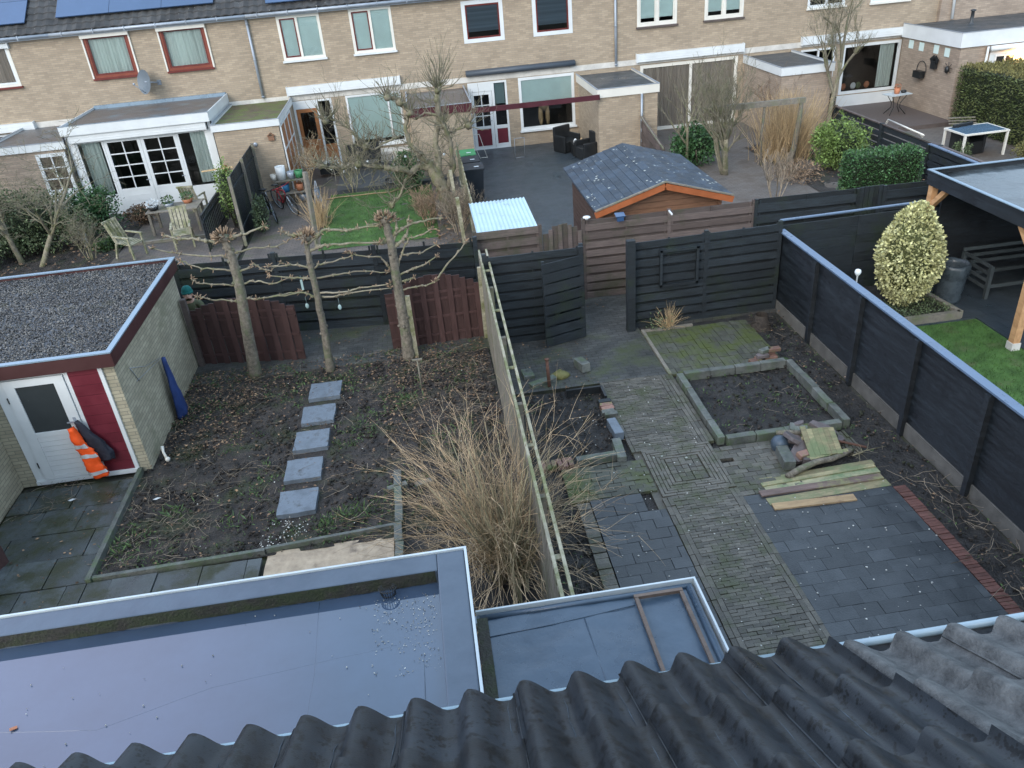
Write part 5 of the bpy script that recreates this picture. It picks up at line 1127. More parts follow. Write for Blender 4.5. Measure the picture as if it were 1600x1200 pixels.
def pane_door(h, x0, x1, z0, z1, Y, nx=2, nz=4, zp=.75, m='white', st=.10, glz='glassdark', lower=None):
    b = MB(); b.box(x0, x0+st, Y, Y+.05, z0, z1, .5); b.box(x1-st, x1, Y, Y+.05, z0, z1, .5); b.box(x0+st, x1-st, Y, Y+.05, z1-st, z1, .5); b.box(x0+st, x1-st, Y+.01, Y+.04, z0, zp, .5); b.box(x0+st, x1-st, Y, Y+.05, zp, zp+.07, .5)
    for i in range(1, nx): x = x0+st+(x1-x0-2*st)*i/nx; b.box(x-.016, x+.016, Y+.005, Y+.045, zp+.07, z1-st, .5)
    for j in range(1, nz): z = zp+.07+(z1-st-zp-.07)*j/nz; b.box(x0+st, x1-st, Y+.008, Y+.042, z-.016, z+.016, .5)
    for j in range(1, 4): zz = z0+(zp-z0)*j/4; b.box(x0+st+.02, x1-st-.02, Y+.004, Y+.0095, zz-.008, zz+.008, .9)
    d = b.build('door', K[m], h)
    b = MB(); b.quad((x0+st, Y+.03, zp), (x1-st, Y+.03, zp), (x1-st, Y+.03, z1-st), (x0+st, Y+.03, z1-st), tint=.5); b.build('pane', K[glz], d)
    if lower: b = MB(); b.box(x0+st+.01, x1-st-.01, Y+.0, Y+.009, z0+.10, zp-.03, .5); b.build('panel', K[lower], d)
    b = MB(); b.bar((x1-st*.5, Y-.03, 1.05), (x1-st*.5-.1, Y-.03, 1.05), .02, .02); b.build('handle', K['zinc'], d)
    return d
yy = YE+.22
xa = W(170, 250, yy).x; xb = W(228, 250, yy).x; xc = W(283, 240, yy).x
pane_door(H2, xa, xb, .12, 2.40, yy); pane_door(H2, xb+.01, xc, .12, 2.40, yy)
for x0_, x1_, ca, cb in ((-10.70, xa-.005, -10.62, -10.05), (xc+.005, -6.66, -7.25, -6.72)):
    b = MB(); b.box(x0_, x1_, yy, yy+.05, .02, .62, .5); ring(b, x0_, x1_, .62, 2.41, .06, yy, yy+.05); f_ = b.build('window', K['white'], H2)
    b = MB(); b.quad((x0_+.03, yy+.03, .66), (x1_-.03, yy+.03, .66), (x1_-.03, yy+.03, 2.36), (x0_+.03, yy+.03, 2.36), tint=.5); b.build('pane', K['glass'], f_)
    b = MB(); wavy(b, ca, cb, .7, 2.36, yy+.25); b.build('curtain', K['netcurtain'], f_)
b = MB(); b.box(xa-.005, xc+.005, yy, yy+.05, .02, .118, .5); b.build('door_sill', K['white'], H2)
b = MB(); b.tube([(-10.93, YE+.12, 0), (-10.93, YE+.12, 2.65)], .03, 6); b.tube([(-6.42, YE+.12, 0), (-6.42, YE+.12, 2.65)], .03, 6); b.build('downpipe', K['black'], H2)
b = MB(); b.box(-10.9, -6.5, YE+.3, YE+3.3, 0, .1); b.box(-10.7, -6.7, YW-.1, YW-.05, .1, 2.6); b.build('interior_floor', K['interior'], H2)
e = ext(H2, -13.4, -11.0, 26.7, 2.51, .22, 'brick_pink', 'bitumen')
yy2 = 26.74; xd0, xd1 = W(62, 260, yy2).x, W(108, 255, yy2).x
pane_door(H2, xd0, xd1, .1, 2.2, yy2-.06, 2, 3, 1.0, glz='glass')
# mossy extension
e = ext(H2, -6.33, -4.32, 26.35, 2.57, .20, 'brick', 'mossroof', over=.05)
b = MB()
for y0_, y1_ in ((26.5, 27.3), (27.35, 28.2), (28.25, 29.0)):
    b.box(-4.315, -4.28, y0_, y1_, .1, 2.3, .5)
b.build('side_panelling', K['orangewood'], H2); b = MB()
for y in (26.44, 27.3, 28.2, 29.0): b.box(-4.30, -4.255, y, y+.06, .05, 2.36, .5)
for z in (.75, 1.55, 2.30): b.box(-4.30, -4.26, 26.5, 29.0, z, z+.05, .5)
b.build('side_frame', K['white'], H2); pipe(H2, -5.22, 2.66, 5.2)
b = MB(); b.ball((-5.15, 26.39, 1.86), (.07, .03, .07), 8); b.thing('wall_lamp', K['zinc'], 'small round wall ornament on the brick below the mossy flat roof', 'ornament')
b = MB(); q = W(352, 262, 26.39); b.ball((q.x, 26.37, q.z), (.12, .05, .09), 8, lump=.3); b.thing('wall_planter', K['terracotta'], 'rusty hanging wall pot beside the white garden room', 'pot')
b = MB(); q = W(424, 215, 26.39); b.box(q.x-.09, q.x+.09, 26.33, 26.40, q.z-.08, q.z+.06); b.bar((q.x-.12, 26.36, q.z+.05), (q.x, 26.36, q.z+.15), .08, .02); b.bar((q.x+.12, 26.36, q.z+.05), (q.x, 26.36, q.z+.15), .08, .02); b.thing('birdhouse', K['logs'], 'small birdhouse on the brick wall left of the white-framed panelling', 'birdhouse')
# H3
holes = [(-4.25, -2.81, 3.78, 5.19), (-1.82, -.38, 3.78, 5.19), (-4.28, -2.91, .02, 2.43), (-2.41, -.45, .66, 2.44)]
H3 = house(-5.199, 1.129, 'far brick house with white windows behind the gnarled tree and lawn', holes)
window(H3, *holes[0], frame='cream', fw=.09, mull=(-3.60,), sash='darkred', sashes=[0], sashw=.04, curtain='curtain', sill='white')
window(H3, *holes[1], frame='cream', fw=.09, mull=(-1.12,), sash='darkred', sashes=[0], sashw=.04, curtain='curtain', sill='white')
window(H3, *holes[3], frame='white', fw=.07, mull=(-.92,), curtain='curtain', cz0=.85, sill='white')
b = MB(); ring(b, -4.28, -2.91, .03, 2.43, .07, YW-.015, YW+.06, .03); b.box(-3.47, -3.40, YW-.01, YW+.06, .06, 2.36, .5); b.box(-4.21, -3.47, YW-.008, YW+.055, 2.15, 2.36, .5); f_ = b.build('door_frame', K['white'], H3)
pane_door(H3, -4.20, -3.48, .06, 2.14, YW+.0, 1, 1, 1.0, 'orangewood', .12)
b = MB(); b.box(-3.39, -2.99, YW+.01, YW+.04, .06, .85, .5); b.build('panel', K['orangewood'], f_); b = MB(); b.quad((-3.39, YW+.03, .86), (-2.99, YW+.03, .86), (-2.99, YW+.03, 2.35), (-3.39, YW+.03, 2.35), tint=.5); b.build('pane', K['glassdark'], f_)
shutter(H3, -4.35, -.42, 2.66, 2.93)
b = MB(); b.box(-2.4, .9, YW-.6, YW-.001, .14, .50); b.box(-2.42, .92, YW-.64, YW-.601, .40, .50, .9); b.build('planter_wall', K['concrete'], H3)
e3 = ext(H3, -.22, 1.78, 26.75, 2.36, .26, 'brick', 'bitumen', 'railmaroon', over=.05)
# H4
holes = [(2.02, 3.46, 3.75, 5.10), (4.49, 5.9, 3.75, 5.10), (1.97, 3.39, .02, 2.42), (3.82, 5.88, .57, 2.43)]
H4 = house(1.131, 7.469, 'far brick house with dark red framed windows and a white and red back door', holes)
for h_ in holes[:2]: window(H4, *h_, frame='white', fw=.13, sash='darkred', sashw=.05, curtain='blinddark', cz0=h_[2]+.35, gl='glassdark')
window(H4, *holes[3], frame='white', fw=.10, curtain='curtain', cz0=1.55, sill='white')
b = MB(); q = W(850, 175, YW+.4)
for dx in (-.13, .13): b.ball((q.x+dx, YW+.4, q.z-.1), (.09, .08, .38), 8, lump=.2)
b.ball((q.x, YW+.4, q.z+.25), (.2, .12, .2), 8, lump=.2); b.build('window_ornament', K['straw'], H4)
b = MB(); ring(b, 1.97, 3.39, .03, 2.42, .07, YW-.015, YW+.06, .03); b.box(2.83, 2.92, YW-.01, YW+.06, .06, 2.35, .5); b.box(2.04, 2.83, YW-.008, YW+.055, 2.1, 2.35, .5); b.box(2.92, 3.32, YW, YW+.05, .74, .86, .5); b.box(2.92, 3.32, YW, YW+.05, .06, .2, .5); f_ = b.build('door_frame', K['white'], H4)
pane_door(H4, 2.05, 2.82, .06, 2.09, YW+.0, 2, 3, .80, 'white', .11, lower='maroon')
b = MB(); b.box(2.93, 3.31, YW+.01, YW+.04, .2, .74, .5); b.build('panel', K['maroon'], f_); b = MB(); b.quad((2.93, YW+.03, .86), (3.31, YW+.03, .86), (3.31, YW+.03, 2.34), (2.93, YW+.03, 2.34), tint=.5); b.build('pane', K['glassdark'], f_)
b = MB(); b.box(2.93, 3.31, YW+.14, YW+.145, 1.6, 2.34, .5); b.build('curtain', K['curtain'], f_)
b = MB(); b.tube([(1.95, YW-.12, 2.76), (5.92, YW-.12, 2.76)], .10, 10, .5); b.box(1.95, 5.92, YW-.1, YW-.001, 2.70, 2.86, .5); b.build('awning_box', K['zinc'] if False else mat('slate_blue_metal', (.06, .075, .095), .4, .1, 3), H4)
e4 = ext(H4, 6.0, 8.0, 26.6, 2.36, .26, 'brick', 'darkpatio', 'cream', over=.05)
pipe(H4, 7.44, 2.5, 5.2); b = MB(); b.tube([(7.44, 26.57, .4), (7.44, 26.57, 2.1)], .04, 8, .5); b.build('downpipe', K['zinc'], H4)
b = MB(); a_, e_ = W(736, 168, 26.3), W(929, 149, 26.3); b.bar((a_.x, 26.45, 2.16), (6.0, 26.45, 2.16), .05, .16, tint=.5)
b.thing('pergola_rail', K['railmaroon'], 'long maroon rail spanning above the dark patio between two brick extensions', 'rail')
# H5
holes = [(8.24, 9.70, 3.72, 5.1), (10.72, 12.17, 3.72, 5.1), (8.36, 12.07, .04, 2.41)]
H5 = house(7.471, 13.80, 'far brick house with full width tan curtained doors behind the bare shrubs', holes)
for h_, m_ in ((holes[0], 8.97), (holes[1], 11.44)): window(H5, *h_, frame='cream', fw=.09, mull=(m_,), sash='cream', sashw=.04, curtain='curtain', cz0=3.98, sill='greyfence')
window(H5, *holes[2], frame='cream', fw=.11, mull=(10.28,), curtain='tancurtain', wav=1)
shutter(H5, 8.22, 12.22, 2.55, 2.82)
e5 = ext(H5, 12.32, 14.1, 26.75, 2.40, .26, 'brick_pink', 'bitumendark', 'white', over=.05)
# H6
holes = [(14.58, 16.01, 3.77, 5.1), (16.99, 18.48, 3.74, 5.1), (16.16, 18.45, .60, 2.38), (14.5, 15.85, 1.3, 2.36)]
H6 = house(13.801, 19.70, 'far brick house with a big white framed window above a white panel', holes)
for h_, m_ in ((holes[0], 15.3), (holes[1], 17.73)): window(H6, *h_, frame='white', fw=.09, mull=(m_,), gl='glassdark', sill='cream')
f_ = window(H6, *holes[2], frame='white', fw=.10, gl='glass'); b = MB(); wavy(b, 17.75, 18.32, .7, 2.28, YW+.2); b.build('curtain', K['netcurtain'], f_)
window(H6, *holes[3], frame='white', fw=.07, gl='glassdark', mull=(15.2,))
b = MB(); b.box(16.1, 18.42, YW-.06, YW-.016, .16, .56, .5); b.build('white_panel', K['white'], H6)
shutter(H6, 14.48, 18.58, 2.55, 2.82)
for x, m_, l in ((16.5, 'terracotta', 'round pink ornament on the left of the big window sill'), (17.45, 'terracotta', 'orange ring ornament in the right part of the big window'), (17.1, 'evergreen', 'small green pot in the middle of the big window'), (16.9, 'white', 'small white dish in the big window')):
    b = MB(); b.ball((x, YW+.3, .82), (.12, .05, .13), 8); b.thing('window_ornament', K[m_], l, 'ornament')
# H7
H7 = house(19.701, 26.2, 'far house at the right edge with a projecting white edged flat roof', [], 'brick_pink', Y=29.95)
b = MB(); b.tube([(20.15, 29.85, 2.95), (20.05, 29.85, 5.2)], .05, 8, .5); b.build('downpipe', K['white'], H7)
e7 = ext(H7, 18.40, 24.5, 26.40, 2.95, .46, 'brick_pink', 'darkpatio', 'white', over=.07, Yb=29.94)
q = G(1517, 37, 2.9); b = MB(); b.lathe((q.x, q.y, 2.89), [(.12, 0), (.06, .05), (.055, .42), (.09, .43), (.09, .47), (0, .5)], 10); b.build('vent_pipe', K['bitumendark'], H7)
ye = 26.45; xa = W(1555, 95, ye).x; xb = W(1590, 95, ye).x
b = MB(); b.box(xa-.25, xb+1.6, ye-.02, ye-.001, .1, 2.3, .5); b.build('white_panel', K['white'], H7)
b = MB(); x0_ = W(1552, 95, ye).x; x1_ = W(1583, 95, ye).x; z1_ = W(1570, 84, ye).z; z0_ = z1_-.62; ring(b, x0_, x1_, z0_, z1_, .05, ye-.06, ye-.021); b.box((x0_+x1_)/2-.03, (x0_+x1_)/2+.03, ye-.058, ye-.021, z0_, z1_, .5); f_ = b.build('window', K['white'], H7)
b = MB(); b.quad((x0_, ye-.03, z0_), (x1_, ye-.03, z0_), (x1_, ye-.03, z1_), (x0_, ye-.03, z1_)); b.build('pane', mat('dark_glass_plain', (.02, .025, .03), .08, .1, 2, bump=0), f_)
b = MB(); b.tube([(x0_-.25, ye-.12, 2.38), (x1_+1.5, ye-.12, 2.38)], .09, 8, .5); b.build('shutter_box', K['white'], H7)
b = MB(); b.tube([(x0_-.32, ye-.06, .1), (x0_-.32, ye-.06, 2.45)], .04, 6, .5); b.build('downpipe', K['white'], H7)
q = W(1592, 88, 26.3); b = MB(); b.ball((q.x, 26.36, q.z), (.07, .05, .10), 8); b.thing('wall_lamp', K['lamp'], 'lit warm orange wall lamp beside the white door at the top right', 'lamp')
pl = bpy.data.lights.new('lamp_light', 'POINT'); pl.energy = 16; pl.color = (1, .5, .15); pl.shadow_soft_size = .08; po = bpy.data.objects.new('lamp_light', pl); COL.objects.link(po); po.location = (q.x, 26.2, q.z)
# wall decorations on E7 left face (x=18.40)
XF = 18.39
for (px, py, l, kind) in ((1442, 108, 'round dark wire wall basket, leftmost of three wall decorations', 0), (1463, 100, 'small roofed bird feeder, middle of three wall decorations', 1), (1483, 106, 'thin star shaped wire wall lantern, rightmost of three wall decorations', 2)):
    q = XP(px, py, XF); b = MB()
    if kind == 0:
        for k in range(16): a = 6.28*k/16; a2 = 6.28*(k+1)/16; b.tube([(XF-.06, q.y+.28*math.cos(a), q.z+.28*math.sin(a)), (XF-.06, q.y+.28*math.cos(a2), q.z+.28*math.sin(a2))], .015, 4)
        b.box(XF-.22, XF-.02, q.y-.2, q.y+.25, q.z-.28, q.z-.05)
    elif kind == 1:
        b.box(XF-.15, XF-.02, q.y-.12, q.y+.12, q.z-.15, q.z+.1); b.bar((XF-.1, q.y-.2, q.z+.08), (XF-.1, q.y, q.z+.22), .2, .03, (1, 0, 0)); b.bar((XF-.1, q.y+.2, q.z+.08), (XF-.1, q.y, q.z+.22), .2, .03, (1, 0, 0))
    else:
        for k in range(8): a = 6.28*k/8; b.tube([(XF-.03, q.y, q.z), (XF-.05, q.y+.25*math.cos(a), q.z+.2*math.sin(a))], .01, 4)
        b.ball((XF-.08, q.y, q.z-.05), (.07, .1, .12), 6)
    b.thing('wall_decoration', K['black'], l, 'decoration', 'decorations on the brick side wall')
for i, (px, py) in enumerate(((1424, 69), (1440, 73), (1463, 77), (1480, 82))):
    q = XP(px, py, XF); b = MB(); b.box(XF-.01, XF+.005, q.y-.14, q.y+.14, q.z-.14, q.z+.14, .5); b.thing('wall_vent', K['curtain'], ['first', 'second', 'third', 'fourth'][i]+' pale glass block from the left, high on the brick side wall', 'glass block', 'glass blocks in the side wall')
# solar panels on the H1-H2-H3 roofs
a = math.radians(36)
def solar(x0, x1, s0, s1, H_):
    b = MB(); c = Vector(((x0+x1)/2, YW-.22+(s0+s1)/2*math.cos(a)-.10*math.sin(a), 5.37+(s0+s1)/2*math.sin(a)+.10*math.cos(a)+.03))
    b.obox(c, (x1-x0-.012, s1-s0-.012, .035), 0, (a, 0)); b.build('solar_panel', K['solar'], H_)
def onroof(px, py):   # s along slope at this pixel
    d = ray(px, py); n = Vector((0, -math.sin(a), math.cos(a))); p0 = Vector((0, YW-.22, 5.45)); t_ = (p0-Vector((0, 0, H))).dot(n)/d.dot(n); p = Vector((0, 0, H))+d*t_; return p.x, (p.y-YW+.22)/math.cos(a)
xl, s_ = onroof(88, 30); xr, s2 = onroof(334, 9)
n = max(1, round((xr-xl)/1.72))
for i in range(n):
    for j in range(2): solar(xl+(xr-xl)*i/n, xl+(xr-xl)*(i+1)/n, s_+.02+j*1.02, s_+.02+(j+1)*1.02, H2)
xr, s3 = onroof(40, 37)
for j in range(2): solar(xr-1.72, xr, s3+j*1.02, s3+(j+1)*1.02, H1)
xl, s4 = onroof(415, 7)
for i in range(3): solar(xl+i*1.72, xl+(i+1)*1.72, s4, s4+1.02, H3)
# satellite dish
q = W(232, 127, 29.8); t = T('satellite_dish', (q.x, 29.8, q.z), 'grey satellite dish on the brick wall below the red-brown windows', 'satellite dish')
b = MB(); n = 16; c = Vector((q.x-.1, 29.72, q.z)); dn = Vector((-.62, -.76, .2)).normalized(); ux = dn.cross(Vector((0, 0, 1))).normalized(); uy = ux.cross(dn); vs = [c-dn*.06]
for r_, dd in ((.14, -.045), (.26, -.01), (.36, .035)):
    for k in range(n): an = 6.283*k/n; vs.append(c+ux*r_*math.cos(an)+uy*r_*1.1*math.sin(an)+dn*dd)
fs = [(0, 1+(k+1) % n, 1+k) for k in range(n)]+[(1+j*n+k, 1+j*n+(k+1) % n, 1+(j+1)*n+(k+1) % n, 1+(j+1)*n+k) for j in range(2) for k in range(n)]
b.add(vs, fs, .5, True); b.build('dish', mat('slate_grey_dish', (.13, .16, .19), .5, .1, 3), t)
b = MB(); b.tube([c-uy*.36, c+dn*.42-uy*.1], .014, 5); b.ball(c+dn*.42-uy*.08, .045, 6); b.tube([c, (q.x+.25, 30.05, q.z-.1)], .022, 6); b.box(q.x+.2, q.x+.32, 30.05, 30.09, q.z-.18, q.z-.02); b.build('arm', K['zinc'], t)

# ================================================================ FAR GARDEN THINGS
def branch(b, p, d, L, r, depth, spread=.5, upb=.1, n=4, kids=(2, 4), shrink=.68, wob=.13, sides=6, minr=.004):
    P = [Vector(p)]; d = Vector(d).normalized(); R = [r]
    for k in range(n):
        d = (d+Vector((rng.gauss(0, wob), rng.gauss(0, wob), rng.gauss(0, wob)+upb*.3))).normalized(); P.append(P[-1]+d*L/n); R.append(max(minr, r*(1-.45*(k+1)/n)))
    b.tube(P, R, max(3, sides), cap=False)
    if depth <= 0: return
    for _ in range(rng.randint(*kids)):
        k = rng.randint(max(1, n//2), n); a_ = rng.uniform(0, 6.28); v = Vector((math.cos(a_), math.sin(a_), rng.gauss(0, .4))); dd = (d*(1-spread*.5)+v*spread+Vector((0, 0, upb))).normalized()
        branch(b, P[k], dd, L*shrink*rng.uniform(.7, 1.2), R[k]*.65, depth-1, spread, upb, n, kids, shrink, wob, max(3, sides-1), minr)
def btree(name, loc, label, h, r, m='bark', depth=4, spread=.55, cat='tree', nst=1, upb=.25, trunkL=.35, lean=(0, 0), kids=(2, 4), mt=None, group=None):
    t = T(name, loc, label, cat, group); tb = MB(); cb = MB(); x, y, z = loc
    for s in range(nst):
        a_ = rng.uniform(0, 6.28); sp = 0 if nst == 1 else .38
        d = Vector((sp*math.cos(a_)+lean[0], sp*math.sin(a_)+lean[1], 1)).normalized(); P = [Vector((x+.08*sp*math.cos(a_)*3, y+.08*sp*math.sin(a_)*3, z-.05))]; R = [r*1.25]; n = 5; L = h*trunkL
        for k in range(n): d = (d+Vector((rng.gauss(0, .05), rng.gauss(0, .05), .05))).normalized(); P.append(P[-1]+d*L/n); R.append(r*(1-.3*(k+1)/n))
        tb.tube(P, R, 8)
        for _ in range(kids[1]+1):
            a2 = rng.uniform(0, 6.28); k = rng.randint(3, n); branch(cb, P[k], (d+Vector((math.cos(a2), math.sin(a2), 0))*spread*1.1).normalized(), h*.28*rng.uniform(.7, 1.2), R[k]*.7, depth-1, spread, upb, 4, kids)
        branch(cb, P[-1], d, h*.3, R[-1]*.9, depth-1, spread, upb, 4, kids)
    tb.build('trunk' if nst == 1 else 'stems', K[mt or m], t); cb.build('branches', K[m], t); return t
def leafbox(b, x0, x1, y0, y1, z0, z1, n, sz, asp=.6, topm=None):
    ar = [(x1-x0)*(y1-y0), (x1-x0)*(z1-z0), (x1-x0)*(z1-z0), (y1-y0)*(z1-z0), (y1-y0)*(z1-z0)]
    for _ in range(n):
        f_ = rng.choices(range(5), ar)[0]; u, v, e_ = rng.random(), rng.random(), rng.gauss(0, .03)
        if f_ == 0: p = (x0+(x1-x0)*u, y0+(y1-y0)*v, z1+e_); d = (0, 0, 1)
        elif f_ in (1, 2): p = (x0+(x1-x0)*u, (y0 if f_ == 1 else y1)+e_, z0+(z1-z0)*v); d = (0, -1 if f_ == 1 else 1, .3)
        else: p = ((x0 if f_ == 3 else x1)+e_, y0+(y1-y0)*u, z0+(z1-z0)*v); d = (-1 if f_ == 3 else 1, 0, .3)
        d = Vector(d)+Vector((rng.gauss(0, .6), rng.gauss(0, .6), rng.gauss(0, .6)))
        (topm if (topm is not None and f_ == 0) else b).leaf(p, sz*rng.uniform(.6, 1.3), asp, d)
# gnarled tree
t = T('gnarled_tree', (.45, 23.3, 0), 'old gnarled bare tree with twisted pruned limbs between lawn and dark patio', 'tree')
tb = MB(); cb = MB(); YT = 23.0
limbs = [([(712, 365), (707, 335), (698, 310), (690, 288), (678, 268), (668, 255)], .24, .17), ([(692, 292), (684, 262), (681, 225), (684, 180), (684, 142)], .17, .09), ([(672, 262), (655, 262), (640, 268), (622, 262), (600, 262)], .14, .09),
         ([(600, 262), (575, 258), (555, 255), (535, 262), (515, 262), (500, 258)], .08, .05), ([(668, 255), (655, 240), (640, 222), (632, 195), (640, 175), (628, 160), (608, 152)], .10, .06), ([(700, 300), (708, 262), (706, 230), (700, 208), (692, 196)], .11, .07),
         ([(640, 268), (630, 290), (622, 310), (612, 320)], .06, .04), ([(625, 212), (605, 222), (585, 235), (572, 230)], .05, .035), ([(700, 208), (720, 200), (732, 196)], .05, .03), ([(684, 180), (665, 178), (650, 186)], .05, .035), ([(560, 222), (548, 205), (530, 190), (510, 185)], .045, .03), ([(572, 232), (562, 226), (556, 216)], .045, .04)]
for px, ra, rb in limbs:
    yo = rng.uniform(-.4, .3) if px[0] != (712, 365) else 0; P = []; R = []
    q = [W(x, y, YT+(yo*i/len(px))) for i, (x, y) in enumerate(px)]
    for i in range(len(q)-1):
        for k in range(3): P.append(q[i].lerp(q[i+1], k/3)+Vector((rng.gauss(0, .02), rng.gauss(0, .03), rng.gauss(0, .02)))); u = (i+k/3)/(len(q)-1); R.append((ra+(rb-ra)*u)*rng.uniform(.85, 1.2)*(.95 if ra > .2 else .72))
    P.append(q[-1]); R.append(rb); (tb if ra > .2 else cb).tube(P, R, 9)
    for _ in range(3): i = rng.randrange(len(P)); cb.ball(P[i], R[i]*1.2, 7, lump=.5)
    for i in range(2, len(P)):
        for _ in range(rng.randint(2, 4)): branch(cb, P[i], (rng.gauss(0, 1), rng.gauss(0, 1), rng.gauss(.8, .5)), rng.uniform(.25, .8), .012, 2, .5, .2, 3, (1, 2), sides=4)
for (px, py, s_, nn) in ((684, 140, 1.0, 34), (605, 152, .55, 16), (508, 188, .6, 18), (640, 176, .5, 12), (692, 196, .6, 16), (572, 228, .45, 10), (500, 258, .4, 10), (612, 320, .35, 8), (732, 196, .5, 8), (560, 256, .5, 12), (625, 160, .5, 10)):
    c = W(px, py, YT-.1); cb.ball(c, .11, 8, lump=.5)
    for _ in range(nn): branch(cb, c, (rng.gauss(0, .75), rng.gauss(0, .6), rng.gauss(.9, .5)), s_*rng.uniform(.4, 1.0), .016, 1, .35, .3, 4, (1, 3), wob=.09, sides=4)
for _ in range(26): c = W(rng.uniform(520, 640), rng.uniform(255, 300), YT); branch(cb, c, (rng.gauss(0, 1), rng.gauss(0, 1), rng.gauss(.2, .7)), rng.uniform(.4, .9), .012, 2, .4, .1, 4, (1, 3), sides=3)
tb.build('trunk', K['barkpale'], t); cb.build('branches', K['barkpale'], t)
# other bare trees / shrubs
btree('bare_tree', (14.0, 26.4, 0), 'slim pale bare tree behind the mid green shrub, twigs over the big window', 5.0, .085, 'barkpale', 5, .55, upb=.22, trunkL=.5, kids=(3, 4))
btree('bare_shrub', (9.3, 23.6, 0), 'many stemmed bare grey shrub on the pale paving behind the log shed', 3.4, .055, 'barkpale', 5, .5, 'shrub', 6, .2, .4, kids=(2, 3))
btree('bare_shrub', (8.5, 24.8, 0), 'bare pale shrub leaning beside the dark green bush at the curved wooden fence', 3.2, .05, 'barkpale', 3, .5, 'shrub', 2, .2, .5, kids=(2, 3))
btree('bare_shrub', (12.3, 27.3, 0), 'reddish bare climber shrub in front of the pinkish brick extension', 2.6, .03, 'bud', 4, .6, 'shrub', 5, .2, .35, kids=(2, 3))
btree('bare_shrub', (9.6, 20.6, 0), 'low thin bare twigs just right of the log shed roof', 1.6, .015, 'twig', 3, .4, 'shrub', 9, .3, .4, kids=(1, 3), mt='twig')
btree('bare_tree', (-10.9, 22.4, 0), 'forked leaning bare tree with pale trunk behind the gravel roof', 4.2, .075, 'barkpale', 5, .7, upb=.05, trunkL=.4, lean=(.5, .1), kids=(3, 4))
btree('bare_tree', (-11.6, 22.9, 0), 'spreading bare tree at the far left above the gravel roof', 4.3, .08, 'barkpale', 5, .8, upb=.0, trunkL=.35, lean=(-.15, 0), kids=(3, 4))
btree('bare_tree', (-13.6, 24.5, 0), 'tangled bare tree at the left edge in front of the small curtained window', 4.6, .09, 'stemold', 5, .7, upb=.1, trunkL=.3, kids=(3, 4))
btree('bare_shrub', (-9.6, 22.6, 0), 'low bare shrub between the leaning tree and the garden chair', 1.5, .02, 'barkpale', 4, .6, 'shrub', 6, .1, .3, kids=(2, 3))
btree('bare_shrub', (-.05, 22.0, 0), 'reddish brown bare twiggy shrub at the foot of the gnarled tree', 1.4, .018, 'bud', 4, .6, 'shrub', 10, .15, .3, kids=(2, 3))
btree('bare_shrub', (.75, 21.0, 0), 'pale dry twiggy shrub beside the corrugated sheet and gnarled tree', 1.5, .018, 'twig', 4, .5, 'shrub', 10, .15, .3, kids=(2, 3))
btree('bare_shrub', (-4.0, 27.3, 0), 'bare shrub with fine twigs in front of the orange-brown back door', 2.2, .025, 'stem', 4, .6, 'shrub', 5, .15, .3, kids=(2, 3))
btree('bare_shrub', (-2.4, 26.4, 0), 'thin bare shrub at the far edge of the lawn', 2.0, .02, 'stemold', 3, .5, 'shrub', 4, .15, .3, kids=(2, 3))
def bushy(name, c, r, n, sz, m, label, cat='shrub', core=True, asp=.6, stems=True):
    t = T(name, (c[0], c[1], 0), label, cat); b = MB()
    leafblob(b, c, r, n, sz, None, asp, .6, .55)
    for _ in range(7):
        d = Vector((rng.gauss(0, 1), rng.gauss(0, 1), rng.gauss(.3, .7))).normalized(); leafblob(b, (c[0]+d.x*r[0]*.75, c[1]+d.y*r[1]*.75, c[2]+d.z*r[2]*.7), tuple(v*.42 for v in r), n//9, sz, None, asp, .8)
    b.build('leaves', K[m], t)
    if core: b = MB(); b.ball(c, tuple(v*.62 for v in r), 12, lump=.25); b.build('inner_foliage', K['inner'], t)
    if stems:
        b = MB()
        for _ in range(6): b.tube([(c[0]+rng.gauss(0, .05), c[1]+rng.gauss(0, .05), 0), (c[0]+rng.gauss(0, r[0]*.4), c[1]+rng.gauss(0, r[1]*.4), c[2])], .02, 4)
        b.build('stems', K['bark'], t)
    return t
bushy('leafy_shrub', (12.55, 22.9, .78), (.78, .7, .72), 4200, .075, 'shrub', 'loose yellow-green leafy shrub between the straw grass and the clipped hedge block')
bushy('leafy_shrub', (8.75, 24.9, .65), (.75, .6, .65), 2600, .09, 'hedge', 'dark glossy green bush behind the log shed by the curved wooden fence')
bushy('leafy_shrub', (-.45, 25.9, .6), (.5, .4, .62), 1800, .08, 'hedge', 'dark green bush beneath the gnarled tree at the lawn corner')
bushy('leafy_shrub', (-11.6, 24.0, .85), (1.6, 1.0, .95), 8500, .08, 'evergreen', 'large grey-green shrub behind the gravel roof at the left')
bushy('leafy_shrub', (-10.1, 25.0, .7), (.8, .6, .75), 2600, .08, 'hedge', 'dark green shrub in front of the white garden room corner')
bushy('leafy_shrub', (-12.9, 22.4, .55), (1.0, .6, .55), 2600, .07, 'evergreen', 'low dense grey-green shrub right behind the gravel roof edge at the far left')
bushy('leafy_shrub', (-13.9, 23.0, .7), (1.2, .8, .7), 2600, .09, 'evergreen', 'shrub at the far left edge above the gravel roof')
bushy('leafy_shrub', (17.4, 20.8, .4), (.55, .5, .42), 2200, .05, 'conifertop', 'small clipped yellowish bush by the pergola roof at the right edge')
bushy('leafy_shrub', (-5.75, 23.9, 1.15), (.30, .5, .85), 1700, .06, 'shrub', 'tall ivy-like green shrub squeezed beside the black garden fence')
bushy('leafy_shrub', (-4.85, 23.3, .5), (.22, .6, .55), 900, .06, 'evergreen', 'green climber at the base of the pale fence strip by the bicycles')
bushy('low_plant', (11.35, 19.9, .14), (.45, .25, .15), 700, .10, 'weed', 'low bright green leafy plant at the bed corner left of the clipped hedge', 'plant', stems=False)
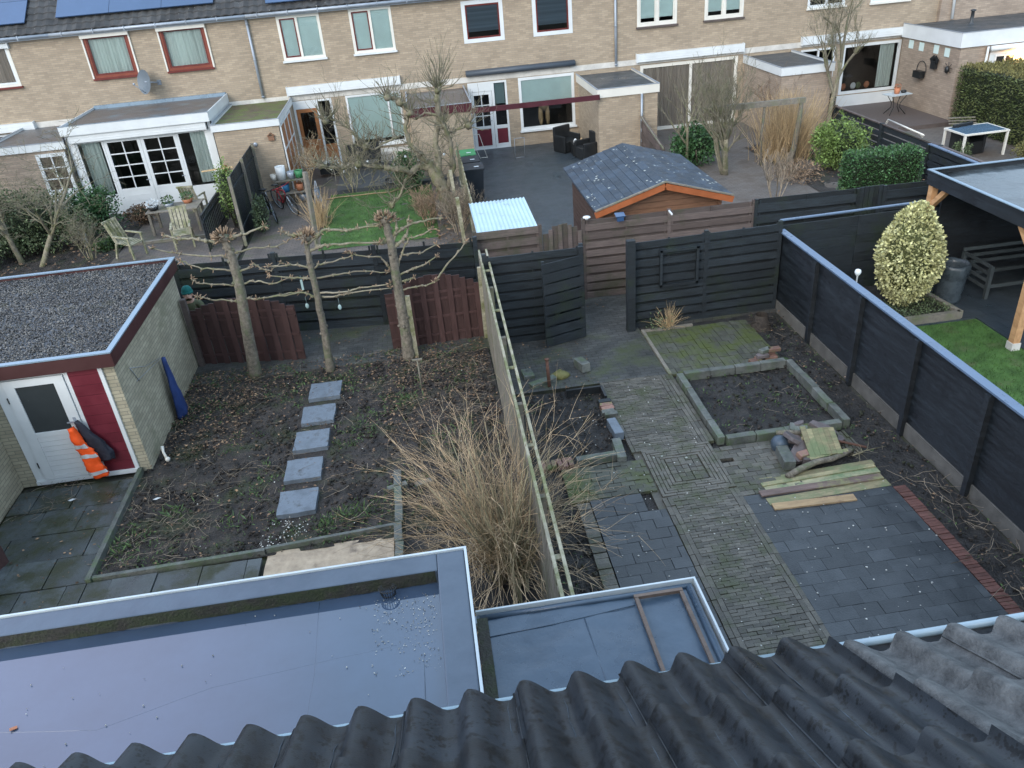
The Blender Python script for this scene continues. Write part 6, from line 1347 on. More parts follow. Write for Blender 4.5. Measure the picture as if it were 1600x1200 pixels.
bushy('low_plant', (-9.3, 23.4, .12), (.5, .4, .14), 500, .10, 'weed', 'low green plants beside the brown terrace', 'plant', stems=False)
bushy('leafy_shrub', (-8.9, 25.5, .3), (.5, .35, .3), 900, .06, 'litter', 'low brown autumnal shrub near the white garden room steps')
bushy('low_plant', (16.15, 22.3, .25), (.3, .2, .3), 400, .07, 'evergreen', 'wispy pale plant between black slatted fence and glass table', 'plant', core=False)
# straw grass
t = T('ornamental_grass', (11.7, 24.6, 0), 'tall clump of dry straw coloured ornamental grass', 'grass'); b = MB()
for _ in range(900):
    a_ = rng.uniform(0, 6.28); e_ = rng.uniform(1.0, 1.55); arc(b, (11.65+rng.gauss(0, .35), 24.6+rng.gauss(0, .3), 0), (math.cos(a_)*math.cos(e_), math.sin(a_)*math.cos(e_), math.sin(e_)), rng.uniform(1.1, 2.3), .009, rng.uniform(0, .06), 5, .04, 3)
b.build('blades', K['straw'], t)
t = T('ornamental_grass', (-2.95, 23.2, 0), 'clump of dry tan grass at the left corner of the lawn', 'grass'); b = MB()
for _ in range(220):
    a_ = rng.uniform(0, 6.28); e_ = rng.uniform(.9, 1.55); arc(b, (-3.2+rng.gauss(0, .1), 23.2+rng.gauss(0, .25), 0), (math.cos(a_)*math.cos(e_), math.sin(a_)*math.cos(e_), math.sin(e_)), rng.uniform(.5, 1.2), .008, rng.uniform(0, .09), 5, .06, 3)
b.build('blades', K['straw'], t)
t = T('dry_shrub', (10.9, 22.2, .1), 'low rusty brown dry shrub between pale paving and yellow-green shrub', 'shrub'); b = MB(); leafblob(b, (10.9, 22.2, .25), (.75, .8, .3), 1500, .09, None, .25, .9); b.build('twigs', K['bud'], t)
# hedges
t = T('clipped_hedge', (12.3, 20.0, 0), 'clipped dark green rectangular hedge block behind the black slatted fence', 'hedge')
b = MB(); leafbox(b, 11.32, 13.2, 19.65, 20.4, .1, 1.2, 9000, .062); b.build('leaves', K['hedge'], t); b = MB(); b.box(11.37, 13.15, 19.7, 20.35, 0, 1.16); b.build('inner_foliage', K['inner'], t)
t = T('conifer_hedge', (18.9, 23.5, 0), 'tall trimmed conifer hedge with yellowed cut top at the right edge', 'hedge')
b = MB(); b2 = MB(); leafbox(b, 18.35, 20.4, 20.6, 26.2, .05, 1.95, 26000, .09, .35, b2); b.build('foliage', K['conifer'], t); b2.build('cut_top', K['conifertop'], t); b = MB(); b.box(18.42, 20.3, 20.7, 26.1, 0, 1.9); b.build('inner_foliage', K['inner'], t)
# log shed
t = T('log_shed', (4.93, 17.7, 0), 'brown log cabin shed with speckled slate-blue shingle roof and orange trim', 'shed')
SX0, SX1, SY0, SY1, ZE, ZR = 3.62, 6.28, 16.15, 19.15, 1.92, 2.32; XM = (SX0+SX1)/2
b = MB(); z = .0; n_ = 0
def zroof(x, dz=0): return ZR-abs(x-XM)/((SX1-SX0)/2)*(ZR-ZE)+dz
b.add([(SX0, SY0, 0), (SX1, SY0, 0), (SX1, SY0, ZE-.03), (XM, SY0, ZR-.03), (SX0, SY0, ZE-.03)], [(0, 1, 2, 3, 4)], .5)
while z < ZR-.1:
    hw = (SX1-SX0)/2 if z+.07 < ZE-.06 else max(.1, (ZR-.06-z-.07)/(ZR-ZE)*(SX1-SX0)/2)
    b.box(XM-hw, XM+hw, SY0-.022, SY0-.001, z+.004, z+.128); z += .133
b.build('front_wall', K['logs'], t)
b = MB(); b.box(SX0, SX0+.03, SY0+.01, SY1, 0, ZE-.03); b.box(SX1-.03, SX1, SY0+.01, SY1, 0, ZE-.03); b.box(SX0+.03, SX1-.03, SY1-.03, SY1, 0, ZE-.03); z = 0
while z < ZE-.14: b.box(SX0-.02, SX0-.001, SY0+.01, SY1, z+.005, z+.125); z += .133
b.build('side_wall', K['logdark'], t)
b = MB(); 
for x in (SX0-.01, SX1-.06): b.box(x, x+.07, SY0-.05, SY0-.023, 0, ZE-.04)
b.build('corner_post', K['logs'], t)
b = MB(); RX0, RX1, RY0, RY1 = 3.44, 6.44, 15.86, 19.45; rise = (ZR-ZE)/((SX1-SX0)/2)
def slope(xe, xr, flip):
    nrow = 9; L_ = abs(xr-xe)
    for j in range(nrow):
        u0, u1 = j/nrow, (j+1.12)/nrow; u1 = min(u1, 1.0); xa_, xb_ = xe+(xr-xe)*u0, xe+(xr-xe)*u1
        za_ = ZR+.03-rise*abs(xa_-XM); zb_ = ZR+.03-rise*abs(xb_-XM); y = RY0-(.15 if j % 2 else 0)
        while y < RY1:
            y2 = min(y+.30, RY1); y1_ = max(y, RY0); k = rng.random()
            if y2-y1_ > .02:
                lf = .014; v = [(xa_, y1_+.004, za_+lf), (xa_, y2-.004, za_+lf), (xb_, y2-.004, zb_+.003), (xb_, y1_+.004, zb_+.003)]; lo = [(p[0], p[1], p[2]-.012) for p in v]
                f4 = [(0, 1, 2, 3), (0, 4, 5, 1)]; f4 = [tuple(reversed(f_)) for f_ in f4] if flip else f4
                b.add(v+lo, f4, k)
            y += .30
slope(RX0, XM, False); slope(RX1, XM, True)
b.add([(RX0, RY0, ZR-.0-rise*(XM-RX0)), (XM, RY0, ZR), (RX1, RY0, ZR-rise*(RX1-XM)), (RX1, RY1, ZR-rise*(RX1-XM)), (XM, RY1, ZR), (RX0, RY1, ZR-rise*(XM-RX0))], [(0, 1, 4, 5), (1, 2, 3, 4)], .5)
b.build('roof', K['slate'], t)
b = MB(); b.bar((RX0, RY0-.015, ZR-.06-rise*(XM-RX0)), (XM, RY0-.015, ZR-.06), .03, .13, tint=.5); b.bar((XM, RY0-.015, ZR-.06), (RX1, RY0-.015, ZR-.06-rise*(RX1-XM)), .03, .13, tint=.5); b.build('bargeboard', K['orangetrim'], t)
b = MB(); b.bar((RX0, RY0-.02, ZR+.035-rise*(XM-RX0)), (XM, RY0-.02, ZR+.04), .05, .03, tint=.5); b.bar((XM, RY0-.02, ZR+.04), (RX1, RY0-.02, ZR+.035-rise*(RX1-XM)), .05, .03, tint=.5); b.build('verge', K['greywood'], t)
# corrugated sheet lean-to
t = T('lean_to', (1.5, 16.8, 0), 'small lean-to covered with a pale blue corrugated sheet', 'lean-to')
b = MB(); n = 60; vs = []
for i in range(n+1):
    x = .92+1.28*i/n
    for y, z in ((15.78, 1.74), (17.75, 1.80)): vs.append((x, y, z+.015*math.cos(i*6.283/4)))
b.add(vs, [(2*i, 2*i+2, 2*i+3, 2*i+1) for i in range(n)], .5, True); b.build('corrugated_sheet', K['corr'], t)
for x, y in ((.97, 15.85), (2.15, 15.85), (.97, 17.6), (2.15, 17.6)): b = MB(); b.bar((x, y, 0), (x, y, 1.71), .05, .05); b.build('post', K['greywood'], t)
# H2-H3 boundary fences
t = T('plank_fence', (-5.25, 25.0, 0), 'tall black vertical plank fence beside the bicycles', 'fence')
b = MB(); y = 22.2
while y < 26.2: b.box(-5.30, -5.275, y, y+.13, .02, 1.88); y += .137
b.box(-5.272, -5.24, 22.2, 26.2, .4, .47); b.box(-5.272, -5.24, 22.2, 26.2, 1.5, 1.57); b.build('planks', K['blackfence'], t)
for y in (22.15, 24.2, 26.2): b = MB(); b.bar((-5.22, y, 0), (-5.22, y, 1.95), .08, .08); b.build('post', K['greywood'], t)
t = T('plank_fence', (-6.1, 24.5, 0), 'black picket fence with open gaps along the brown terrace', 'fence')
b = MB(); y = 21.9
while y < 26.0: b.box(-6.18, -6.155, y, y+.10, .03, 1.05); y += .19
b.box(-6.15, -6.12, 21.9, 26.0, .25, .32); b.box(-6.15, -6.12, 21.9, 26.0, .85, .92); b.bar((-6.15, 21.9, 1.06), (-6.15, 26.0, 1.06), .05, .03); b.build('pickets', K['blackfence'], t)
b = MB(); b.bar((-3.15, 21.3, 0), (-3.08, 21.35, 2.05), .12, .10, tint=.5); b.thing('wooden_pole', K['greywood'], 'tall pale wooden pole behind the middle pollarded tree', 'pole')
# curved top fences
def slopefence(name, p, q, za, zb, m, label, nb=7, step=0):
    t = T(name, ((p[0]+q[0])/2, (p[1]+q[1])/2, 0), label, 'fence'); b = MB(); n = 10
    for k in range(nb):
        u = (k+.5)/nb
        for i in range(n):
            a_ = along(p, q, i/n); e_ = along(p, q, (i+1)/n); h0 = za+(zb-za)*((i/n)**.8); h1_ = za+(zb-za)*(((i+1)/n)**.8)
            b.bar((a_.x+(.02 if k % 2 else 0), a_.y, h0*u), (e_.x+(.02 if k % 2 else 0), e_.y, h1_*u), .02, za/nb*1.02)
    b.build('boards', m, t); b = MB()
    for i in range(n): a_ = along(p, q, i/n); e_ = along(p, q, (i+1)/n); b.bar((a_.x, a_.y, za+(zb-za)*((i/n)**.8)), (e_.x, e_.y, za+(zb-za)*(((i+1)/n)**.8)), .06, .05)
    b.build('top_rail', K['greywood'], t); return t
slopefence('wooden_fence', (7.42, 27.9), (7.42, 24.0), 1.75, .9, K['greyfence'], 'dark wooden fence with curved sloping top beside the brick extension and log shed', 8)
t = T('wooden_fence', (1.12, 21, 0), 'pale lichened vertical board fence between gnarled tree and dark patio', 'fence')
b = MB(); y = 18.2
while y < 24.8: b.box(1.10, 1.125, y, y+.11, .02, 1.25+.35*max(0, (y-20)/4.8)+rng.gauss(0, .02)); y += .14
b.build('boards', K['oldwood'], t); b = MB(); b.bar((1.08, 18.2, .5), (1.08, 24.8, .5), .03, .06); b.build('rail', K['oldwood'], t)
for i, y in enumerate((19.0, 21.6)):
    b = MB(); b.bar((.80, y, 0), (.72, y, 1.6), .11, .09); b.thing('fence_post', K['oldwood'], ['pale weathered post near the corrugated sheet', 'pale weathered post beside the gnarled trunk'][i], 'post')
# black stepped fence between H5 and H6
t = T('black_fence', (14.2, 24, 0), 'long low black slatted fence stepping down behind the clipped hedge', 'fence')
for (y0_, y1_, zt) in ((28.9, 26.6, 1.25), (26.5, 23.6, 1.0), (23.5, 20.6, 1.0), (20.5, 17.6, 1.0)):
    b = MB(); z = .08
    while z < zt: b.box(14.19, 14.215, y1_, y0_, z, z+.15); z += .19
    b.build('panel', K['blackfence'], t); b = MB(); b.box(14.14, 14.26, y0_-.05, y0_+.05, 0, zt+.06); b.build('post', K['blackfence'], t); b = MB(); b.box(14.15, 14.25, y1_, y0_-.06, zt+.02, zt+.05); b.build('cap', K['greyfence'] if zt < 1.1 else K['mossbrick'], t)
t = T('black_fence', (16.0, 20.5, 0), 'short black slatted fence in front of the glass table', 'fence')
A1, B1 = G(1452, 228, 1.0), G(1535, 262, 1.0); b = MB()
for k in range(5): b.bar((A1.x, A1.y, .12+.21*k), (B1.x, B1.y, .12+.21*k), .025, .17)
b.build('panel', K['blackfence'], t); b = MB(); b.bar((A1.x, A1.y, 1.06), (B1.x, B1.y, 1.06), .1, .03); b.build('cap', K['caplight'], t)
for p in (A1, B1): b = MB(); b.bar((p.x, p.y, 0), (p.x, p.y, 1.06), .1, .1); b.build('post', K['blackfence'], t)
# dead-tree pergola beam
t = T('garden_arch', (10.9, 23.9, 0), 'grey weathered beam on a rough trunk post spanning behind the bare shrub', 'pergola')
b = MB(); b.bar(W(1100, 172, 24.0), W(1258, 156, 24.0), .12, .16, tint=.5); b.build('beam', K['greywood'], t)
b = MB(); q = W(1252, 160, 24.0); g0 = Vector((q.x-.35, 23.7, 0)); b.tube([g0, g0.lerp(q, .3)+Vector((.05, 0, 0)), g0.lerp(q, .7)+Vector((.04, 0, 0)), q], [.11, .09, .08, .07], 8); b.build('post', K['bark'], t)
b = MB(); q = W(1195, 170, 24.0); b.tube([(q.x, 24, 2.0), (q.x-.05, 24, .9), (q.x+.02, 24, 0)], .04, 6); b.build('post', K['bark'], t)
# white tub
b = MB(); q = G(1201, 241, .1); b.lathe((q.x, q.y, .02), [(0, 0), (.11, 0), (.15, .24), (.13, .24), (.10, .03)], 12); b.thing('white_bucket', K['white'], 'small white bucket on the pale paving beside the straw grass', 'bucket')
# wheelie bins
def wheelie(x, y, lid, label, labelsq=True):
    t = T('wheelie_bin', (x, y, 0), label, 'wheelie bin', 'wheelie bins by the gnarled tree')
    b = MB(); vs = []
    for z, wx, wy in ((.06, .20, .20), (1.0, .28, .30)):
        for i, j in ((-1, -1), (1, -1), (1, 1), (-1, 1)): vs.append((x+i*wx, y+j*wy, z))
    b.add(vs, [(0, 3, 2, 1), (0, 1, 5, 4), (1, 2, 6, 5), (2, 3, 7, 6), (3, 0, 4, 7), (4, 5, 6, 7)], .5); b.build('body', K['binblack'], t)
    b = MB(); b.obox((x, y, 1.03), (.60, .64, .05), 0, (.06, 0)); b.box(x-.25, x+.25, y+.3, y+.36, .98, 1.05); l = b.build('lid', K[lid], t)
    b = MB(); b.obox((x+.08, y-.1, 1.062), (.14, .07, .004), 0, (.06, 0)); b.build('sticker', K['white'], l)
    for dx in (-.24, .24): b = MB(); b.tube([(x+dx-.02, y+.25, .1), (x+dx+.02, y+.25, .1)], .1, 12); b.build('wheel', K['black'], t)
wheelie(1.50, 23.9, 'binblack', 'black wheelie bin with black lid nearest the camera on the dark patio edge'); wheelie(1.46, 24.8, 'binblack', 'second black wheelie bin behind the nearest one by the gnarled tree'); wheelie(1.42, 25.7, 'greencloth', 'wheelie bin with a bright green lid by the brick extension')
# rattan armchairs
def armchair(x, y, a_, label):
    t = T('rattan_armchair', (x, y, 0), label, 'armchair', 'black rattan seats on the dark patio'); R = Matrix.Rotation(a_, 3, 'Z')
    def bx(n, cx_, cy_, cz, sx_, sy_, sz_): b = MB(); c = Vector((x, y, 0))+R @ Vector((cx_, cy_, 0)); b.obox((c.x, c.y, cz), (sx_, sy_, sz_), a_); o = b.build(n, K['black'], t); v = o.modifiers.new('b', 'BEVEL'); v.width = .03; v.segments = 2
    bx('seat', 0, 0, .22, .62, .62, .40); bx('backrest', 0, .30, .52, .74, .10, .70); bx('armrest', -.33, 0, .32, .09, .66, .58); bx('armrest', .33, 0, .32, .09, .66, .58)
armchair(5.25, 28.6, .5, 'black rattan armchair under the window on the dark patio'); armchair(5.72, 27.3, -1.3, 'black rattan armchair against the brick extension, nearer the camera')
b = MB(); b.obox((5.55, 27.95, .22), (.5, .5, .40), 0); b.thing('side_table', K['black'], 'low black rattan cube table between the two black armchairs', 'table')
for dx, m_, l in ((-.12, 'white', 'small white pot on the black cube table'), (.1, 'straw', 'small yellow ornament on the black cube table')):
    b = MB(); b.lathe((5.55+dx, 27.95, .42), [(0, 0), (.06, 0), (.07, .08), (.03, .14), (0, .16)], 8); b.thing('table_ornament', K[m_], l, 'ornament')
def tubeframe(name, segs, r, m, label, cat): b = MB(); [b.tube(s_, r, 5) for s_ in segs]; return b.thing(name, m, label, cat)
q = G(748, 246, 0); tubeframe('folding_rack', [[(q.x-.25, q.y, .8), (q.x+.05, q.y-.3, 0)], [(q.x+.1, q.y+.1, .8), (q.x+.3, q.y-.3, 0)], [(q.x+.05, q.y-.3, .05), (q.x+.3, q.y-.3, .05)], [(q.x-.25, q.y, .8), (q.x+.1, q.y+.1, .8)]], .012, K['cream'], 'small folded white rack beside the red and white back door', 'rack')
q = G(806, 250, 0); tubeframe('folding_rack', [[(q.x, q.y+.1, 0), (q.x, q.y, .75)], [(q.x+.35, q.y+.1, 0), (q.x+.35, q.y, .75)], [(q.x, q.y, .75), (q.x+.35, q.y, .75)], [(q.x, q.y+.1, .05), (q.x+.35, q.y+.1, .05)]], .01, K['zinc'], 'thin wire rack standing below the window on the dark patio', 'rack')
z_ = .75; p1, p2 = G(1388, 187, z_), G(1443, 211, z_); p3 = G(1376, 207, 0.02); p4 = G(1430, 228, .02)
tubeframe('tubular_stand', [[p1, p2], [p1, p3], [p2, p4], [p2.lerp(p4, .15), p1.lerp(p2, .86)]], .03, K['cream'], 'pale tubular hammock stand on the lower patio', 'stand')
# white bistro table
q = G(1397, 178, .16); t = T('bistro_table', (q.x, q.y, .16), 'small white topped bistro table on curved iron legs by the big window', 'table')
b = MB(); b.obox((q.x, q.y, .86), (.85, .55, .03), .15); b.build('tabletop', K['trimwhite'], t)
for i in (-1, 1):
    for j in (-1, 1): b = MB(); b.tube([(q.x+i*.28, q.y+j*.18, .84), (q.x+i*.12, q.y+j*.08, .55), (q.x+i*.12, q.y+j*.08, .40), (q.x+i*.30, q.y+j*.2, .17)], .014, 5); b.build('leg', K['black'], t)
b = MB(); b.lathe((q.x-.02, q.y, .875), [(0, 0), (.09, 0), (.11, .2), (.09, .2)], 10); leafblob(b, (q.x-.02, q.y, 1.12), (.1, .1, .08), 60, .05); b.thing('flower_pot', K['terracotta'], 'terracotta pot on the white bistro table', 'pot')
b = MB(); b.ball((q.x+.24, q.y, .93), (.11, .09, .06), 8); b.thing('dark_bowl', K['black'], 'dark bowl next to the terracotta pot on the bistro table', 'bowl')
# glass table
c4 = [G(1478, 200, .75), G(1545, 193, .75), G(1576, 203, .75), G(1505, 213, .75)]; cc = sum(c4, Vector())/4
t = T('glass_table', (cc.x, cc.y, 0), 'long grey metal garden table with blue glass top by the conifer hedge', 'table')
ux = (c4[1]-c4[0]+c4[2]-c4[3])/2; uy = (c4[3]-c4[0]+c4[2]-c4[1])/2; ang = math.atan2(ux.y, ux.x); Lx = ux.length; Ly = max(.75, uy.length)
b = MB(); b.obox((cc.x, cc.y, .765), (Lx-.1, Ly-.1, .012), ang); b.build('glass_top', mat('blue_grey_glass', (.10, .17, .25), .12, .15, 2, bump=0, ior=1.8), t)
R = Matrix.Rotation(ang, 3, 'Z'); b = MB()
for s_ in (-1, 1): a_ = cc+R @ Vector((-Lx/2, s_*(Ly/2-.025), 0)); e_ = cc+R @ Vector((Lx/2, s_*(Ly/2-.025), 0)); b.bar((a_.x, a_.y, .75), (e_.x, e_.y, .75), .05, .05); a_ = cc+R @ Vector((s_*(Lx/2-.025), -Ly/2+.05, 0)); e_ = cc+R @ Vector((s_*(Lx/2-.025), Ly/2-.05, 0)); b.bar((a_.x, a_.y, .75), (e_.x, e_.y, .75), .05, .049)
b.build('frame', K['cream'], t)
for i in (-1, 1):
    for j in (-1, 1): b = MB(); p = cc+R @ Vector((i*(Lx/2-.04), j*(Ly/2-.04), 0)); b.bar((p.x, p.y, .022), (p.x, p.y, .724), .06, .06); b.build('leg', K['cream'], t)
armchair(cc.x-.1, cc.y+.15, .2, 'dark chair pushed under the long glass table')
q = G(1496, 192, .45); b = MB()
for k in range(3): b.bar((q.x-.3, q.y+.06*k, .45+.08*k), (q.x+.5, q.y-.25+.06*k, .45+.08*k), .07, .03)
b.thing('wooden_chair_back', K['greywood'], 'slatted wooden chair back behind the long glass table', 'chair')
# teak table and chair on H2 terrace
t = T('wooden_table', (-7.75, 25.0, 0), 'weathered wooden garden table with pots on the brown terrace', 'table')
tc4 = [G(243, 335, .72), G(275, 333, .72), G(300, 311, .72), G(272, 313, .72)]; cc = sum(tc4, Vector())/4
t.location = (cc.x, cc.y, 0)
b = MB()
for k in range(7): b.box(cc.x-.75, cc.x+.75, cc.y-.45+k*.13, cc.y-.45+k*.13+.115, .70, .73)
b.build('tabletop', K['greywood'], t)
for i in (-1, 1):
    for j in (-1, 1): b = MB(); b.bar((cc.x+i*.68, cc.y+j*.38, .02), (cc.x+i*.68, cc.y+j*.38, .70), .07, .07); b.build('leg', K['greywood'], t)
for k, (dx, dy, m_, l) in enumerate(((-.55, -.2, 'black', 'dark basket at the left end of the wooden garden table'), (-.15, .0, 'evergreen', 'bowl of white and green flowers on the wooden garden table'), (.35, .25, 'hedge', 'small green potted plant at the right end of the wooden table'))):
    t2 = T('potted_plant', (cc.x+dx, cc.y+dy, .73), l, 'potted plant'); b = MB(); b.lathe((cc.x+dx, cc.y+dy, .735), [(0, 0), (.12, 0), (.17, .12), (.15, .12)], 10); b.build('pot', K[['black', 'zinc', 'terracotta'][k]], t2); b = MB(); leafblob(b, (cc.x+dx, cc.y+dy, .93), (.18, .16, .12), 170, .06); b.build('leaves', K[['white', 'weed', 'hedge'][k]], t2)
def gchair(x, y, a_, label, group=None):
    t = T('garden_chair', (x, y, 0), label, 'chair', group); R = Matrix.Rotation(a_, 3, 'Z'); P = lambda u, v, z: Vector((x, y, 0))+R @ Vector((u, v, 0))+Vector((0, 0, z))
    b = MB()
    for k in range(6): b.bar(P(-.25, -.22+k*.09, .42+.01*k), P(.25, -.22+k*.09, .42+.01*k), .075, .02)
    b.build('seat', K['oldwood'], t); b = MB()
    for k in range(5): b.bar(P(-.2+k*.1, .26, .44), P(-.2+k*.1, .50, 1.02), .08, .02, (0, 1, 0))
    b.bar(P(-.26, .51, 1.03), P(.26, .51, 1.03), .04, .06); b.build('backrest', K['oldwood'], t)
    for i in (-1, 1):
        b = MB(); b.bar(P(i*.25, -.24, .02), P(i*.25, -.22, .62), .05, .05); b.build('leg', K['oldwood'], t); b = MB(); b.bar(P(i*.25, .38, .02), P(i*.25, .24, .45), .05, .05); b.build('leg', K['oldwood'], t); b = MB(); b.bar(P(i*.25, -.26, .63), P(i*.25, .30, .66), .06, .03); b.build('armrest', K['oldwood'], t)
q = G(208, 405, 0); gchair(-8.35, 22.35, 1.1, 'pale wooden reclining garden chair just behind the gravel roof'); q = G(265, 395, 0); gchair(-7.0, 22.7, .2, 'pale wooden garden chair partly behind the leftmost pollarded tree'); gchair(-7.3, 25.9, 3.0, 'weathered chair on the far side of the wooden garden table')
b = MB(); q = W(330, 275, 26.2); b.bar((-6.9, 26.0, 1.3), (-5.9, 25.9, 1.36), .05, .04); b.thing('pole', K['straw'], 'pale horizontal bamboo pole beside the white garden room', 'pole')
b = MB(); b.tube([G(137, 385, 0), G(137, 385, 0)+Vector((0, 0, .42))], .07, 8); b.thing('garden_tube', K['zinc'], 'grey tube standing among the plants near the garden chair', 'tube')
# bicycles
def wheel(t, c, R_, r):
    b = MB(); n = 28; pts = [c+R_ @ Vector((r*math.cos(6.283*k/n), 0, r*math.sin(6.283*k/n))) for k in range(n+1)]; b.tube(pts, .022, 6); w_ = b.build('wheel', K['black'], t)
    b = MB(); pts = [c+R_ @ Vector(((r-.03)*math.cos(6.283*k/n), 0, (r-.03)*math.sin(6.283*k/n))) for k in range(n+1)]; b.tube(pts, .010, 4)
    for k in range(14): b.tube([c, c+R_ @ Vector(((r-.03)*math.cos(6.283*k/14), 0, (r-.03)*math.sin(6.283*k/14)))], .002, 3)
    b.ball(c, .03, 6); b.build('rim', K['zinc'], w_)
def bike(x, y, a_, col, label, lean=.15):
    t = T('bicycle', (x, y, 0), label, 'bicycle'); R_ = Matrix.Rotation(a_, 3, 'Z') @ Matrix.Rotation(lean, 3, 'X'); o = Vector((x, y, 0)); P = lambda u, z: o+R_ @ Vector((u, 0, z))
    wheel(t, P(-.52, .34), R_, .33); wheel(t, P(.52, .34), R_, .33)
    b = MB(); S_ = P(-.18, .78); Bk = P(-.08, .30); Hd = P(.33, .80); Hb = P(.36, .66)
    for p, q_ in ((S_, Bk), (Bk, Hb), (P(-.16, .72), Hd), (Bk, P(-.52, .34)), (P(-.17, .74), P(-.52, .34)), (Hd, Hb)): b.tube([p, q_], .018, 6)
    b.build('frame', K[col], t); b = MB(); b.tube([Hd, P(.31, .92)], .014, 6); b.tube([Hb, P(.42, .5), P(.52, .34)], .016, 6); b.build('fork', K['zinc'], t)
    b = MB(); hb = P(.31, .92); sd_ = R_ @ Vector((0, 1, 0)); b.tube([hb-sd_*.3-R_ @ Vector((.08, 0, 0)), hb-sd_*.12, hb+sd_*.12, hb+sd_*.3-R_ @ Vector((.08, 0, 0))], .013, 6); b.build('handlebar', K[col], t)
    b = MB(); b.ball(P(-.2, .88), (.13, .07, .035), 8); b.tube([S_, P(-.2, .87)], .013, 5); b.build('saddle', K['black'], t)
bike(-4.75, 24.5, -1.25, 'black', 'dark mountain bicycle facing the camera beside the black plank fence', .12); bike(-4.35, 25.0, -1.0, 'red', 'red child bicycle leaning behind the dark mountain bicycle', .2)
# shelf with stuff
t = T('garden_shelf', (-4.1, 25.9, 0), 'cluttered wooden rack with buckets against the brick wall behind the bicycles', 'shelf')
b = MB()
for z in (.35, .75): b.box(-4.75, -3.75, 25.75, 26.2, z, z+.03)
for x in (-4.73, -3.79):
    for y in (25.78, 26.17): b.box(x, x+.04, y-.02, y+.02, .02, .78)
b.build('rack', K['greywood'], t)
for (x, z, m_, r_, l, c_) in ((-4.5, .79, 'white', .16, 'tall white bucket on top of the cluttered rack', 'bucket'), (-4.2, .79, 'zinc', .12, 'grey can on top of the cluttered rack', 'can'), (-3.95, .79, 'greencloth', .13, 'green bag on top of the cluttered rack', 'bag'), (-4.45, .39, 'blue', .13, 'blue tub on the middle shelf of the cluttered rack', 'tub'), (-4.0, .39, 'terracotta', .12, 'terracotta pot on the middle shelf of the cluttered rack', 'pot'), (-3.95, .03, 'zinc', .14, 'silver can on the ground below the cluttered rack', 'can'), (-4.75, .79, 'cream', .10, 'cream jug at the left end of the cluttered rack', 'jug')):
    b = MB(); hh = r_*2.6 if m_ == 'white' else r_*1.8; b.lathe((x, 25.97, z), [(0, 0), (r_*.85, 0), (r_, hh), (r_*.9, hh), (r_*.8, hh*.9)], 12); b.thing(c_, K[m_], l, c_)
b = MB(); b.lathe((-3.55, 25.3, .02), [(0, 0), (.16, 0), (.2, .28), (.18, .28)], 12); b.thing('bucket', K['black'], 'black bucket on the paving right of the cluttered rack', 'bucket')
t = T('hose_reel', (-3.35, 24.9, 0), 'garden hose reel with pink and blue hose near the wooden pole', 'hose reel'); b = MB()
for k in range(60): a_ = k*.5; a2 = a_+.5; b.tube([(-3.35+.05*math.sin(k*1.3), 24.9+.22*math.cos(a_), .45+.24*math.sin(a_)), (-3.35+.05*math.sin(k*1.3+1.3), 24.9+.22*math.cos(a2), .45+.24*math.sin(a2))], .012, 4)
b.build('hose', K['blue'], t); b = MB(); b.bar((-3.5, 24.7, .02), (-3.35, 24.9, .9), .03, .03); b.bar((-3.2, 24.7, .02), (-3.35, 24.9, .9), .03, .03); b.bar((-3.5, 25.1, .02), (-3.2, 25.1, .02), .03, .03); b.build('stand', K['zinc'], t)
# string lights
t = T('string_lights', (-1.5, 25, 0), 'string of small white globe lights hanging over the lawn edge', 'string lights'); b = MB(); b2 = MB(); P = []
for k in range(41): u = k/40; P.append(Vector((-3.1+4.0*u, 25.9-1.0*u, 1.15-.28*math.sin(math.pi*(u*3 % 1))+.3*u)))
b.tube(P, .006, 4); b.build('cable', K['black'], t)
for k in range(2, 40, 4): b2 = MB(); b2.ball(P[k]-Vector((0, 0, .06)), .04, 8); b2.build('bulb', K['white'], t)
# hanging ornaments between pollarded trees
for px, py, l in ((472, 445, 'pale glass hanging strip left of the slim pollarded tree'), (480, 478, 'oval glass pendant hanging below the lower arm left of the slim pollarded tree'), (531, 480, 'oval glass pendant hanging right of the slim pollarded tree')):
    q = W(px, py, 13.95); b = MB()
    if py == 445: b.box(q.x-.02, q.x+.02, 13.945, 13.955, q.z-.10, q.z+.10)
    else: b.ball(q, (.035, .012, .055), 8)
    b.tube([q+Vector((0, 0, .05)), q+Vector((0, 0, .18))], .003, 3); b.thing('glass_pendant', mat('pale_glass_green', (.30, .42, .42), .2, .1, 4), l, 'pendant', 'pendants between the pollarded trees')
# terrace bench + furniture in H3
b = MB(); b.box(-2.6, -1.4, 28.3, 28.9, .55, .60); [b.box(x, x+.06, 28.35, 28.85, .14, .55) for x in (-2.55, -1.5)]; b.box(-2.6, -1.4, 28.86, 28.9, .6, 1.0); b.thing('garden_bench', K['black'], 'dark bench on the dark terrace under the wide curtained window', 'bench')
b = MB(); q = W(640, 281, 26.6); b.lathe((-.95, 26.6, .14), [(0, 0), (.35, .02), (.38, .08), (.36, .09)], 16); b.tube([(-.95, 26.6, .2), (-.95, 26.6, 1.0)], .025, 6); b.thing('parasol_foot', K['bitumendark'], 'round dark parasol foot at the far edge of the lawn', 'parasol base')
b = MB(); b.box(-3.6, -2.9, 28.6, 29.0, .14, .42); t2 = b.thing('planter_box', K['black'], 'dark planter box with white and yellow flowers near the orange-brown door', 'planter'); b = MB(); [b.leaf((rng.uniform(-3.55, -2.95), rng.uniform(28.62, 28.98), rng.uniform(.42, .6)), .09, .8) for _ in range(130)]; b.build('flowers', K['cream'], t2)
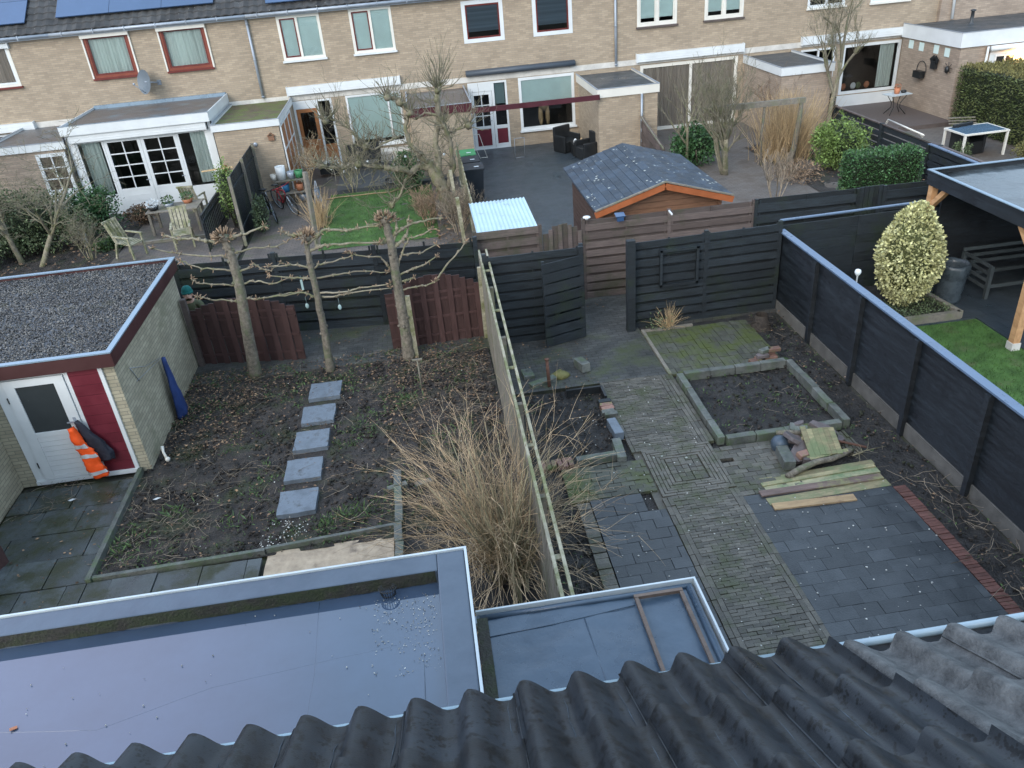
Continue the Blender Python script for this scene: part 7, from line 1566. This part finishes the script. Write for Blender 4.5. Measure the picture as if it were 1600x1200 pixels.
b = MB(); P = [G(508, 312, .05), G(530, 308, .07), G(560, 305, .05), G(585, 302, .08), G(610, 300, .06), G(633, 292, .05)]; b.tube(P, .022, 5); b.thing('long_stick', K['straw'], 'long pale crooked stick lying along the far edge of the lawn', 'stick')
# small things
b = MB(); b.bar(G(1050, 335, 1.8), G(1050, 335, 1.8)+Vector((0, .3, .02)), .03, .03); b.thing('light_cable_clip', K['white'], 'small pale clip on top of the weathered brown fence right of the log shed', 'clip')

# ================================================================ PERSON
def skinfig(name, pts, edges, m, parent, root=0, sub=2):
    o0 = Vector(parent.location) if parent is not None else Vector((0, 0, 0))
    me = bpy.data.meshes.new(name); me.from_pydata([Vector(p[:3])-o0 for p in pts], edges, []); ob = bpy.data.objects.new(name, me); COL.objects.link(ob)
    me.materials.append(m); md = ob.modifiers.new('skin', 'SKIN'); md.use_smooth_shade = True
    for i, p in enumerate(pts):
        sv = me.skin_vertices[0].data[i]; sv.radius = (p[3], p[4] if len(p) > 4 else p[3]); sv.use_root = (i == root)
    s_ = ob.modifiers.new('sub', 'SUBSURF'); s_.levels = sub; s_.render_levels = sub
    if parent is not None: ob.parent = parent
    return ob
PX, PY = W(292, 458, 15.2).x, 15.2; PZ = W(292, 462, 15.2).z   # head centre
per = T('person', (PX, PY, 0), 'person in teal knitted hat and olive jacket looking over the brown gate', 'person')
k = PZ/1.56
def V_(x, y, z, r, r2=None): return (PX+x, PY+y, z*k, r, r2 or r)
body = [V_(0, .02, .92, .14, .11), V_(0, .03, 1.10, .13, .10), V_(0, .03, 1.28, .15, .11), V_(0, .02, 1.40, .10, .08), V_(0, 0, 1.46, .055), V_(.01, -.02, 1.56, .078, .088), V_(.01, -.03, 1.64, .070, .078),
        V_(-.17, .02, 1.36, .06), V_(-.24, -.02, 1.12, .045), V_(-.22, -.12, .98, .035), V_(.17, .02, 1.36, .06), V_(.25, -.04, 1.14, .045), V_(.22, -.12, 1.00, .035), V_(.21, -.19, .99, .03, .02), V_(-.20, -.19, .96, .03, .02),
        V_(-.09, .02, .84, .085), V_(-.10, .0, .48, .06), V_(-.10, .03, .09, .04), V_(-.10, -.12, .04, .04, .03), V_(.09, .02, .84, .085), V_(.10, .0, .48, .06), V_(.10, .03, .09, .04), V_(.10, -.12, .04, .04, .03)]
ed = [(0, 1), (1, 2), (2, 3), (3, 4), (4, 5), (5, 6), (3, 7), (7, 8), (8, 9), (9, 14), (3, 10), (10, 11), (11, 12), (12, 13), (0, 15), (15, 16), (16, 17), (17, 18), (0, 19), (19, 20), (20, 21), (21, 22)]
for hx, hy, hz, s_ in ((.21, -.19, .99, 1), (-.20, -.19, .96, -1)):
    for f_, L_ in ((-.024, .065), (-.008, .075), (.008, .072), (.024, .058)):
        i0 = len(body); body += [V_(hx+f_, hy-.035, hz, .009), V_(hx+f_*1.1, hy-.035-L_*.6, hz-.012, .008), V_(hx+f_*1.15, hy-.035-L_, hz-.03, .007)]; ed += [(13 if s_ > 0 else 14, i0), (i0, i0+1), (i0+1, i0+2)]
    i0 = len(body); body += [V_(hx-.035*s_, hy-.01, hz, .010), V_(hx-.05*s_, hy-.045, hz-.012, .008)]; ed += [(13 if s_ > 0 else 14, i0), (i0, i0+1)]
skinfig('body', body, ed, K['skin'], per)
b = MB(); c = Vector((PX+.012, PY-.025, 1.575*k)); fd = Vector((.20, -.90, .40)).normalized(); sx_ = Vector((.98, .18, 0))
b.add([c+fd*.118+Vector((0, 0, -.03)), c+fd*.085+sx_*.018+Vector((0, 0, -.03)), c+fd*.085-sx_*.018+Vector((0, 0, -.03)), c+fd*.085+Vector((0, 0, .03))], [(0, 1, 3), (0, 3, 2), (0, 2, 1)]); b.build('nose', K['skin'], per)
for s_ in (-1, 1): b = MB(); b.ball(c+sx_*.082*s_, (.012, .02, .03), 6); b.build('ear', K['skin'], per)
for s_ in (-1, 1): b = MB(); b.ball(c+fd*.083+sx_*.03*s_+Vector((0, 0, .02)), (.011, .006, .007), 6); b.build('eye', K['black'], per)
b = MB(); b.ball(c+fd*.078+Vector((0, 0, -.058)), (.016, .004, .004), 6); b.build('mouth', K['redbrown'], per)
b = MB(); b.lathe((PX+.005, PY+.018, 1.615*k), [(.100, .0), (.104, .03), (.100, .06), (.092, .10), (.06, .14), (.0, .155)], 18); b.lathe((PX+.005, PY+.018, 1.615*k), [(.100, -.005), (.110, 0), (.110, .04), (.102, .045)], 18); b.build('beanie', K['teal'], per)
jk = [V_(0, .02, .86, .155, .125), V_(0, .03, 1.10, .155, .12), V_(0, .03, 1.28, .175, .13), V_(0, .02, 1.40, .11, .09), V_(0, .01, 1.45, .07), V_(-.18, .02, 1.36, .078), V_(-.25, -.02, 1.12, .06), V_(-.22, -.13, .98, .045), V_(.18, .02, 1.36, .078), V_(.26, -.04, 1.14, .06), V_(.22, -.13, 1.00, .045)]
skinfig('jacket', jk, [(0, 1), (1, 2), (2, 3), (3, 4), (3, 5), (5, 6), (6, 7), (3, 8), (8, 9), (9, 10)], K['olive'], per)
tr = [V_(0, .02, .90, .15, .12), V_(-.09, .02, .82, .10), V_(-.10, 0, .48, .075), V_(-.10, .03, .10, .06), V_(.09, .02, .82, .10), V_(.10, 0, .48, .075), V_(.10, .03, .10, .06)]
skinfig('trousers', tr, [(0, 1), (1, 2), (2, 3), (0, 4), (4, 5), (5, 6)], K['darkcloth'], per)
